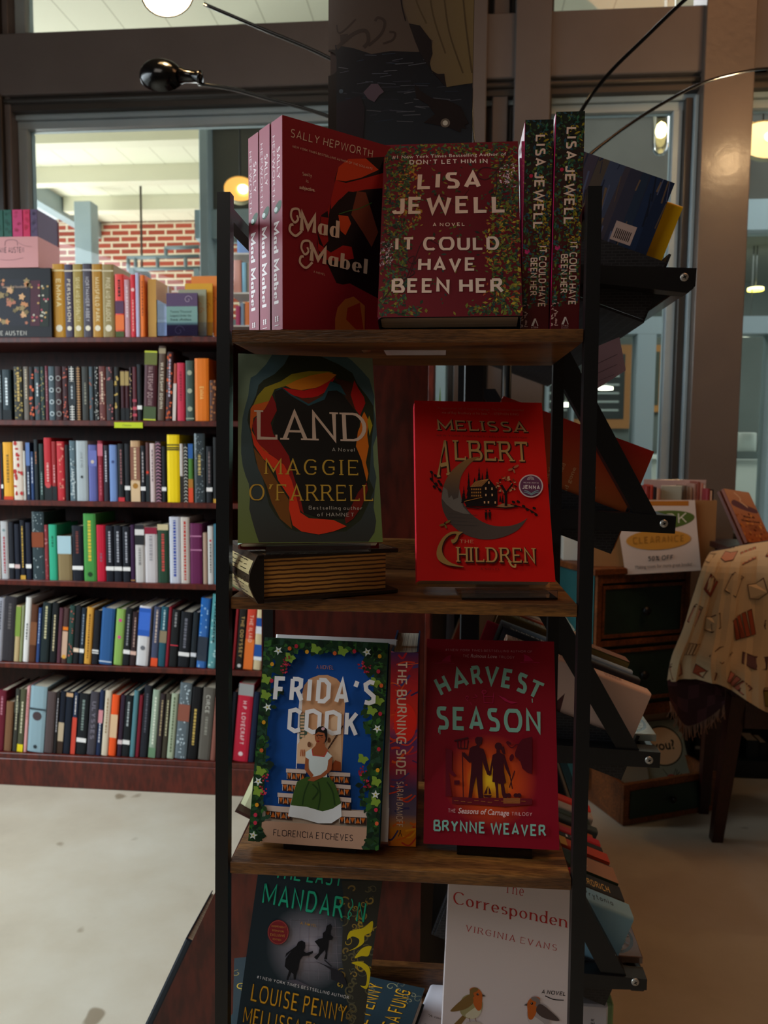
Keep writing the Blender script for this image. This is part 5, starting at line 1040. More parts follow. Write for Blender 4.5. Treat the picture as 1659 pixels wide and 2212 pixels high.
# pendant outside, added orange reflection domes, bench, wire trough
def glow(nm, c1, s): return mat(nm, '#ffd9a0', em=c1, ems=s)
Yo = 4.0; P0 = atY(1428, 285, Yo); lp = thing('pendant_lamp', 'clear jar pendant bulb hanging outside the right window', 'lamp', Matrix.Translation(P0))
mb = MB(); mb.lathe([(.004, .30), (.012, .2), (.02, .145), (.045, .12), (.05, .10), (.05, .085), (.04, .08)], (0, 0, 0), (0, 0, 1), 20); mb.tube([(0, 0, .28), (0, 0, PZ-P0[2]-.001)], .006); mb.build('lamp_cap', mat('galvanised_grey', '#6d6f6a', .4, .6), lp)
mb = MB(); mb.lathe([(.042, .08), (.042, -.06), (.036, -.09), (.02, -.108), (.001, -.112)], (0, 0, 0), (0, 0, 1), 24); mb.build('glass_jar', glassmat('jar_glass', (1, .93, .72), 2), lp)
mb = MB(); mb.lathe([(.001, .05), (.02, .035), (.028, .005), (.02, -.02), (.001, -.03)], (0, 0, .0), (0, 0, 1), 20); mb.build('bulb', glow('bulb_glow', '#ffe9a8', 9), lp)
for px, py, d, rx, tl in ((518, 407, 'left window, beside the dark red books', .085, .5), (1606, 290, 'far right pane, left of the pair', .12, .2), (1655, 300, 'far right pane, right of the pair', .13, -.2)):  # window reflections of indoor lamps, built as glowing domes outside
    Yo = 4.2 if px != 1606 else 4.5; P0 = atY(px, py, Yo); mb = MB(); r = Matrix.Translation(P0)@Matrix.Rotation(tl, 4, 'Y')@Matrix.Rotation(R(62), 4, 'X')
    lp = thing('reflection_dome', f'added orange dome imitating a lamp reflection, {d}', 'lamp', r, 'added orange domes imitating lamp reflections')
    mb.lathe([(rx, 0), (rx*1.0, .012), (rx*.8, .05), (rx*.3, .075), (.001, .08)], (0, 0, 0), (0, 0, -1), 28); mb.build('lamp_shade', mat('reflected_shade', '#c9c29c', .5), lp)
    mb = MB(); mb.lathe([(rx*.97, .004), (rx*.5, -.0), (.001, -.001)], (0, 0, 0), (0, 0, -1), 28); mb.build('reflection_glow', glow('orange_glow', '#ffab3c', .95), lp)
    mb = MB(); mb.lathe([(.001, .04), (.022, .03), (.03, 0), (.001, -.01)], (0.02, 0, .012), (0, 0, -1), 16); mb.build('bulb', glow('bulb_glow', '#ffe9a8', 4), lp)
    q = r@Vector((0, 0, -.08)); mb = MB(); mb.tube([q, (q.x, q.y, PZ-.001)], .004); o = mb.build('added_cord', BLACK); o.parent = lp; o.matrix_parent_inverse = r.inverted()
P0 = atZ(303, 368, PZ); mb = MB(); mb.lathe([(.001, 0), (.06, 0), (.05, -.02), (.012, -.04), (.001, -.04)], P0-np.array([0, 0, .001]), (0, 0, 1), 18); mb.tube([tuple(P0-np.array([0, 0, .03])), (P0[0], P0[1], Z(305, 590, P0[1]))], .009)
mb.lathe([(.012, .05), (.07, .0), (.075, -.04), (.001, -.04)], (P0[0], P0[1], Z(305, 590, P0[1])), (0, 0, 1), 18)
tag(mb.build('porch_pendant_lamp', mat('dark_bronze', '#4a453e', .4, .5)), 'thin rod pendant hanging from the cream porch ceiling', 'lamp')
Yr = 6.2; gt = thing('porch_bench', 'grey metal bench back standing in front of the brick wall', 'bench', Matrix.Translation((X(350, 580, Yr), Yr, 0)))
def gpt(px, py): P = atY(px, py, Yr); return (P[0]-gt.location.x, 0, P[2])
GM = mat('grey_blue_metal', '#7f8f96', .5)
for nm, a, bb in (('top_rail', (275, 557), (430, 553)), ('top_rail', (356, 536), (430, 533)), ('seat_rail', (275, 582), (432, 579)), ('upright', (277, 557), (277, 582)), ('upright', (293, 557), (293, 580)), ('upright', (340, 556), (341, 580)), ('upright', (358, 536), (359, 556)), ('upright', (401, 556), (401, 580))):
    mb = MB(); mb.tube([gpt(*a), gpt(*bb)], .016, n=8); mb.build(nm, GM, gt)
for px in (285, 425): q = gpt(px, 581); mb = MB(); mb.box((q[0]-.02, -.02, -.019), (q[0]+.02, .02, q[2])); mb.build('leg', GM, gt)
# potted plant inside the window gap
Yg = 3.335; pt = thing('potted_plant', 'small green potted plant on the window sill, behind the red cover', 'plant', Matrix.Translation((X(948, 860, Yg), Yg, zs+.02)))
zz = zs+.02; mb = MB(); mb.lathe([(.001, 0), (.035, 0), (.045, .08), (.04, .08), (.038, .07), (.001, .07)], (0, 0, 0), (0, 0, 1), 20); mb.build('pot', mat('terracotta', '#a0553a', .8), pt)
mb = MB(); rng = random.Random(6); top = Z(948, 830, Yg)-zz
for k in range(16):
    a = rng.uniform(0, 6.28); h = .07+(top-.07)*rng.uniform(.35, 1); base = Vector((.01*math.cos(a), .01*math.sin(a), .07)); tip = Vector((.05*math.cos(a)*rng.uniform(.3, 1), .03*math.sin(a), h)); mid = base.lerp(tip, .6); side = Vector((math.cos(a+1.57), .3*math.sin(a+1.57), 0)).normalized()*.013
    mb.mesh([base, mid+side, tip, mid-side, mid+Vector((0, .004, .004))], [(0, 1, 4), (1, 2, 4), (2, 3, 4), (3, 0, 4)], '#7cb82e')
mb.build('leaves', PRM, pt)
tag(sbox('garden_hedge', (-14, 13, -.1), (6, 13.1, .4), mat('far_hedge', '#8f9a78', .9)), 'low pale hedge far outside', 'hedge'); bpy.data.objects['garden_hedge']['kind'] = 'structure'

# ------------------------------------------------------------------ cherry bookcase
BF = 2.66; BH = float(atY(200, 729, BF)[2]); bx0 = XL+.02; bx1 = X(936, 900, BF); BK = 2.94
bc = thing('bookcase', 'long low cherry-brown bookcase full of books under the left window', 'bookcase', Matrix.Translation(((bx0+bx1)/2, 2.8, 0)))
def adb(mb, nm, m):
    o = mb.build(nm, m); o.parent = bc; o.matrix_parent_inverse = Matrix.Translation(bc.location).inverted(); return o
SHY = [906, 1080, 1252, 1430, 1627]; SHZ = [Z(0, y+4, BF) for y in (903, 1076, 1248, 1427, 1622)]
mb = MB(); mb.box((bx0, BF-.012, BH-.019), (bx1, BK, BH), bev=.002); adb(mb, 'top_board', CHERRY)
for z in SHZ: mb = MB(); mb.box((bx0+.02, BF, z-.019), (bx1-.02, BK-.011, z), bev=.0015); adb(mb, 'shelf_board', CHERRY)
mb = MB(); mb.box((bx0, BF-.004, 0), (bx1, BK-.011, SHZ[-1]-.0195), bev=.002); adb(mb, 'plinth', CHERRY)
mb = MB(); mb.box((bx0+.02, BK-.01, 0), (bx1-.02, BK, BH-.0195)); adb(mb, 'back_panel', CHERRYD)
for a, bb in ((bx0, bx0+.0195), (X(480, 1000, BF)-.01, X(480, 1000, BF)+.01), (bx1-.0195, bx1)): mb = MB(); mb.box((a, BF-.002, SHZ[-1]-.019), (bb, BK-.01, BH-.0195), bev=.0015); adb(mb, 'side_panel', CHERRY)
mb = MB(); zt = SHZ[0]-.02; mb.box((X(248, 915, BF), BF-.004, zt-.006), (X(309, 915, BF), BF-.001, zt+.014), '#c2d022'); c = Canvas(mb, (X(248, 915, BF), BF-.004, zt-.006), (1, 0, 0), (0, 0, 1), (0, -1, 0), .09, .02); c.btext('Classics', (.03, .006), (.062, .006), (.03, .013), '#4a5020')
tag(mb.build('shelf_tag', PRM), 'yellow-green Classics tag on the edge of the first bookcase shelf', 'tag')

used = {}
def uniq(l):
    used[l] = used.get(l, 0)+1
    if used[l] > 1: l2 = l+(' too', ' likewise', ' again')[min(used[l]-2, 2)]; return l2
    return l
def simplebook(label, x0, x1, z, h, Yf, d, lean, col, deco=(), group=None, mt=None, cat='book', rng=random.Random(0), base=None):
    w = max(x1-x0, .004); M0 = Matrix.Translation((x0, Yf, z))@Matrix.Rotation(lean, 4, 'Y')
    root = thing('book', label, cat, M0, group); mb = MB(); e = .0035; th = .002
    # spine (slightly rounded) and boards
    pr_ = [(0, .003), (w*.18, .0006), (w*.5, 0), (w*.82, .0006), (w, .003)]
    for (a, ya), (b2, yb) in zip(pr_, pr_[1:]): mb.face([(a, ya, 0), (b2, yb, 0), (b2, yb, h), (a, ya, h)], col, 0, True)
    mb.box((0, .003, 0), (th, d, h), col); mb.box((w-th, .003, 0), (w, d, h), col); mb.face([(a, y, h) for a, y in pr_]+[(w, .006, h), (0, .006, h)], col); mb.face([(0, .006, 0), (w, .006, 0)]+[(a, y, 0) for a, y in pr_[::-1]], col)
    c = Canvas(mb, (0, 0, 0), (1, 0, 0), (0, 0, 1), (0, -1, 0), w, h); c.eps = .0002
    for dd in deco:
        k = dd[0]
        if k == 'R': c._poly([(0, dd[1]*h), (w, dd[1]*h), (w, dd[2]*h), (0, dd[2]*h)], dd[3]); c.k += 1
        elif k == 'T': c.text(dd[1], (w*dd[5], h*dd[3]), (w*dd[5], h*dd[4]), (w*(dd[5]+dd[6]), h*dd[3]), dd[2], wt=1.6)
        elif k == 't':   # vague vertical title line
            y = dd[2]*h
            while y < dd[3]*h: l = rng.uniform(.004, .012); c._poly([(w*.38, y), (w*.62, y), (w*.62, min(y+l, dd[3]*h)), (w*.38, min(y+l, dd[3]*h))], dd[1]); y += l+.003
            c.k += 1
        elif k == 'S':
            for _ in range(dd[2]): c.k = 1+_ % 5*.3; c.ell(rng.uniform(.12, .88)*w, rng.uniform(.02, .98)*h, dd[3]*rng.uniform(.6, 1.3), dd[3]*rng.uniform(.6, 1.6), dd[1], 6, up=0)
            c.k += 2
        elif k == 'E': c.ell(w/2, dd[1]*h, w*dd[2], w*dd[2], dd[3], 14)
        elif k == 'Z':
            for q in range(int(h/.012)): c.line([(0, q*.012), (w*.5, q*.012+.006), (w, q*.012)], .0025, dd[1], up=.05)
        elif k == 'G': 
            for q in range(int(h/dd[2])): c.line([(w*.2, q*dd[2]+.003), (w*.8, q*dd[2]+.003)], dd[2]*.35, dd[1], up=.02)
            c.line([(w*.5, 0), (w*.5, h)], w*.12, dd[1])
    mb.build('cover', mt or PR, root)
    pb = MB(); pb.box((th+.0003, .0065, e), (w-th-.0003, d-.004, h-e)); pb.build('page_block', PAGES, root); return root
ROWS = ['top', 'second', 'third', 'fourth', 'lowest']
def row(ri, cs, oy, shy, data, ybase=None):
    prev = 'end of the row'
    z = SHZ[ri]+.0005; n = len(data); lastx = None
    for i, D in enumerate(data):
        x0, x1, yt, lean, col, desc = D[:6]; deco = D[6] if len(D) > 6 else (); mt = D[7] if len(D) > 7 else None
        fx0, fx1 = x0/cs, x1/cs; fyt = oy+yt/cs; sy = shy
        A = X(fx0, sy, BF+.015); Bx = X(fx1, sy, BF+.015)-.0008; h = Z(fx0, fyt, BF+.015)-z
        ln = {0: R(2.2), 3: R(4.9), 4: R(5.4)}.get(ri, 0) if lean else 0
        la = ln-.0 if lean else 0
        rise = (Bx-A)*math.sin(la) if la > 0 else 0
        h = (h)/max(math.cos(la), .7)-rise*.0; h = min(h, .292)
        label = f"{desc} book on the {ROWS[ri]} bookcase shelf, right of the {prev}" if i else f"{desc} book at the far left of the {ROWS[ri]} bookcase shelf"
        if len(label.split()) > 16: label = label.replace(' bookcase shelf', ' shelf').replace('right of the', 'after the')
        simplebook(uniq(label), A, A+(Bx-A)*math.cos(la) if la else Bx, z+rise+(.0 if not la else .0004), h, BF+.013, .145 if h < .2 else .165, la, col, deco, f'books on the {ROWS[ri]} shelf of the cherry bookcase', mt, rng=random.Random(i+ri*100))
        prev = desc+' one'
BW = lambda c2='#e8e4e0': ('R', .20, .27, c2)
PB = '#15171e'
tt = lambda c2, a=.35, b2=.9: ('t', c2, a, b2)
row(0, 3.072, 740, 906, [
 (0, 22, 180, 0, '#1a2228', 'black boxed', [tt('#9aa8ac')]), (22, 80, 180, 0, '#26343a', 'dark teal', [tt('#dfe8ea', .3, .85), ('R', 0, .2, '#10161a')]), (100, 161, 160, 0, '#2c2a22', 'gold-leaf black', [('S', '#a8904a', 40, .003), tt('#c8a860')]),
 (163, 199, 160, 0, '#6a625a', 'stone grey', [tt('#c8b898', .4, .95)]), (200, 233, 162, 0, '#1c1a1e', 'orange-flowered black', [('S', '#d8623c', 12, .0045)]), (235, 275, 162, 0, '#3c484c', 'slate grey', [tt('#c8d0d0', .45, .7), ('S', '#8a4a4a', 10, .004)]),
 (276, 304, 160, 0, '#2c3c3a', 'green-black', [('S', '#a89a5a', 20, .002)]), (306, 327, 155, 0, '#70303e', 'thin wine red', [tt('#b89090')]), (328, 372, 158, 0, '#46555c', 'white-ringed blue', [('E', .12, .35, '#c8d4d8'), ('E', .34, .35, '#c8d4d8'), ('E', .56, .35, '#c8d4d8'), ('E', .78, .35, '#c8d4d8'), ('E', .12, .22, '#46555c'), ('E', .34, .22, '#46555c'), ('E', .56, .22, '#46555c'), ('E', .78, .22, '#46555c')]),
 (373, 418, 158, 0, '#32181a', 'ringed brown', [('E', .12, .38, '#9a9a96'), ('E', .34, .38, '#9a9a96'), ('E', .56, .38, '#9a9a96'), ('E', .78, .38, '#9a9a96'), ('E', .12, .26, '#32181a'), ('E', .34, .26, '#32181a'), ('E', .56, .26, '#32181a'), ('E', .78, .26, '#32181a')]),
 (420, 458, 160, 0, '#3a1c20', 'coral-specked maroon', [('S', '#c8604a', 16, .003)]), (460, 508, 158, 0, '#262c30', 'white-gridded black', [('G', '#d8d4cc', .009), ('R', .28, .72, '#262c30'), tt('#a8b0b4', .4, .65)]), (509, 545, 160, 0, '#2e1e18', 'tan-gridded brown', [('G', '#b88a5a', .009)]),
 (549, 595, 160, 0, '#33332f', 'smoky black', [tt('#8a8878', .3, .7)]), (597, 625, 160, 0, '#46545c', 'blue-grey', [('S', '#9a5a4a', 8, .003)]), (630, 660, 160, 0, '#1e1f20', 'white-specked black', [('S', '#c8c8c0', 30, .002)]), (662, 708, 158, 0, '#6a3834', 'rose-brown', [('S', '#c89a84', 18, .0025), tt('#d8c0a8')]),
 (710, 758, 162, 0, '#342a2e', 'pink-specked charcoal', [('S', '#b86a6a', 22, .003), ('R', .3, .75, '#2a2a2c')]), (763, 800, 162, 0, '#17140f', 'gold-dotted black', [('S', '#c8a858', 10, .004)]), (805, 833, 185, 0, '#3a141c', 'gilt-topped maroon', [('R', .7, .98, '#a8905a'), ('R', 0, .25, '#16181a')]), (835, 861, 185, 0, '#3e161e', 'matching maroon', [('R', .7, .98, '#a8905a'), ('R', 0, .25, '#16181a')]),
 (863, 882, 165, 0, '#2a1a1e', 'narrow plum', [('S', '#c8a878', 14, .002)]), (884, 912, 162, 0, '#5a2830', 'pink-banded wine', [('R', .2, .26, '#c04858'), ('R', .08, .13, '#c04858'), ('R', .35, .4, '#a84050')]), (914, 946, 145, 0, '#171a1e', 'plain black', [BW()]),
 (953, 1036, 58, -22, '#4a2028', 'purple WATERSHIP DOWN', [('R', .8, .98, '#6a7034'), ('R', 0, .2, '#4a5a38'), ('R', .975, 1, '#c8d040'), ('R', 0, .02, '#c8d040'), ('T', 'WATERSHIP DOWN', '#b89a9a', .78, .22, .3, .4)]), (1046, 1092, 25, -22, '#5a463a', 'brown WATERSHIP DOWN', [('T', 'WATERSHIP DOWN', '#dcd0b8', .78, .16, .3, .42), ('R', .9, .97, '#a8987a')]),
 (1100, 1142, 65, -12, '#3a2024', 'orange-marbled', [('S', '#c8562a', 26, .004), tt('#c0b8c8')]), (1146, 1168, 140, -8, '#a84a38', 'thin rust', [('R', .0, .65, '#d8c8c0')]), (1178, 1230, 135, 0, '#c4304a', 'crimson pink', [tt('#8a2034', .35, .85)]), (1236, 1290, 120, 0, '#3e5048', 'tree-pattern green', [('E', .2, .3, '#a8b098'), ('E', .5, .3, '#a8b098'), ('E', .8, .3, '#a8b098'), ('R', .03, .05, '#a8b098')]),
 (1296, 1388, 105, 0, '#e0761c', 'broad orange', [('T', 'EMMA', '#f0c878', .55, .35, .35, .3)]), (1394, 1440, 250, 0, '#4a2a1e', 'short brown floral', [('S', '#a8683a', 16, .004)])])
row(1, 3.072, 930, 1080, [
 (0, 12, 85, 0, '#8a3446', 'narrow rose'), (13, 28, 85, 0, '#22262c', 'thin black', [BW()]), (20+9, 93, 78, 0, '#e0a02c', 'mustard yellow', [('R', 0, .06, '#c8401c'), tt('#8a6420', .3, .8)]), (96, 160, 72, 0, '#d8c8b8', 'red-bird cream', [('S', '#b02c28', 16, .006)]), (162, 178, 135, 0, '#d0ccc4', 'thin ivory'), (181, 208, 80, 0, '#26304a', 'blue-topped navy', [('R', .6, 1, '#5a74a8'), tt('#c8d0d8', .1, .5)]), (210, 232, 140, 0, '#2c4470', 'royal blue', [tt('#d0d4dc')]),
 (234, 262, 60, 0, '#1c2428', 'tall black-green', [tt('#a86a4a', .6, .8)]), (266, 298, 88, 0, '#20302e', 'dark pine', [tt('#8aa09a', .1, .5)]), (300, 350, 48, 0, '#b8262e', 'scarlet round-stamped', [('R', 0, .24, '#1e2224'), ('E', .24, .34, '#c84a4a'), tt('#e0a8a0', .3, .6)]), (351, 382, 72, 0, '#962628', 'deep red', [('R', 0, .24, '#1e2224'), tt('#d8a0a0', .3, .6)]), (384, 435, 72, 0, '#bc2a32', 'red-leaf patterned', [('S', '#d87a6a', 18, .004)]), (437, 464, 95, 0, '#1c1618', 'dusky black'),
 (469, 511, 68, 0, '#566a72', 'teal-swirl', [('S', '#a8b4b4', 24, .003), ('T', 'JANE EYRE', '#d0d8d8', .55, .08, .3, .45)]), (512, 588, 68, 0, '#a8b0b2', 'pale grey', [('T', 'JANE EYRE', '#6a7070', .82, .55, .4, .2), ('E', .4, .12, '#2a3034')]), (593, 650, 95, 0, '#5c609c', 'periwinkle', [('R', .62, .9, '#6a70b0'), ('E', .7, .2, '#c8b8a8')]), (655, 690, 68, 0, '#8c2434', 'raspberry', [('R', .75, .95, '#c8687a'), tt('#c85a6a', .1, .6)]), (692, 727, 98, 0, '#2c2630', 'violet-black', [tt('#c8c8d0')]),
 (731, 782, 95, 0, '#6e88ba', 'sky blue', [('E', .7, .2, '#3a4a78')]), (788, 830, 88, 0, '#17191c', 'black classic', [('R', 0, .07, '#c83038'), tt('#8a5a5a', .3, .9)]), (832, 868, 88, 0, '#1b1c20', 'second black classic', [BW()]), (872, 934, 68, 0, '#c09a72', 'tan fox', [('R', 0, .34, '#d8b890'), ('E', .26, .3, '#a8742c'), ('R', .36, .9, '#8a5a48'), tt('#e0c8a0', .38, .88)]), (936, 970, 100, 0, PB, 'narrow black', [BW(), tt('#b0a8a8')]), (972, 996, 80, 0, '#5a3838', 'mauve', [('R', .0, .45, '#22282a'), ('E', .5, .4, '#d83a20')]),
 (999, 1034, 85, 0, '#d0bcb8', 'blush pink', [tt('#8a7478')]), (1036, 1074, 72, 0, '#3a2c34', 'zebra-striped', [('Z', '#c88aa0')]), (1077, 1107, 105, 0, '#16181c', 'small black', [BW()]), (1113, 1195, 28, 0, '#f0ce08', 'bright yellow', [('R', .84, .86, '#3a3418'), ('R', .8, .82, '#3a3418'), ('R', .77, .79, '#3a3418')]), (1197, 1220, 88, 0, '#c4bcb6', 'pale taupe', [('R', 0, .45, '#26221e')]), (1222, 1250, 88, 0, '#20201e', 'black-striped', [('Z', '#c8c4b8')]), (1253, 1285, 88, 0, '#4a7a34', 'rainbow', [('R', .75, 1, '#2c5c9c'), ('R', .0, .25, '#d84a28'), ('R', .25, .4, '#a8702a')]),
 (1293, 1363, 20, 0, '#3a4246', 'plastic-wrapped dark', [('S', '#8a9498', 40, .002), tt('#c8b070', .4, .7)], PRG), (1372, 1412, 105, 0, '#17191d', 'late black classic', [BW(), tt('#7a6a6a')]), (1417, 1445, 45, 0, '#202020', 'gold-foot black', [('R', 0, .06, '#c89838')])])
row(2, 2.9625, 1090, 1253, [
 (0, 11, 108, 0, '#c0b8ae', 'narrow cream'), (13, 60, 108, 0, '#b4b2b2', 'crimson-lettered white', [('E', .85, .2, '#7a8a8a'), tt('#a83440', .1, .75)]), (63, 97, 112, 0, '#1c1e26', 'inky', [BW()]), (100, 134, 125, 0, '#171b28', 'navy classic', [BW('#d0b0ac')]), (136, 169, 100, 0, '#13151f', 'gold-lettered navy', [tt('#c8a040', .2, .9), ('R', 0, .07, '#c89838')]), (171, 206, 115, 0, '#181c2c', 'indigo', [BW()]), (214, 290, 45, 0, '#3a464a', 'tall plastic-wrapped', [('S', '#a8b4b4', 40, .002), ('R', .48, .7, '#8a4a34')], PRG), (292, 317, 130, 0, '#8a3438', 'brick red', [('S', '#c89090', 12, .002)]),
 (319, 370, 128, 0, '#30a27e', 'sea green', [tt('#1c6a50', .6, .8)]), (375, 463, 200, 0, '#84704c', 'short pale-topped tan', [('R', .6, 1, '#a8c4cc')]), (467, 536, 135, 0, '#12151f', 'broad black-blue', [BW(), tt('#7a3c34', .5, .9)]), (541, 620, 58, 0, '#448a40', 'tall green', [tt('#d8b83c', .3, .9), ('E', .1, .2, '#1c3c1c')]), (624, 680, 130, 0, '#b81430', 'vivid crimson', [tt('#8a5060', .35, .5)]), (682, 733, 135, 0, '#11141e', 'first banded black', [BW(), tt('#a8a8b0')]), (735, 785, 135, 0, '#12151f', 'second banded black', [BW(), tt('#a8a8b0')]), (790, 838, 140, 0, '#13161f', 'third banded black', [BW(), tt('#a8a8b0')]),
 (840, 868, 130, 0, '#34183a', 'aubergine', [('R', .02, .04, '#a87838')]), (870, 929, 128, 0, '#c0bab6', 'black-capped white', [('R', .65, 1, '#26262a'), ('R', .82, .92, '#d8d4d0'), tt('#8a8684', .3, .6)]), (931, 1010, 145, 0, '#c4bcbc', 'plain white', [('R', .88, 1, '#8a1c34'), tt('#9a9498', .4, .85)]), (1013, 1083, 125, 0, '#24402e', 'red-lettered green', [('R', .9, 1, '#c8b890'), tt('#c84a44', .2, .85)]), (1088, 1158, 78, 0, '#c0c0ca', 'blue-lettered white', [tt('#34489a', .1, .95)]), (1160, 1216, 80, 0, '#c4b8ae', 'red-lettered ivory', [tt('#b83028', .05, .95)]),
 (1220, 1295, 120, 0, '#62204a', 'plum', [('R', .78, .8, '#b8789a'), ('R', .55, .57, '#b8789a')]), (1302, 1330, 180, 0, '#a88c78', 'small beige'), (1332, 1369, 138, 0, '#c4c0bc', 'cherry-dotted white', [('E', .75, .2, '#b82030'), tt('#5a5a58', .2, .7)]), (1371, 1395, 125, 0, '#34687a', 'teal edge')])
L4 = [(-30, 12, 62, 30, '#9a9aa4', 'pale lavender', [tt('#4a4a54', .5, .95)]), (13, 84, 55, 30, '#302c30', 'wide charcoal', [tt('#5a5454', .5, .9)]), (86, 118, 110, 28, '#b8a074', 'green-labelled tan', [('R', .45, .98, '#7c9440')]), (119, 138, 110, 28, '#8a9068', 'thin sage'), (141, 176, 60, 38, '#dad6d2', 'tall white', [tt('#3a3a3c', .35, .6)]), (178, 219, 105, 26, '#54301e', 'russet brown', [('R', .3, .7, '#7a4c30')]), (222, 244, 125, 25, '#2c4474', 'slim blue', [tt('#a8b8d0')]), (247, 298, 92, 26, '#1d282a', 'green-black lettered', [tt('#c8c094', .4, .95)]), (306, 346, 92, 26, '#16191c', 'embossed black', [tt('#c8b890', .2, .8)]), (350, 376, 125, 22, '#54303a', 'faded plum'),
 (378, 411, 125, 26, '#4a3230', 'orange-banded floral', [('R', .6, .66, '#e07820'), ('R', .1, .58, '#c8a48c'), ('E', .12, .4, '#d8a040')]), (413, 447, 110, 24, '#26403a', 'floral green', [('S', '#a8584a', 14, .003)]), (450, 484, 110, 24, '#181a1e', 'wide-band black', [BW('#e0c8b0')]), (487, 516, 125, 24, '#1e2834', 'dark blue classic', [BW(), tt('#8a98a8')]), (519, 560, 122, 34, '#cc943c', 'ochre yellow', [tt('#7a4c18', .1, .9)]), (566, 606, 140, 24, '#15171f', 'double-band black', [BW(), ('R', .22, .24, '#15171f')]), (612, 690, 128, 32, '#2a568a', 'broad ocean blue', [('R', .04, .06, '#c8d4e0')]), (701, 754, 132, 32, '#86a854', 'lime green', [('E', .8, .2, '#d04a8a'), ('E', .5, .2, '#d04a8a')]),
 (757, 799, 125, 28, '#16191d', 'navy black', [BW(), tt('#8a8a90')]), (801, 838, 150, 24, '#2e1e20', 'brown-black', [BW('#d8b0a0'), tt('#a88a80')]), (840, 912, 115, 42, '#d0cccc', 'blue-panelled white', [('R', .5, .97, '#2858b0'), ('R', .6, .9, '#3a6ac8'), ('E', .3, .2, '#6a6a70')]), (930, 972, 118, 34, '#40465e', 'slate with orange foot', [('R', 0, .14, '#e05028'), tt('#c8b0a0', .4, .95)]), (974, 1018, 118, 34, '#205060', 'petrol blue', [('R', .4, .6, '#8a7a60'), tt('#a8c0c4', .62, .95)]), (1020, 1040, 118, 30, '#821626', 'thin blood red'), (1042, 1092, 135, 28, '#151719', 'matt black', [('R', .37, .385, '#d83a4a'), tt('#8a8a8a', .7, .95)]),
 (1098, 1165, 150, 22, '#13161c', 'wide banded navy', [BW(), tt('#6a6a74')]), (1172, 1207, 152, 22, '#1b2228', 'ash black', [BW('#d8d8dc')]), (1213, 1272, 65, 36, '#2060a8', 'shiny blue', [('S', '#8ab8e0', 20, .003), ('R', .1, .45, '#16283c')], PRG), (1282, 1332, 40, 34, '#509094', 'shiny teal', [('S', '#b0d8d8', 20, .003), tt('#1c4a4c')], PRG)]
row(3, 2.86, 1270, 1431, L4)
row(3, 2.86, 1270, 1444, [(1432, 1450, 130, 20, '#922028', 'dark cherry'), (1454, 1500, 130, 36, '#1e1a16', 'black THE ODYSSEY', [('T', 'THE ODYSSEY', '#b89458', .88, .2, .3, .45), ('E', .06, .25, '#c8c4c0')]), (1503, 1560, 130, 36, '#c8402a', 'red and orange THE ILIAD', [('R', 0, .5, '#e0702c'), ('T', 'THE ILIAD', '#e8b8a0', .9, .45, .3, .4)]), (1562, 1612, 135, 14, '#ccb890', 'blue-banded cream', [('R', .72, .86, '#204e98'), ('R', .6, .72, '#dcdce0'), ('R', .22, .42, '#204e98'), ('R', .16, .22, '#e4e4e4')])])
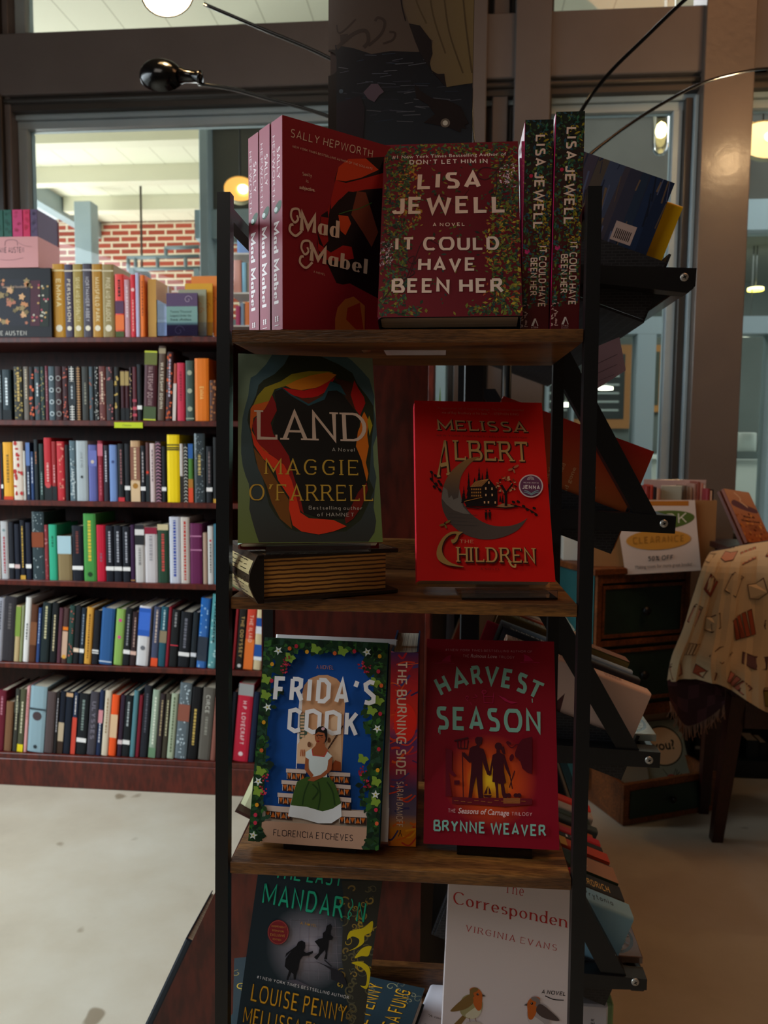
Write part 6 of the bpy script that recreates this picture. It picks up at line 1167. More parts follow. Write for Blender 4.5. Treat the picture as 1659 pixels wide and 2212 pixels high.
row(4, 2.86, 1460, 1627, [(-25, 20, 90, 45, '#66182a', 'burgundy', [tt('#b87a88', .6, .9)]), (24, 68, 160, 40, '#7a563c', 'kraft brown'), (77, 104, 82, 30, '#3a3a34', 'olive black', [('R', .62, .8, '#55564a'), tt('#c8c0a0')]), (106, 142, 82, 36, '#50503a', 'lime-foot khaki', [('R', 0, .12, '#e8d020'), tt('#d8d0b0', .3, .8)]), (145, 165, 65, 40, '#d89a98', 'thin salmon', [tt('#a83a44', .5, .9)]), (168, 268, 68, 42, '#8ca6b0', 'thick pale blue', [('E', .55, .28, '#4a3c40'), ('R', .64, .67, '#38444a'), ('E', .08, .12, '#2a343a')]), (272, 325, 100, 32, '#504242', 'taupe'), (328, 350, 100, 24, '#1c181a', 'faint-titled black', [tt('#a8a4a8')]), (352, 386, 95, 36, '#121826', 'tan-tipped black', [('R', 0, .2, '#3a281e'), ('R', .2, .5, '#b8a488')]), (388, 430, 98, 30, '#141c2a', 'midnight', [('R', .92, .98, '#c8a078')]),
 (435, 463, 105, 42, '#23304a', 'coral-footed navy', [('R', 0, .6, '#cc4634'), tt('#e0d8d0', .65, .95)]), (468, 528, 110, 34, '#161a1e', 'quiet black', [BW(), tt('#7a8a84', .4, .9)]), (535, 588, 100, 40, '#423e46', 'embossed grey', [('T', 'ULYSSES', '#7a7480', .85, .25, .3, .45)]), (592, 620, 90, 36, '#1f2c4a', 'blue and pink', [('R', .5, .7, '#d08a90'), tt('#d8d8e0', .2, .5)]), (625, 664, 92, 42, '#d0c0a8', 'warm cream', [tt('#9a7a58')]), (668, 712, 118, 38, '#ea5420', 'flame orange', [('R', .3, .68, '#dcb890')]), (722, 750, 120, 24, '#2e1e30', 'deep violet', [BW('#d8c0c0')]), (752, 796, 122, 34, '#151a1e', 'white-banded pitch black', [BW(), tt('#a8b0b0', .5, .9)]),
 (800, 830, 92, 40, '#507c84', 'marbled teal'), (836, 858, 120, 34, '#741828', 'oxblood'), (862, 905, 60, 40, '#1e2028', 'tall ink', [tt('#5a5a64')]), (915, 958, 88, 46, '#94a490', 'pistachio', [('R', .0, .15, '#6a8a6a'), tt('#dce0cc', .2, .9)]), (962, 994, 110, 34, '#302628', 'gold-lettered umber', [tt('#b8a078')]), (998, 1028, 110, 36, '#3e382c', 'mossy brown', [tt('#c8c098')]), (1030, 1072, 110, 42, '#a2ac92', 'sage green', [tt('#5a6448', .1, .95)]), (1078, 1150, 45, 54, '#55626a', 'tall shiny silver', [('S', '#b8c8d0', 40, .003), ('R', .5, .72, '#8a4a3a')], PRG), (1156, 1214, 70, 46, '#0e0e12', 'jet black', [tt('#c8a858', .2, .7)]), (1222, 1294, 75, 50, '#5c564e', 'dark taupe', [('T', 'CIRCE', '#b8b4a8', .9, .65, .3, .35), tt('#8a867a', .35, .6)]), (1298, 1330, 130, 24, '#804e42', 'clay')])
row(4, 2.86, 1460, 1645, [(1404, 1430, 100, 20, '#161a24', 'blackish'), (1438, 1530, 48, 52, '#bc2038', 'thick red silver-topped', [('R', .85, 1, '#9a9a98'), ('T', 'H.P. LOVECRAFT', '#e8c8c8', .78, .22, .35, .28), ('E', .1, .15, '#e8d0d0')]), (1534, 1570, 100, 24, '#101c34', 'deep navy')])

# things on top of the bookcase
TZ = BH+.0005
def topbook(px0, px1, yt, col, desc, deco=(), d=.15, Yf=BF+.01):
    A, Bx = X(px0, 728, Yf), X(px1, 728, Yf)-.0008; simplebook(desc, A, Bx, TZ, Z(px0, yt, Yf)-TZ, Yf, d, 0, col, deco, 'books standing on top of the cherry bookcase', rng=random.Random(px0))
for a, bb, yt, col, t_, tc in ((116, 142, 570, '#c8922c', 'EMMA', '#f0dca0'), (142, 160, 571, '#4a4458', 'PERSUASION', '#e8dcc8'), (160, 181, 570, '#a89046', 'SENSE AND SENSIBILITY', '#e8dca8'), (181, 201, 569, '#4a4450', 'NORTHANGER ABBEY', '#c8c4c8'), (201, 223, 570, '#b8862c', 'MANSFIELD PARK', '#f0e0b0'), (223, 248, 571, '#9c8a5a', 'PRIDE AND PREJUDICE', '#e0d4b0')):
    topbook(a, bb, yt, col, f'{"gold" if col[1] in "cb" else ("khaki" if col[1] in "a9" else "purple-grey")} hardback, {dict(zip((116, 142, 160, 181, 201, 223), ("first", "second", "third", "fourth", "fifth", "last")))[a]} of the six matching ones on the bookcase top', [('T', t_, tc, .8 if len(t_) < 12 else .82, .42 if len(t_) < 6 else .22, .3, .4), ('E', .13, .28, '#f0e8d0'), ('R', .9, .92, tc)])
topbook(250, 269, 592, '#e84a44', 'coral paperback with a dotted panel standing right of the six matching hardbacks', [('R', .38, .58, '#5a3a58'), ('R', .12, .36, '#f07a3c'), ('R', 0, .1, '#4a5a2c'), tt('#4a1a1c', .65, .92)], .11)
topbook(270, 282, 604, '#c89aa4', 'dusty pink booklet between the coral and the red spines on the bookcase top', [tt('#e8d8dc')], .11)
topbook(283, 294, 593, '#d8323e', 'slim red paperback with a round badge on top of the bookcase', [('E', .76, .35, '#f0c8c8'), tt('#f0a8a0', .1, .6)], .11)
topbook(294, 303, 589, '#b8b8d8', 'slim lavender paperback between red and orange ones on the bookcase top', [], .13)
topbook(304, 314, 594, '#e8762c', 'slim orange paperback next to the tan journal on the bookcase top', [tt('#8a3a14')], .13)
# boxed sets
bs = thing('boxed_set', 'pink boxed set in shrink wrap, stacked on the black floral box', 'boxed set', Matrix.Translation((X(-40, 577, BF), BF, Z(0, 579, BF)+.001)))
x0b = bs.location.x; wb = X(83, 577, BF)-x0b; hb = Z(0, 512, BF)-bs.location.z
mb = MB(); mb.box((0, 0, 0), (wb, .15, hb), '#d89a9a'); mb.box((0, .15, 0), (wb, .152, Z(0, 455, BF)-bs.location.z), '#d89a9a'); c = Canvas(mb, (0, 0, 0), (1, 0, 0), (0, 0, 1), (0, -1, 0), wb, hb, quad=[(-40*2.9625, 245), (240, 245), (245, 430), (-118, 430)]); c.eps = .0002
c.text('JANE AUSTEN', (-18, 340), (155, 340), (-18, 306), '#4a3038', wt=1.4); c.line([(35, 300), (40, 270), (75, 262), (110, 270), (115, 298)], .002, '#8a5a64', sm=True); c.line([(-30, 375), (60, 385), (150, 372)], .001, '#8a5a64', sm=True); c.line([(120, 280), (160, 300), (205, 305)], .001, '#8a5a64', sm=True); mb.build('slipcase', PR, bs)
px = [-40, -20, 8, 27, 50, 66, 82]; cols = ['#b83060', '#1e5a4c', '#1e5a4c', '#c83a70', '#d02a5a', '#5a4a6a']
for i in range(6):
    mb = MB(); a = X(px[i], 577, BF)-x0b+.001; b3 = X(px[i+1], 577, BF)-x0b-.001; hh = Z(0, 452, BF)-bs.location.z; mb.box((a, .006, hb+.0005), (b3, .148, hh), cols[i], bev=.001)
    c = Canvas(mb, (a, .006, hb), (1, 0, 0), (0, 0, 1), (0, -1, 0), b3-a, hh-hb); c.eps = .0002; [swirl(c, (b3-a)*random.Random(k+i).uniform(.2, .8), (hh-hb)*random.Random(k*3+i).uniform(.1, .9), .006, '#%02x%02x%02x' % tuple(int(v*255*.6)+10 for v in [min(1, q*1.6) for q in hexc(cols[i])]), .001) for k in range(7)]
    lbl(mb.build('volume', PR, bs), ['rose', 'dark green', 'green', 'pink', 'magenta', 'purple'][i]+' volume')
b2_ = thing('boxed_set', 'black floral boxed set at the left end of the bookcase top', 'boxed set', Matrix.Translation((X(-60, 725, BF), BF, TZ)))
x0b = b2_.location.x; wb = X(112, 700, BF)-x0b; hb = Z(0, 580, BF)-TZ; mb = MB(); mb.box((0, 0, 0), (wb, .155, hb), '#1a1a20', bev=.001)
c = Canvas(mb, (0, 0, 0), (1, 0, 0), (0, 0, 1), (0, -1, 0), wb, hb, quad=[(-178, 440), (335, 440), (355, 876), (-178, 876)]); c.eps = .0002
c.text('JANE AUSTEN', (-60, 860), (186, 860), (-60, 832), '#c8c4b8', wt=1.2, serif=1); c.rect(-150, 505, 208, 800, '#20202a'); c.rect(210, 515, 272, 800, '#4a1c2c'); c.rect(274, 540, 330, 805, '#20281f')
rng = random.Random(2)
for k in range(42): x, y = rng.uniform(-145, 200), rng.uniform(512, 795); c.k = 6+k % 5*.4; c.poly(star(x, y, rng.uniform(12, 26), 5, rng.random()*3, .6), rng.choice(['#c88a5a', '#b8745a', '#9a8458', '#d8a878', '#7a6a44']), up=0)
for k in range(26): x, y = rng.choice([rng.uniform(214, 268), rng.uniform(278, 326)]), rng.uniform(525, 795); c.ell(x, y, 7, 7, rng.choice(['#b8485a', '#c8a060', '#c8c4b0']), 7, up=.05)
c.k = 10; c.btext('Sense and Sensibility', (30, 560), (190, 560), (30, 545), '#c8a890'); mb.build('slipcase', PR, b2_)
mb = MB(); mb.box((X(316, 724, BF), BF+.02, TZ), (X(334, 724, BF), BF+.17, Z(335, 600, BF)), '#c8984c'); c = Canvas(mb, (X(335, 724, BF), BF+.02, TZ), (1, 0, 0), (0, 0, 1), (0, -1, 0), .05, .2); tag(mb.build('journal', PR), 'tan patterned journal standing behind the orange paperback on the bookcase', 'book')
# acrylic holder with booklets
hd = thing('booklet_holder', 'clear acrylic holder of booklets on the right of the bookcase top', 'holder', Matrix.Translation((X(338, 724, BF), BF, TZ)))
w = X(460, 724, BF)-hd.location.x; mb = MB(); mb.box((0, 0, 0), (w, .12, .004)); mb.box((0, 0, .0041), (w, .003, .05)); mb.box((0, .117, .0041), (w, .12, .2)); mb.box((0, .0031, .0041), (.003, .1169, .13)); mb.build('holder_body', ACRYL, hd)
for px0, px1, y0, y1, dy, col, dsc, dec in ((358, 425, 632, 724, .010, '#5c4a6c', 'purple and teal booklet in front in the acrylic holder', 1), (380, 440, 622, 724, .03, '#9aa08c', 'grey-green booklet second in the acrylic holder', 0), (390, 450, 606, 724, .05, '#e0aa38', 'yellow booklet third in the acrylic holder', 0), (400, 461, 587, 724, .07, '#e89048', 'orange mapped booklet at the back of the acrylic holder', 0)):
    mb = MB(); a, b3 = X(px0, 724, BF), X(px1, 724, BF); zz1 = Z(px0, y0, BF); mb.box((a, BF+dy, TZ+.0045), (b3, BF+dy+.008, zz1), col)
    c = Canvas(mb, (a, BF+dy, TZ), (1, 0, 0), (0, 0, 1), (0, -1, 0), b3-a, zz1-TZ); c.eps = .0002; H2 = zz1-TZ; W2 = b3-a
    if dec: c._poly([(0, H2*.28), (W2, H2*.28), (W2, H2*.7), (0, H2*.7)], '#7aa09c'); c.k = 1; [c.btext(t_, (W2*.12, H2*(.56-.09*i)), (W2*.8, H2*(.56-.09*i)), (W2*.12, H2*(.61-.09*i)), '#2a3c3c') for i, t_ in enumerate(('Twenty Thousand', 'Leagues Under the', 'Sea Atlas'))]; swirl(c, W2*.4, H2*.15, .02, '#a898b0', .002); swirl(c, W2*.7, H2*.85, .015, '#a898b0', .002)
    else: [swirl(c, W2*.6+.01*k, H2*.8-.02*k, .012, '#b06a2c', .0015) for k in range(3)]
    tag(mb.build('booklet', PRM), dsc, 'booklet', 'booklets in the acrylic holder')
# white tiered card stand seen between rack post and red books
cs_ = thing('tiered_stand', 'white tiered stand of books behind the left rack post', 'stand', Matrix.Translation((X(505, 700, 2.8), 2.8, TZ)))
def cx_(px, py=600): return X(px, py, 2.8)-cs_.location.x
def cz_(py): return Z(530, py, 2.8)-TZ
mb = MB()
for py in (552, 636, 706): mb.box((cx_(500), -.04, cz_(py)-.006), (cx_(700), .10, cz_(py)))
for px_ in (500, 690): mb.box((cx_(px_), .101, 0), (cx_(px_)+.012, .111, cz_(470)))
mb.build('stand_body', mat('white_stand', '#d8dcda', .5), cs_)
for a, bb, yt, yb, col, dsc in ((512, 541, 492, 552, '#7fa4dc', 'light blue book on the top tier of the white stand'), (504, 521, 562, 636, '#d8a8a0', 'pink patterned book on the middle tier of the white stand'), (523, 533, 567, 636, '#8ac0dc', 'pale cyan book on the middle tier of the white stand'), (534, 560, 567, 636, '#8a7a68', 'brown book on the middle tier of the white stand'), (509, 518, 661, 706, '#c85a8a', 'rose spine on the lowest tier of the white stand'), (520, 528, 655, 706, '#88a8c8', 'steel blue spine on the lowest tier of the white stand'), (529, 542, 653, 706, '#e88a50', 'orange spine on the lowest tier of the white stand')):
    simplebook(dsc, X(a, yb, 2.77), X(bb, yb, 2.77), TZ+cz_(yb)+.0005, Z(a, yt, 2.77)-TZ-cz_(yb), 2.77, .1, 0, col, [], 'books on the white tiered stand')
# ------------------------------------------------------------------ A-frame display behind the rack
YU = 1.2
U = thing('display_rack', 'double-sided display unit with cherry end panel and black metal trays, behind the ladder rack', 'display rack', Matrix.Translation((X(925, 900, YU), 1.9, 0)))
def adu(mb, nm, m, l=None):
    o = mb.build(nm, m); o.parent = U; o.matrix_parent_inverse = Matrix.Translation(U.location).inverted()
    if l: lbl(o, l)
    return o
def quadY(pts, Y, d, mb, col=(1, 1, 1)): mb.prism([Vector(atY(x, y, Y)) for x, y in pts], (0, d, 0), col)
mb = MB(); P5 = [Vector(atY(x, y, 1.235)) for x, y in ((565, 748), (925, 745), (908, 2000), (905, 2500))]; P5[3].z = 0
a, bb = Vector(atY(330, 2212, 1.235)), Vector(atY(548, 1752, 1.235)); k = a.z/(bb.z-a.z); pb_ = a-(bb-a)*k; P5 += [pb_, bb, Vector(atY(565, 1712, 1.235))]
mb.prism(P5[::-1], (0, .018, 0)); adu(mb, 'end_panel', CHERRY, 'cherry end panel flaring out to the left')
slope = math.atan2(bb.x-pb_.x, bb.z-pb_.z)
mb = MB(); o_ = Vector((math.sin(slope), 0, math.cos(slope))); n_ = Vector((math.cos(slope), 0, -math.sin(slope)))
q0_ = pb_+n_*.03; q0_.y = 1.2535; mb.prism([q0_, q0_+n_*.014, q0_+n_*.014+o_*.9, q0_+o_*.9], (0, 1.2, 0)); adu(mb, 'sloped_backboard', CHERRYD)
mb = MB(); xk = float(P5[0].x); mb.box((xk+.004, 1.2535, .9), (xk+.02, 2.3, float(P5[0].z)-.02)); adu(mb, 'backboard', CHERRYD)
mb = MB(); mb.box((X(1003, 800, YU), YU, 0), (X(1046, 800, YU), YU+.034, Z(1020, 560, YU)), bev=.002); adu(mb, 'post', BLACK)
mb = MB(); mb.box((X(990, 800, 1.6), 1.6, 0), (X(1014, 800, 1.6), 1.64, Z(1020, 560, 1.6))); adu(mb, 'post', BLACK)
mb = MB(); mb.box((X(1003, 800, YU), 2.3, 0), (X(1046, 800, YU), 2.334, Z(1020, 560, YU))); adu(mb, 'post', BLACK)
ARM = [[(1046, 566), (1505, 579), (1502, 618), (1486, 633), (1300, 612), (1046, 604)], [(1046, 1090), (1461, 1115), (1458, 1153), (1046, 1132)], [(1046, 1598), (1427, 1626), (1425, 1659), (1046, 1640)], [(1046, 2082), (1398, 2116), (1397, 2139), (1046, 2128)]]
for A in ARM: mb = MB(); quadY(A[::-1], YU-.001, .03, mb); adu(mb, 'arm', BLACK)
for A in ([(1150, 606), (1420, 1114), (1370, 1110), (1088, 606)], [(1113, 1138), (1382, 1622), (1333, 1619), (1050, 1138)], [(1108, 1650), (1354, 2110), (1300, 2105), (1062, 1650)]):
    mb = MB(); quadY(A[::-1], YU+.003, .024, mb); adu(mb, 'brace', BLACK)
for A in ([(1070, 840), (1250, 1150), (1215, 1150), (1035, 840)],): mb = MB(); quadY(A[::-1], 1.61, .02, mb); adu(mb, 'brace', BLACK)
STEEL = mat('zinc_bolt', '#b8b4ac', .35, .7)
for x, y in ((1478, 599), (1434, 1131), (1402, 1642), (1372, 2121)):
    P0 = atY(x, y, YU-.0012); mb = MB(); mb.lathe([(.0062, 0), (.0062, .0012), (.0045, .0024), (.001, .0026)], P0, (0, -1, 0), 20); 
    for a in (0, 1.57): mb.box((-.0028, -.0006, -.0006), (.0028, 0, .0006), (.02, .02, .02), 1, T=lambda i, j, k: (P0[0]+i*math.cos(a+.5)-k*math.sin(a+.5), P0[1]-.0026+j, P0[2]+i*math.sin(a+.5)+k*math.cos(a+.5)))
    adu(mb, 'bolt', [STEEL, BLACK], 'silver cross-head bolt')
for (x, y) in ((1487, 606), (1444, 1134), (1410, 1642), (1381, 2127)):
    P0 = atY(x, y, YU+.03); mb = MB(); mb.box((P0[0]-.014, P0[1], P0[2]-.013), (P0[0]+.009, 2.5, P0[2]+.013), bev=.002); adu(mb, 'tray_rail', GLOSSB)
C20, S20 = math.cos(R(20)), math.sin(R(20)); UV = Vector((-C20, 0, S20)); VV = Vector((S20, 0, C20))
WOV = mat('black_woven_wire', '#0a0a0c', .5); t, b, N = nodes(WOV); mp = coords(t, N, (1, 1, 1)); ck = N('ShaderNodeTexBrick'); ck.inputs['Scale'].default_value = 1; ck.inputs['Brick Width'].default_value = .011; ck.inputs['Row Height'].default_value = .0045; ck.inputs['Mortar Size'].default_value = .0006
ck.inputs['Color1'].default_value = (.006, .006, .008, 1); ck.inputs['Color2'].default_value = (.016, .015, .018, 1); ck.inputs['Mortar'].default_value = (.03, .03, .034, 1); mp.inputs['Rotation'].default_value = (R(90), R(20), 0); t.links.new(mp.outputs[0], ck.inputs['Vector']); t.links.new(ck.outputs['Color'], b.inputs['Base Color'])
TO = [Vector(atY(x, y, YU+.035)) for x, y in ((1388, 690), (1317, 1190), (1296, 1662), (1262, 2150))]
for i, O in enumerate(TO):
    hh = (.105, .075, .075, .075)[i]; mb = MB(); L_ = .27; y0, y1 = YU+.036, 2.45
    def bx(u0, u1, v0, v1, ya=y0, yb=y1): mb.hexa([tuple(O+UV*u+VV*v+Vector((0, yy-O.y, 0))) for yy in (ya, yb) for u, v in ((u1, v0), (u0, v0), (u0, v1), (u1, v1))])
    e_ = -.034 if i > 1 else 0; bx(-.004+e_, L_, -.004, 0); bx(-.004+e_, e_, .0001, hh); bx(L_-.004, L_, .0001, hh); bx(.0001+e_, L_-.0041, .0001, hh*.86, y0-.005, y0-.0015)
    adu(mb, 'book_tray', WOV, 'black woven sloping tray')
def tilted(label, lev, Yn, w, h, t, col, s0=.012, lift=0, stext=(), back=None, sdeco=None, group=None, edge=None, mt=None):
    O = TO[lev]; org = O+VV*(w+.0045+lift)+UV*s0; org.y = Yn+t
    Mx = Matrix((( -VV.x, 0, UV.x, org.x), (0, -1, 0, org.y), (-VV.z, 0, UV.z, org.z), (0, 0, 0, 1)))
    def sa(c):
        if sdeco: sdeco(c)
        for (tx, a, b2, u0_, u1_, cc) in stext: c.text(tx, (c.w*u0_, h*a), (c.w*u0_, h*b2), (c.w*u1_, h*a), cc, wt=1.5)
    root = thing('hardcover_book', label, 'book', Mx, group); mb = MB(); jacket(mb, w, h, t, col, .005, .0022, edge)
    sa(Canvas(mb, (0, t, 0), (0, -1, 0), (0, 0, 1), (-1, 0, 0), t, h))
    if back: back(Canvas(mb, (w, t, 0), (-1, 0, 0), (0, 0, 1), (0, 1, 0), w, h))
    mb.build('jacket', mt or PR, root); pb = MB(); pb.box((.004, .003, .003), (w-.003, t-.003, h-.003)); pb.build('page_block', PAGES, root)
def b_sea(c):
    W_, H_ = c.w, c.h; rng = random.Random(3)
    c._poly([(0, 0), (W_, 0), (W_, H_), (0, H_)], '#30344a'); c.k = 1
    for k in range(14):
        y = H_*k/14; c.k = 1+(k % 2)*.5; c._poly([(0, y), (W_, y+.006*math.sin(k)), (W_, min(y+H_/12, H_)), (0, min(y+H_/12, H_))], ['#1c2a48', '#223456', '#2a3a52', '#3a3c50', '#4a4450', '#46506a', '#5a5048', '#4e4656', '#5c4a4c', '#54506a', '#6a5a60', '#7a6068', '#a87a70', '#c08a74'][k])
    c.k = 3
    for k in range(60): x, y = rng.uniform(0, W_), rng.uniform(0, H_*.9); c.line([(x, y), (x+rng.uniform(.01, .05), y+rng.uniform(-.004, .008))], rng.uniform(.001, .003), rng.choice(['#6a5848', '#1a2236', '#5c6484', '#7a6450', '#2c3450']), up=.05)
    c.k = 6; c._poly([(.062, H_*.12), (.091, H_*.12), (.091, H_*.26), (.062, H_*.26)], '#c8b0a8'); c.k = 7
    for k in range(12): k < 9 and c._poly([(.066, H_*(.14+.012*k)), (.081, H_*(.14+.012*k)), (.081, H_*(.146+.012*k)), (.066, H_*(.146+.012*k))], '#201c20')
tilted('book with a dusky sea painting and barcode in the top black tray', 0, 1.236, .17, .235, .02, '#3a3c50', .031, .03, back=b_sea, edge='#c88a50')
tilted('bright yellow hardcover poking out behind the sea-painting book', 0, 1.262, .172, .25, .022, '#e8b800', .002, .011, edge='#8a2c18')
def b_days(c):
    W_, H_ = c.w, c.h; c._poly([(0, 0), (W_, 0), (W_, H_), (0, H_)], lambda x, y: tuple(a+(b2-a)*x/W_ for a, b2 in zip(hexc('#b06a2c'), hexc('#b8281a')))); c.k = 1
    for i, tx in enumerate(('You will not have to', 'travel. The place where', 'things are named', 'been and gone')): c.btext(tx, (W_*.12, H_*(.62-.07*i)), (W_*.6, H_*(.62-.07*i)), (W_*.12, H_*(.645-.07*i)), '#d8a878')
    c.text('ALL DAYS', (W_*.1, H_*.25), (W_*.5, H_*.25), (W_*.1, H_*.28), '#d8a888', wt=1, sp=3)
tilted('thick orange-red hardcover lettered DAYS in the second tray', 1, 1.238, .165, .25, .042, '#c83a1c', -.006, back=b_days, edge='#7a1c10')
tilted('grey paperback almost hidden behind the orange-red hardcover in the second tray', 1, 1.284, .10, .22, .02, '#c8c4c0', .02)
tilted('white paperback lying in the second tray behind its neighbours', 1, 1.306, .12, .22, .02, '#d8d4cc', .0)
def b_city(c):
    W_, H_ = c.w, c.h; c.k = 1; c._poly([(0, H_*.45), (W_*.28, H_*.45), (W_*.3, H_*.5), (W_*.6, H_*.52), (W_*.42, H_*.56), (W_*.62, H_*.62), (W_*.4, H_*.66), (W_*.7, H_*.78), (W_*.5, H_*.8), (W_*.45, H_), (0, H_)], '#5c3434')
tilted('pale peach hardcover GERMAN BLOOD at the front of the third tray', 2, 1.238, .125, .245, .034, '#e2bca8', -.030, .016, [('GERMAN BLOOD', .96, .55, .5, .8, '#2c2628'), ('HOW NAZI KONIGSBERG', .96, .55, .22, .38, '#a83a34'), ('NICOLE', .31, .19, .5, .72, '#5a3838'), ('EATON', .31, .2, .22, .42, '#a8483c')], b_city)
def blk(*a): return lambda c: [c._poly([(0, c.h*y0), (c.w, c.h*y0), (c.w, c.h*y1), (0, c.h*y1)], cc) for y0, y1, cc in a] and setattr(c, 'k', 1)
g3 = 'spine-up books in the third tray'
tilted('charcoal hardcover with a script title just behind the peach one', 2, 1.275, .135, .24, .024, '#2c2c32', -0.018, .014, [("Shakespeare's", .95, .5, .25, .8, '#c8c0c0')], group=g3)
tilted('pale blue paperback third from the front of the third tray', 2, 1.302, .138, .235, .018, '#8ca0b4', -0.010, .014, [('LAKE', .4, .2, .3, .7, '#3a6ab0')], group=g3)
tilted('thin pink hardcover fourth from the front of the third tray', 2, 1.322, .14, .235, .012, '#c83a5c', .01, group=g3)
tilted('olive and brown VAGABOND hardcover in the third tray', 2, 1.338, .145, .24, .036, '#7a6a3a', -0.010, .014, [('VAGABOND', .95, .5, .35, .75, '#c8b878'), ('GESS', .33, .2, .3, .7, '#d8a03c')], sdeco=blk((0, .45, '#8a5426'),), group=g3)
tilted('cream hardcover sixth from the front of the third tray', 2, 1.378, .15, .22, .03, '#d8b898', .05, group=g3)
tilted('brick orange paperback seventh from the front of the third tray', 2, 1.41, .155, .22, .02, '#c0583a', .06, group=g3)
tilted('beige paperback at the back of the third tray', 2, 1.434, .155, .24, .03, '#c8b4a0', .04, group=g3)
g4 = 'spine-up books in the lowest visible tray'
def b_blue(c):
    W_, H_ = c.w, c.h; c.k = 1
    c._poly([(.012, H_*.1), (.04, H_*.1), (.04, H_*.26), (.012, H_*.26)], '#c8ccd0'); c.k = 2
    for k in range(9): c._poly([(.015, H_*(.115+.014*k)), (.028, H_*(.115+.014*k)), (.028, H_*(.122+.014*k)), (.015, H_*(.122+.014*k))], '#20242c')
    for i in range(5): c.btext('and the sea kept still', (.03+0*i, H_*(.62-.05*i)), (.085, H_*(.62-.05*i)), (.03, H_*(.635-.05*i)), '#5a6a74')
tilted('light blue hardcover lettered rytania at the front of the lowest visible tray', 3, 1.238, .15, .245, .045, '#8ab4c8', -.026, 0, [('Prytania', .34, .13, .35, .7, '#2a3640')], b_blue, group=None)
seq = [('black hardcover with gold capitals, second from the front', .05, '#242220', [('ERDRICH', .30, .10, .2, .62, '#e8b860')], None, .148), ('dark green hardcover with a tan end, third from the front', .052, '#2c3a24', [('ILL', .31, .23, .35, .7, '#c8c0a0')], blk((0, .32, '#a87a5c')), .15), ('thin charcoal hardcover fourth from the front', .016, '#3a3c3e', [('THE LONG', .9, .5, .3, .7, '#c8c4bc')], None, .145), ('orange and yellow hardcover fifth from the front', .032, '#c8481e', [], blk((.35, .62, '#e0a03c'), (0, .2, '#c04428')), .148), ('black and white lettered hardcover sixth from the front', .022, '#2c2c2e', [('IN IN IN', .7, .18, .2, .7, '#e4e0dc')], None, .147), ('crimson hardcover seventh from the front', .026, '#c02838', [], None, .147), ('burnt orange hardcover eighth from the front', .026, '#a8542c', [('FABLES', .95, .4, .3, .7, '#4a2418')], None, .14), ('slate green hardcover ninth from the front', .024, '#3c4848', [('MAN', .75, .55, .3, .7, '#b8c0b8')], None, .147), ('dark green hardcover tenth from the front', .026, '#2c3e38', [], None, .146), ('grey hardcover with a small bird, eleventh from the front', .03, '#b0a49c', [('STERLING', .95, .6, .15, .4, '#a83c34')], lambda c: (c.ell(c.w*.65, c.h*.72, .006, .012, '#2a2624'), setattr(c, 'k', 1)), .148), ('tomato red hardcover last of the row', .03, '#d8382c', [], None, .15)]
y_ = 1.286
for d, t_, col, st, sd, w_ in seq: tilted(d+' in the lowest visible tray', 3, y_, w_, .24, t_, col,  -.022+.006*(len(d) % 3), 0, st, sdeco=sd, group=g4); y_ += t_+.0025
# face-out glossy books on the rails and the card under the top tray
for (x0, y0, x1, y1, d, cc, yy0, yy1) in ((1352, 1556, 1418, 1625, 'grey patterned plastic-covered book lying along the third tray rail', '#8a9490', 1.27, 1.345), (1330, 2020, 1388, 2108, 'brown oval-patterned plastic-covered book lying along the lowest tray rail', '#6a5244', 1.27, 1.345)):
    P0 = atY(x1, y1, YU+.03); zz = P0[2]+.0135; mb = MB(); mb.box((P0[0]-.075, yy0-.03, zz), (P0[0]+.002, yy1, zz+.012), cc, bev=.001); c = Canvas(mb, (P0[0]-.075, yy0-.03, zz+.012), (1, 0, 0), (0, 1, 0), (0, 0, 1), .077, yy1-yy0+.03); c.eps = .0002
    for k, rr in enumerate((.034, .029, .022, .015)): c.ell(.038, .052, rr, rr*1.35, '#2c2420' if k % 2 == 0 else cc, 24)
    for k in range(10): a = k*.628; c.line([(.038+.016*math.cos(a), .052+.02*math.sin(a)), (.038+.028*math.cos(a), .052+.038*math.sin(a))], .002, '#2c2420')
    tag(mb.build('covered_book', PRG), d, 'book')
mb = MB(); quadY([(1262, 760), (1338, 728), (1352, 800), (1262, 858)][::-1], 1.27, .0006, mb, '#a88894'); c = Canvas(mb, atY(1262, 858, 1.2699), (1, 0, 0), (0, 0, 1), (0, -1, 0), .07, .07); c.eps = .0001
c.line([(.002, .045), (.05, .068)], .001, '#6a5460'); c.line([(.002, .03), (.05, .052)], .0008, '#6a5460'); c.line([(.012, .022), (.046, .036)], .0008, '#7a6470')
tag(mb.build('paper_card', PRM), 'mauve paper card hanging under the top black tray', 'card')
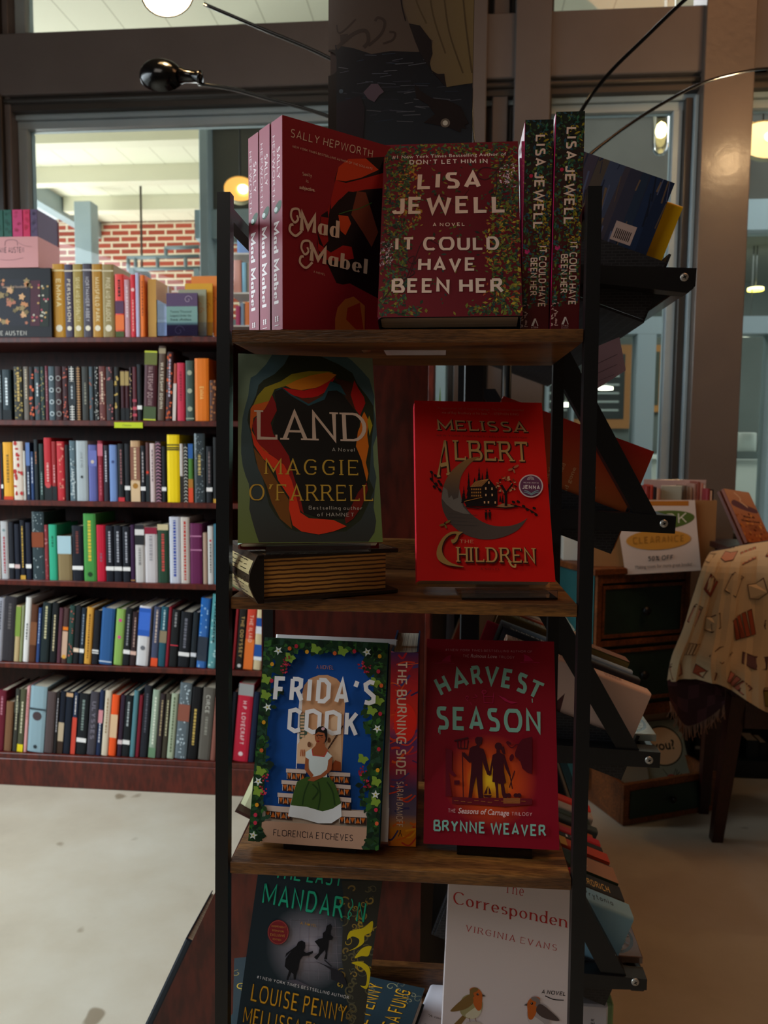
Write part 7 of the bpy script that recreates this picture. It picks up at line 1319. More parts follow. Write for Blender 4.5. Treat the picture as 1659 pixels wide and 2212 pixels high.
# books resting on the left slope of the display
def slanted(label, px, py, Y, w, h, d, col, deco=(), from_top=False):
    P0 = Vector(atY(px, py, Y)); Rm = Matrix.Rotation(slope, 3, 'Y')
    if from_top: P0 = P0-Rm@Vector((w, 0, h))
    r_ = simplebook(label, 0, w, 0, h, 0, d, 0, col, deco); r_.matrix_world = Matrix.Translation(P0)@Matrix.Rotation(slope, 4, 'Y')
slanted('black book with pale pink page tops resting on the left slope of the display panel', 421, 2040, 1.236, .019, .24, .15, '#1c222a', (), True)
slanted('pale cream book poking out left of the display, beside the blue seated woman cover', 519, 1737, 1.30, .05, .16, .12, '#dfe0b4')
mb = MB(); P0 = Vector(atY(519, 1737, 1.30)); Rm = Matrix.Rotation(slope, 3, 'Y'); Q = [P0+Rm@Vector(v) for v in ((-.002, -.02, -.006), (.12, -.02, -.006), (.12, .6, -.006), (-.002, .6, -.006))]; mb.prism(Q, Rm@Vector((0, 0, .0055))); adu(mb, 'ledge', CHERRYD)
# lower shelf books at bottom right
for k, (px0, px1, y0, y1, Yb, col, d) in enumerate(((1262, 1302, 2138, 2180, 1.34, '#c8b8a8', 'barcoded tan paperback under the lowest tray arm'), (1262, 1326, 2165, 2300, 1.30, '#86a878', 'green-spined paperback at the lower right below the last arm'), (1262, 1314, 2170, 2330, 1.25, '#d4d2dc', 'white paperback lettered LLER at the lower right edge of the rack'))):
    A0, A1 = atY(px0, y0, Yb), atY(px1, y0+14, Yb); hh = .20; zt_ = max(A1[2], A0[2])-(.0 if k else .0); mb = MB(); mb.box((A0[0]-.06, Yb, zt_-hh), (A1[0], Yb+.03, zt_), col, bev=.003)
    c = Canvas(mb, (A0[0]-.06, Yb, zt_-hh), (1, 0, 0), (0, 0, 1), (0, -1, 0), A1[0]-A0[0]+.06, hh); c.eps = .0002
    if k == 2: c.text('SELLER', (c.w-.022, hh-.055), (c.w-.022, hh-.024), (c.w-.028, hh-.055), '#2a2a30', wt=1.6); c._poly([(0, 0), (c.w, 0), (c.w, hh-.10), (0, hh-.08)], '#e0a83c')
    if k == 0:
        for q in range(9): c._poly([(c.w-.026+q*.0024, hh-.026), (c.w-.0248+q*.0024, hh-.026), (c.w-.0248+q*.0024, hh-.008), (c.w-.026+q*.0024, hh-.008)], '#1c1a1c')
    if k == 1: c._poly([(c.w-.05, hh-.02), (c.w-.03, hh-.02), (c.w-.03, hh-.006), (c.w-.05, hh-.006)], '#3c5a2c')
    tag(mb.build('paperback_book', PR), d, 'book')
mb = MB(); zt_ = atY(1300, 2180, 1.34)[2]-.20; mb.box((.02, 1.237, zt_-.022), (.26, 2.2, zt_-.0005)); adu(mb, 'bottom_shelf', CHERRYD)
mb = MB(); mb.box((.26, 1.237, zt_-.022), (.275, 2.3, zt_+.06)); adu(mb, 'side_board', CHERRYD)

# ------------------------------------------------------------------ multi-arm arc lamp
YL = 2.0
lamp = thing('arc_floor_lamp', 'black floor lamp with five thin arching arms and small dome shades', 'lamp', Matrix.Translation((X(1095, 840, YL), YL, 0)))
def adl(mb, nm, m, par=None, l=None):
    o = mb.build(nm, m); o.parent = lamp; o.matrix_parent_inverse = Matrix.Translation(lamp.location).inverted()
    if l: lbl(o, l)
    return o
lx = lamp.location.x; ztop = Z(1100, 570, YL)
mb = MB(); mb.lathe([(.001, 0), (.15, 0), (.15, .02), (.03, .03), (.001, .032)], (lx, YL, 0), (0, 0, 1), 32); adl(mb, 'base', BLACK)
mb = MB(); mb.tube([(lx, YL, .03), (lx, YL, ztop)], .011, n=14); mb.lathe([(.011, 0), (.02, .01), (.02, .05), (.008, .06)], (lx, YL, ztop-.02), (0, 0, 1), 16); adl(mb, 'pole', BLACK)
arms = {'a': ([(1098, 560), (1040, 420), (900, 240), (720, 130), (560, 60), (441, 9)], 0, None), 'b': ([(1096, 560), (1000, 420), (850, 310), (700, 248), (560, 208), (500, 192), (428, 181)], .05, None), 'c': ([(1100, 555), (1050, 440), (1022, 300), (1017, 150), (1013, 0), (1000, -180)], .02, None),
        'd': ([(1102, 560), (1160, 430), (1250, 250), (1310, 165), (1390, 85), (1485, -5), (1560, -60), (1640, -90)], -.02, None), 'e': ([(1104, 560), (1180, 440), (1262, 345), (1380, 255), (1500, 187), (1580, 161), (1659, 148), (1712, 158)], -.05, None)}
for nm, (pts, dy, _) in arms.items():
    P = [tuple(atY(x, y, YL+(dy*min(1, i/2) if nm != 'e' else .9*min(1, (i/6)**1.5)))) for i, (x, y) in enumerate(pts)]; P[0] = (lx, YL, ztop+.035)
    sm = []; m_ = len(P)
    for i in range(m_-1):
        p0, p1, p2, p3 = [np.array(P[min(max(j, 0), m_-1)]) for j in (i-1, i, i+1, i+2)]
        for k in range(6): s_ = k/6; sm.append(tuple(.5*(2*p1+(-p0+p2)*s_+(2*p0-5*p1+4*p2-p3)*s_**2+(-p0+3*p1-3*p2+p3)*s_**3)))
    sm.append(P[-1]); mb = MB(); mb.tube(sm, .0048, n=8); adl(mb, 'arm', GLOSSB)
WHT = mat('shade_inside', '#f2e8d8', .5); BULB = mat('warm_bulb', '#ffffff', em='#ffe3a8', ems=14)
def shade(px, py, ax, dn, dy, pw, half=1.0, rs=.052):
    P0 = Vector(atY(px, py, YL+dy)); ax = Vector(ax).normalized(); dn = Vector(dn).normalized(); sd = ax.cross(dn).normalized(); dn = sd.cross(ax).normalized()
    # elongated bowl: open side towards dn
    mb = MB(); nu, nv = 24, 9
    def pt(i, j, r):
        th_ = math.pi/2*j/nv; ph = 2*math.pi*i/nu; a_ = math.cos(ph)*math.sin(th_); b_ = math.sin(ph)*math.sin(th_); return P0+ax*a_*r*1.28+sd*b_*r-dn*math.cos(th_)*r*.95
    for r_, m_, fl in ((rs, 0, False), (rs-.003, 1, True)):
        vs = [pt(i, j, r_) for j in range(nv+1) for i in range(nu)]; fs = [(j*nu+i, j*nu+(i+1) % nu, (j+1)*nu+(i+1) % nu, (j+1)*nu+i) for j in range(nv) for i in range(nu)]
        mb.mesh(vs, [f[::-1] for f in fs] if fl else fs, (1, 1, 1), m_, True)
    adl(mb, 'lamp_shade', [GLOSSB, WHT])
    mb = MB(); c0 = P0+ax*rs*1.15-dn*rs*.28; mb.lathe([(.021, 0), (.016, .012), (.0145, .045), (.017, .047), (.017, .056), (.006, .058)], c0, ax, 18); adl(mb, 'socket', GLOSSB)
    mb = MB(); mb.lathe([(.001, -.03), (.012, -.026), (.018, -.014), (.016, .004), (.010, .016)], P0-dn*rs*.42, ax, 18); adl(mb, 'bulb', BULB)
    l = bpy.data.lights.new('lamp_bulb_light', 'POINT'); l.energy = pw; l.color = (1, .68, .36); l.shadow_soft_size = .02; o = bpy.data.objects.new('lamp_bulb_light', l); COL.objects.link(o); o.location = P0+dn*.004
shade(362, -12, (1, .1, .28), (.05, -.62, -.75), -.02, 2.2)
shade(350, 168, (1, .05, -.10), (.0, .93, -.36), .05, 1.2, rs=.046)
shade(1744, 176, (-1, 0, .35), (-.45, .45, -.8), .87, 4)
shade(1700, -120, (-1, 0, .2), (0, .2, -1), -.02, 1.5)
shade(995, -230, (.1, 0, 1), (0, -1, .2), .02, 1.5)

# ------------------------------------------------------------------ vintage cabinet, sign, boxes
PL = Vector(atZ(1345, 1785, .001)); PR_ = Vector(atZ(1545, 1750, .001)); uu = (PR_-PL).normalized(); uu.z = 0; vv = Vector((-uu.y, uu.x, 0))
CM = Matrix(((uu.x, vv.x, 0, (PL+vv*.2).x), (uu.y, vv.y, 0, (PL+vv*.2).y), (0, 0, 1, 0), (0, 0, 0, 1)))
OAK = wood('warm_brown_trim', [(.3, '#5c3016'), (.6, '#8a4c20'), (.75, '#6a3818')], (5, 5, 5), .5, bump=.2, fine=30)
DKG = mottled('worn_dark_green_paint', '#12261f', '#1c3a30', 8, .55, .3); TEAL = mottled('worn_teal_paint', '#1f4f50', '#2c6464', 6, .55, .3)
cab = thing('cabinet', 'old dark green drawer cabinet with brown wood trim under the clearance sign', 'cabinet', CM)
mb = MB(); mb.box((0, .004, .30), (.40, .30, .83)); mb.box((0, .004, .04), (.012, .30, .2999)); mb.box((.388, .004, .04), (.40, .30, .2999)); mb.box((.0121, .285, .04), (.3879, .30, .2999)); mb.build('carcass', DKG, cab)
mb = MB(); mb.box((-.004, .004, .04), (-.0001, .30, .83)); lbl(mb.build('side_panel', TEAL, cab), 'teal painted side panel')
mb = MB(); mb.box((-.02, -.02, .8301), (.53, .305, .855), bev=.003); mb.build('top_board', OAK, cab)
mb = MB(); mb.box((0, -.012, .04), (.02, .003, .83)); mb.box((.38, -.012, .04), (.40, .003, .83)); mb.box((.0201, -.010, .57), (.3799, .003, .59)); mb.box((.0201, -.010, .30), (.3799, .003, .34)); mb.box((.0201, -.010, .80), (.3799, .003, .83)); mb.build('face_frame', OAK, cab)
for z0, z1 in ((.60, .79), (.36, .555)):
    D = None; mb = MB(); mb.box((.03, -.006, z0), (.37, .0035, z1)); d_ = mb.build('drawer', DKG, cab)
    mb = MB(); mb.box((.024, -.011, z0), (.034, -.0065, z1)); mb.box((.366, -.011, z0), (.376, -.0065, z1)); mb.box((.0341, -.011, z0), (.3659, -.0065, z0+.012)); mb.box((.0341, -.011, z1-.012), (.3659, -.0065, z1)); mb.build('trim', OAK, d_)
    mb = MB(); mb.lathe([(.006, 0), (.006, .012), (.016, .02), (.016, .026), (.001, .03)], (.2, -.0065, (z0+z1)/2), (0, -1, 0), 16); mb.build('knob', BLACK, d_)
for x in (0, .36):
    for y in (.01, .26): mb = MB(); mb.box((x, y, 0), (x+.04, y+.04, .0399)); mb.build('leg', OAK, cab)
# pulled-out drawer with picture books
DM = CM@Matrix.Translation((0, -.2, 0)); dr = thing('drawer_box', 'open wooden drawer on the floor holding picture books in front of the cabinet', 'drawer', DM)
DW, DD, DH = .388, .26, .145
mb = MB(); mb.box((0, 0, .002), (DW, .016, DH), bev=.001); mb.build('front_board', OAK, dr); mb = MB(); mb.box((.025, -.004, .024), (DW-.025, -.0002, DH-.024)); lbl(mb.build('front_inlay', DKG, dr), 'dark green inlay')
mb = MB(); mb.lathe([(.006, 0), (.012, .012), (.001, .02)], (DW/2, -.0045, DH/2), (0, -1, 0), 12); mb.build('knob', BLACK, dr)
for x in (0, DW-.012): mb = MB(); mb.box((x, .0165, .002), (x+.012, DD, DH)); mb.build('side_board', OAK, dr)
mb = MB(); mb.box((.0125, .0165, .002), (DW-.0125, DD, .008)); mb.build('bottom_board', OAK, dr); mb = MB(); mb.box((.0125, DD-.012, .0085), (DW-.0125, DD, DH)); mb.build('back_board', OAK, dr)
def art_you(c):
    W_, H_ = c.w, c.h; c._poly([(0, 0), (W_, 0), (W_, H_), (0, H_)], '#8f9482'); c.k = 1
    c.ell(W_*.52, H_*.62, W_*.43, H_*.30, '#16120f', 36); c.ell(W_*.52, H_*.62, W_*.405, H_*.28, '#e8c49a', 36)
    c.btext('you?', (W_*.3, H_*.56), (W_*.78, H_*.56), (W_*.3, H_*.70), '#1a1412', .02)
    c.ell(W_*.56, H_*.10, W_*.13, H_*.10, '#b04a40', 20); [c.ell(W_*(.5+.07*i), H_*(.10+.03*(i % 2)), .004, .004, '#241414', 8) for i in range(3)]; c.line([(W_*.62, H_*.18), (W_*.7, H_*.27)], .002, '#241414'); c.line([(W_*.5, H_*.18), (W_*.42, H_*.28)], .002, '#241414')
    for k in range(5): c.line([(W_*.66, H_*.15), (W_*(.72+.04*k), H_*(.25-.03*k))], .0025, '#16120f')
def child(nm, lab, M_, w, h, t, col, art=None): book(nm, lab, 'book', M_, w, h, t, col, art, rad=.003)
child('picture_book', 'grey-green picture book with a you? speech bubble, front of the open drawer', poseM(.7199, 2.7913, .0568, 10.6, -26.7, -3.2)@Matrix.Translation((0, 0, -.02)), .18, .24, .008, '#8f9482', art_you)
child('picture_book', 'tan picture book right behind the speech bubble one in the drawer', poseM(.7049, 2.8063, .05, 10.6, -24, -3.2), .16, .255, .008, '#a88a70')
child('picture_book', 'brown-edged picture book third in the open drawer', poseM(.7, 2.818, .05, 11, -21, -3.2), .155, .262, .008, '#b8997c')
child('picture_book', 'small pale grey picture book at the left side of the open drawer', poseM(.632, 2.735, .03, 18, -28, 2), .11, .13, .008, '#9c9c8e')
# cardboard box on top
CB = mottled('corrugated_cardboard', '#9a6a3c', '#a87646', 5, .85, .1); YB_ = 2.80; zc = .8555
bxm = thing('cardboard_box', 'brown cardboard box of thin books on the cabinet, clearance sign on its front', 'box', Matrix.Translation((0, 0, 0)))
xa_, xb_ = X(1275, 1150, YB_), X(1546, 1150, YB_); zt_ = Z(1540, 1081, YB_)
for nm, a, bb in (('front_panel', (xa_, YB_, zc), (xb_, YB_+.004, zt_)), ('back_panel', (xa_, YB_+.18, zc), (xb_, YB_+.184, zt_)), ('side_panel', (xa_, YB_+.0045, zc), (xa_+.004, YB_+.1795, zt_)), ('side_panel', (xb_-.004, YB_+.0045, zc), (xb_, YB_+.1795, zt_)), ('bottom_panel', (xa_+.0045, YB_+.0045, zc), (xb_-.0045, YB_+.1795, zc+.004))):
    mb = MB(); mb.box(a, bb); mb.build(nm, CB, bxm)
sg = MB(); QS = [(1326, 1081), (1500, 1080), (1512, 1231), (1350, 1241)]
def spt(u, v):  # paper sheet with a slight wave
    a = Vector(atY(QS[3][0], QS[3][1], YB_-.006)); b2 = Vector(atY(QS[2][0], QS[2][1], YB_-.006)); c2 = Vector(atY(QS[1][0], QS[1][1], YB_-.006)); d2 = Vector(atY(QS[0][0], QS[0][1], YB_-.006))
    p = a.lerp(b2, u).lerp(d2.lerp(c2, u), v); p.y -= .006+.006*math.sin(v*4+u)*(1-v)-.0; return p
n1_ = 12
for i in range(n1_):
    for j in range(n1_):
        q = [spt(a/n1_, bb/n1_) for a, bb in ((i, j), (i+1, j), (i+1, j+1), (i, j+1))]; sg.face(q, '#e6cfc0', 0, True); sg.face([p+Vector((0, .0006, 0)) for p in q[::-1]], '#e6cfc0')
class SC_(Canvas):
    def P(s, q, k=None): p = spt(min(max(q[0], 0), 1), min(max(q[1], 0), 1)); return p+Vector((0, -.0005-.0003*s.k, 0))
QC = [((x-1160)*3.325, (y-960)*3.325) for x, y in QS]
c = SC_(sg, (0, 0, 0), (1, 0, 0), (0, 0, 1), (0, -1, 0), 1, 1, QC)
def fine(pts): # densify and clip smoothly
    return pts
def sell(cx, cy, rx, ry, col, rot=0, n=30):
    for a, bb in ((0, 1),):
        P = [(cx+rx*math.cos(t_)*math.cos(rot)-ry*math.sin(t_)*math.sin(rot), cy+rx*math.cos(t_)*math.sin(rot)+ry*math.sin(t_)*math.cos(rot)) for t_ in [6.2832*k/n for k in range(n)]]
        for k in range(n//2-1): c._poly([c.m(P[k]), c.m(P[k+1]), c.m(P[n-2-k]), c.m(P[(n-1-k) % n])], col)
    c.k += 1
for k in range(12): c._poly([c.m(p) for p in ((560+k*44, 405), (604+k*44, 405), (604+k*44, 442), (560+k*44, 442))], '#c07428')
c.k += 1; sell(868, 555, 262, 72, '#5c7030', -.12); c.text('BOOK', (745, 600), (1078, 568), (740, 520), '#e8dcc4', wt=1.0, sp=2)
sell(870, 690, 232, 70, '#d8963c', -.05); c.text('CLEARANCE', (690, 722), (1058, 702), (688, 672), '#7a4a1c', wt=1.5); c.text('CLEARANCE', (691, 721), (1057, 701), (689, 673), '#d8963c', wt=.7)
c.text('50% OFF', (800, 838), (978, 826), (802, 806), '#2c2826', wt=1.7); c.btext('Making room for more great books!', (706, 892), (1108, 868), (704, 868), '#4a4440')
lbl(tag(sg.build('clearance_sign', PRM), 'white BOOK CLEARANCE 50% OFF paper sign hanging on the cardboard box', 'sign'), 'white BOOK CLEARANCE 50% OFF paper sign hanging on the cardboard box')
gB = 'thin books in the cardboard box'; names = ['maroon', 'brick', 'black', 'rust', 'tan', 'olive', 'grey', 'mauve', 'pinkish', 'plum', 'russet', 'rose', 'wine', 'dark', 'cream', 'umber']
spx = [(1394, 1404, 1050, '#8a3028'), (1404, 1411, 1048, '#a83c2c'), (1411, 1418, 1052, '#241a1c'), (1418, 1426, 1055, '#b8846a'), (1474, 1482, 1049, '#6a5a4c'), (1482, 1489, 1051, '#8a7464'), (1489, 1496, 1053, '#a88a74'), (1497, 1504, 1045, '#a07868'), (1504, 1512, 1041, '#8a4a3c'), (1512, 1519, 1044, '#b87a68'), (1519, 1524, 1048, '#c8b0a0'), (1526, 1534, 1056, '#8a3034'), (1534, 1539, 1060, '#c89878'), (1539, 1544, 1058, '#1c1618')]
for k, (a, bb, yt, col) in enumerate(spx):
    Yf = YB_+.02+(.05 if 4 <= k < 11 else 0); A, B2 = X(a, 1080, Yf), X(bb, 1080, Yf)-.0006; B2 = min(B2, xb_-.006)
    simplebook(f'thin {names[k]} book, number {["one", "two", "three", "four", "five", "six", "seven", "eight", "nine", "ten", "eleven", "twelve", "thirteen", "fourteen"][k]} from the left in the cardboard box', A, B2, zc+.0045, Z(a, yt, Yf)-zc-.0045, Yf, .1, 0, col, [], gB)
mb = MB(); Yf = YB_+.045; mb.box((X(1428, 1060, Yf), Yf, zc+.0045), (X(1473, 1060, Yf), Yf+.004, Z(1450, 1049, Yf)), '#a8a898', bev=.001); tag(mb.build('comic_book', PRG), 'pale shiny comic standing face-out between the spines in the cardboard box', 'book')
mb = MB(); Yf = YB_+.155; mb.box((X(1390, 1060, Yf), Yf, zc+.0045), (X(1525, 1060, Yf), Yf+.006, Z(1450, 1036, Yf)), '#b89a94', bev=.001); tag(mb.build('comic_book', PRG), 'wide mauve comic rising at the back of the cardboard box', 'book')
# box and bin glimpsed left of the cabinet
mb = MB(); Yw = 2.93; mb.box((X(1216, 1180, Yw), Yw, .8555), (X(1253, 1180, Yw), Yw+.06, Z(1230, 1160, Yw)), '#d8d6cc', bev=.002); tag(mb.build('white_box', PRM), 'small white box on the cabinet top left of the cardboard box', 'box')

# ------------------------------------------------------------------ book on the table corner at right, chair with blanket, low shelf
def art_map(c):
    W_, H_ = c.w, c.h; rng = random.Random(4); c._poly([(0, 0), (W_, 0), (W_, H_), (0, H_)], lambda x, y: tuple(a+(b2-a)*y/H_ for a, b2 in zip(hexc('#a8541c'), hexc('#c8987a')))); c.k = 1
    for k in range(50): c.k = 1+k % 5*.3; c.ell(rng.uniform(0, W_), rng.uniform(0, H_*.55), rng.uniform(.002, .008), rng.uniform(.002, .006), rng.choice(['#6a2c14', '#c87830', '#8a4418', '#d89a50']), 8, up=0)
    c.k = 3; c.poly([(W_*.05, H_*.7), (W_*.4, H_*.62), (W_*.9, H_*.58), (W_*.95, H_*.66), (W_*.5, H_*.74), (W_*.2, H_*.8)], '#6a4a58', sm=True); c.line([(W_*.35, H_*.95), (W_*.5, H_*.85), (W_*.45, H_*.78), (W_*.65, H_*.68)], .006, '#e0c0a8', sm=True)
    for i, (s_, a, b2) in enumerate((('Master of', .3, .7), ('Monsters Grand', .15, .85))): c.btext(s_, (W_*a, H_*(.47-.08*i)), (W_*b2, H_*(.47-.08*i)), (W_*a, H_*(.51-.08*i)), '#2a1410', .02)
    for k in range(4): c.line([(W_*.3, H_*(.33-.03*k)), (W_*.75, H_*(.33-.03*k))], .0015, '#5a2c18')
book('hardcover_book', 'orange-brown map-patterned book leaning at the right behind the blanket', 'book', poseM(.9488, 2.5568, .981, 40.3, -32.7, 7.9), .14, .2, .012, '#7a3c24', art_map, rad=.002)
book('hardcover_book', 'plain brown book directly behind the map-patterned one at the right', 'book', poseM(.9488, 2.5568, .981, 40.3, -32.7, 7.9)@Matrix.Translation((-.006, .014, -.002)), .14, .2, .012, '#5a3024', rad=.002)
REDW = wood('dark_reddish_wood', [(.3, '#2a0f0b'), (.7, '#3c1712')], (4, 4, 1), .4, bump=.05)
st_ = thing('side_table', 'dark side table behind the blanket carrying the leaning books', 'table', Matrix.Translation((1.12, 2.68, 0))); ztb = .955
mb = MB(); mb.box((-.21, -.16, ztb-.02), (.4, .2, ztb), bev=.003); mb.build('tabletop', REDW, st_)
for x in (-.19, .36):
    for y in (.05, .16): mb = MB(); mb.box((x, y, 0), (x+.03, y+.03, ztb-.0205)); mb.build('leg', REDW, st_)
mb = MB(); mb.box((.165-.23, -.05, ztb+.0005), (.165+.1, .12, ztb+.012), '#3a2018'); mb.build('book_support', BLACK, st_)
ch = thing('chair', 'dark reddish wooden chair under the book-print blanket', 'chair', Matrix.Translation((1.1, 2.45, 0)))
L0 = Vector(atZ(1546, 1815, .0)); L1 = Vector(atY(1592, 1500, 2.42)); dv = (L1-L0)
def leg(p, q, r0_, r1_): mb = MB(); z_ = Vector((0, 0, 0)); mb.hexa([tuple(Vector(p)+Vector(v)-ch.location) for v in ((-r0_, -r0_, 0), (r0_, -r0_, 0), (r0_, r0_, 0), (-r0_, r0_, 0))]+[tuple(Vector(q)+Vector(v)-ch.location) for v in ((-r1_, -r1_, 0), (r1_, -r1_, 0), (r1_, r1_, 0), (-r1_, r1_, 0))]); mb.build('leg', REDW, ch)
leg(L0, L1, .017, .024); leg(L0+Vector((.42, -.03, 0)), L1+Vector((.36, -.03, 0)), .017, .024); leg(L0+Vector((.02, .20, 0)), L1+Vector((-.01, .18, 0)), .016, .02); leg(L0+Vector((.42, .2, 0)), L1+Vector((.36, .18, 0)), .016, .02)
mb = MB(); c0 = L1-ch.location; mb.box((c0.x-.03, c0.y-.045, c0.z), (c0.x+.42, c0.y+.22, c0.z+.05), bev=.01); mb.build('seat', REDW, ch)
mb = MB(); mb.box((c0.x+.02, c0.y-.02, c0.z-.10), (c0.x+.34, c0.y, c0.z-.02)); mb.build('apron', REDW, ch)
mb = MB(); mb.box((c0.x-.02, c0.y-.01, c0.z+.0505), (c0.x+.01, c0.y+.02, .93)); mb.box((c0.x+.38, c0.y-.01, c0.z+.0505), (c0.x+.41, c0.y+.02, .93)); mb.box((c0.x+.0101, c0.y-.008, .84), (c0.x+.3799, c0.y+.015, .93)); mb.build('backrest', REDW, ch)
# blanket
def crv(rowp, n):
    P = [Vector(atY(x, y, Y)) for x, y, Y in rowp]; out = []; m_ = len(P)
    for i in range(n+1):
        t_ = i/n*(m_-1); k = min(int(t_), m_-2); s_ = t_-k; p0, p1, p2, p3 = [P[min(max(j, 0), m_-1)] for j in (k-1, k, k+1, k+2)]
        out.append(.5*(2*p1+(p2-p0)*s_+(2*p0-5*p1+4*p2-p3)*s_**2+(3*p1-p0-3*p2+p3)*s_**3))
    return out
rows_ = [[(1552, 1188, 2.52), (1600, 1178, 2.52), (1680, 1164, 2.5), (1800, 1150, 2.5)], [(1535, 1192, 2.44), (1590, 1183, 2.42), (1670, 1172, 2.4), (1800, 1160, 2.4)], [(1520, 1222, 2.36), (1575, 1225, 2.33), (1665, 1222, 2.33), (1800, 1215, 2.33)], [(1500, 1290, 2.36), (1562, 1300, 2.31), (1665, 1310, 2.32), (1800, 1310, 2.31)], [(1478, 1360, 2.37), (1550, 1380, 2.30), (1660, 1400, 2.31), (1800, 1420, 2.30)], [(1452, 1420, 2.38), (1540, 1432, 2.29), (1655, 1470, 2.30), (1800, 1520, 2.29)], [(1441, 1470, 2.40), (1543, 1475, 2.30), (1655, 1538, 2.30), (1800, 1610, 2.29)]]
NU = 26; G = [crv(r_, NU) for r_ in rows_]; GG = []
NV = 30
for j in range(NV+1):
    t_ = j/NV*(len(G)-1); k = min(int(t_), len(G)-2); s_ = t_-k; rr = []
    for i in range(NU+1):
        p0, p1, p2, p3 = [G[min(max(q, 0), len(G)-1)][i] for q in (k-1, k, k+1, k+2)]; p = .5*(2*p1+(p2-p0)*s_+(2*p0-5*p1+4*p2-p3)*s_**2+(3*p1-p0-3*p2+p3)*s_**3)
        w_ = min(1, max(0, (j-6)/10)); p.y += w_*(.012*math.sin(i*.9+j*.12)+.006*math.sin(i*2.1+1)); rr.append(p)
    GG.append(rr)
def bpt(u, v, e=0):
    a, b2 = min(max(u, 0), .9999)*NU, min(max(v, 0), .9999)*NV; i, j = int(a), int(b2); s_, t_ = a-i, b2-j
    p = GG[j][i].lerp(GG[j][i+1], s_).lerp(GG[j+1][i].lerp(GG[j+1][i+1], s_), t_); n = (GG[j][i+1]-GG[j][i]).cross(GG[j+1][i]-GG[j][i]).normalized()
    if n.y > 0: n = -n
    return p+n*e
FABT = attrmat('woven_tapestry', .9, spec=.2)
bl = thing('blanket', 'cream tapestry throw printed with little books, draped over the chair back', 'blanket', Matrix.Translation((0, 0, 0)))
mb = MB()
for j in range(NV):
    for i in range(NU):
        q = [GG[j][i], GG[j][i+1], GG[j+1][i+1], GG[j+1][i]]; mb.face(q[::-1], '#cdb088', 0, True); mb.face([p+Vector((0, .003, 0)) for p in q], '#3a2a2c', 0, True)
class BC(Canvas):
    def P(s, q, k=None): return bpt(q[0], 1-q[1], .0016+.0002*s.k)
c = BC(mb, (0, 0, 0), (1, 0, 0), (0, 0, 1), (0, -1, 0), 1, 1)
rng = random.Random(11); cols = ['#c47a5e', '#9c4a30', '#b06a58', '#7a6a34', '#8a4030', '#cdb088', '#b87a50', '#6a4a48', '#cdb088', '#c8886a']
n_ = 0
for r_ in range(6):
    for q in range(5):
        cx, cy = .07+q*.21+(.1 if r_ % 2 else 0)+rng.uniform(-.015, .015), .08+r_*.165+rng.uniform(-.012, .012)
        if cx > .97: continue
        a = rng.uniform(-.5, .5); s_ = rng.uniform(.8, 1.1); W2, H2 = .066*s_, .052*s_; col = cols[n_ % 10]; n_ += 1
        def tr(x, y): return (cx+W2*(x*math.cos(a)-y*math.sin(a)), cy+H2*(x*math.sin(a)+y*math.cos(a)))
        LN = '#4a2a1e'; c.k = 1
        if n_ % 3 == 0:
            for i in range(4): x0_ = -.9+i*.48; pts = [tr(x0_, -.9), tr(x0_+.4, -.9), tr(x0_+.4+.1*i, .9), tr(x0_+.1*i, .9)]; c._poly(pts, col); c.k = 2; c._stroke(pts+[pts[0]], lambda d: .0035, LN); c.k = 1
        elif n_ % 3 == 1:
            pts = [tr(-.8, -1), tr(.8, -.9), tr(.9, .9), tr(-.7, .8)]; c._poly(pts, col); c.k = 2; c._stroke(pts+[pts[0]], lambda d: .0045, LN); c._stroke([tr(-.7, .8), tr(-.5, 1.15), tr(1.05, 1.2), tr(.9, .9)], lambda d: .0035, LN); c._stroke([tr(-.6, .9), tr(.95, 1.05)], lambda d: .0025, LN)
        else:
            pts = [tr(-1, -.6), tr(0, -.9), tr(1, -.5), tr(1, .8), tr(0, .5), tr(-1, .7)]; c._poly(pts, '#cdb088' if n_ % 2 else col); c.k = 2; c._stroke(pts+[pts[0]], lambda d: .0045, LN); c._stroke([tr(0, -.9), tr(0, .5)], lambda d: .0035, LN)
mb.build('cloth', FABT, bl)
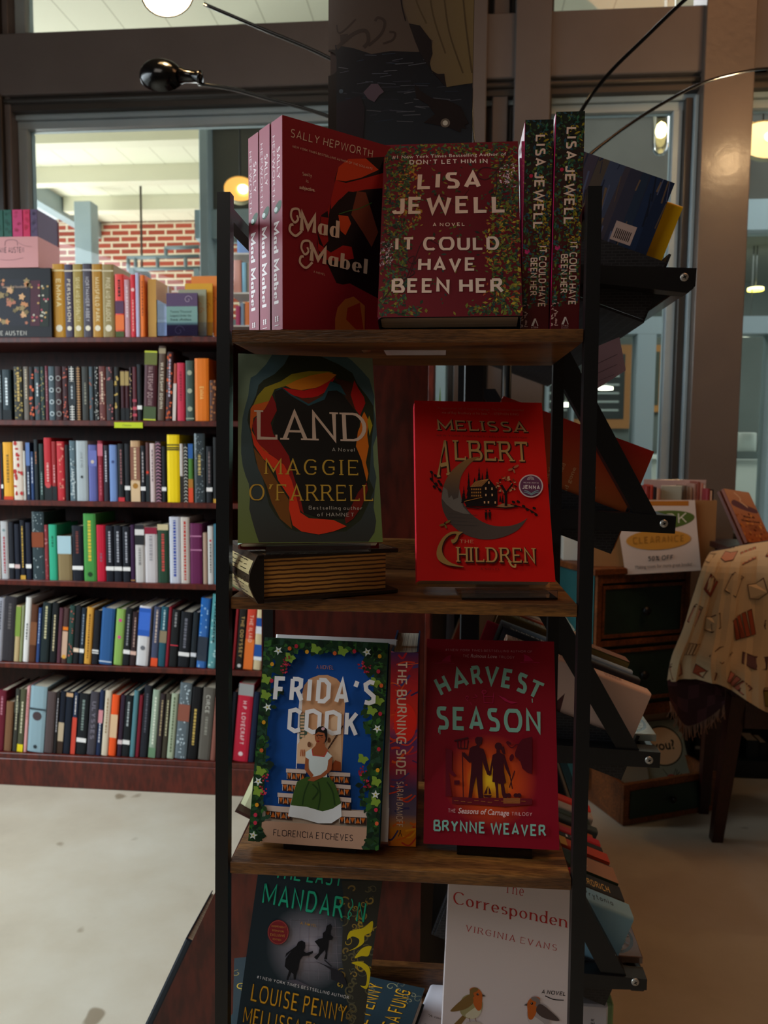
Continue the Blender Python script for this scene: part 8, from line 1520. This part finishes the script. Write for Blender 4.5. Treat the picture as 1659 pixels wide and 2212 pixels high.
# turned-up lower corner with fringe
mb = MB(); top_ = [(1441, 1470), (1480, 1455), (1520, 1450), (1545, 1462), (1566, 1492)]; bot_ = [(1447, 1515), (1478, 1565), (1512, 1560), (1545, 1540), (1566, 1520)]
T_ = crv([(x, y, 2.385) for x, y in top_], 20); B_ = crv([(x, y, 2.36) for x, y in bot_], 20)
for i in range(20):
    for j in range(4):
        q = [T_[i].lerp(B_[i], j/4), T_[i+1].lerp(B_[i+1], j/4), T_[i+1].lerp(B_[i+1], (j+1)/4), T_[i].lerp(B_[i], (j+1)/4)]
        for p in q: p.y += .0
        mb.face(q[::-1], '#3a2426' if (i//3+j) % 3 else '#4c3034', 0, True)
lbl(mb.build('turned_corner', FABT, bl), 'dark reverse side of the turned-up corner')
mb = MB(); rng = random.Random(2)
for i in range(46):
    t_ = i/46*19.9; p = B_[int(t_)].lerp(B_[int(t_)+1], t_ % 1) if i < 40 else B_[19]; l = rng.uniform(.03, .05)
    mb.tube([p, p+Vector((rng.uniform(-.004, .004), -.002, -l*.5)), p+Vector((rng.uniform(-.008, .008), 0, -l))], .0012, '#8a6a58', n=5)
o = mb.build('fringe', FABT, bl); lbl(o, 'pale knotted fringe')
# low dark shelf with books behind the chair legs
ls = thing('low_bookshelf', 'low black bookshelf behind the chair legs', 'bookshelf', Matrix.Translation((1.3, 3.1, 0))); DB = mat('black_green_stain', '#10181a', .5)
for nm, a, bb in (('bottom_shelf', (-.36, -.08, .05), (.5, .17, .07)), ('plinth', (-.36, -.075, 0), (.5, .165, .0495)), ('top_board', (-.36, -.08, .55), (.5, .17, .57)), ('side_panel', (-.38, -.08, 0), (-.3605, .17, .57)), ('side_panel', (.5005, -.08, 0), (.52, .17, .57)), ('back_panel', (-.36, .155, .0705), (.5, .17, .5495))): mb = MB(); mb.box(a, bb); mb.build(nm, DB, ls)
for k, (px0, px1, yt, col, d) in enumerate(((1500, 1516, 1560, '#1c2024', 'black book with a white mark'), (1520, 1536, 1548, '#b09a80', 'cream book'), (1537, 1546, 1550, '#8a6a4c', 'tan book'), (1547, 1556, 1560, '#181c20', 'narrow black book'), (1612, 1640, 1600, '#1a2024', 'dark blue-black book'), (1641, 1659, 1605, '#20262a', 'dark grey book'))):
    simplebook(f'{d} on the low black shelf behind the chair legs', X(px0, 1640, 3.05), X(px1, 1640, 3.05)-.001, .0705, Z(px0, yt, 3.05)-.07, 3.05, .1, 0, col, [('R', .2, .3, '#a8a8a4')] if k == 0 else [], 'books on the low black shelf')
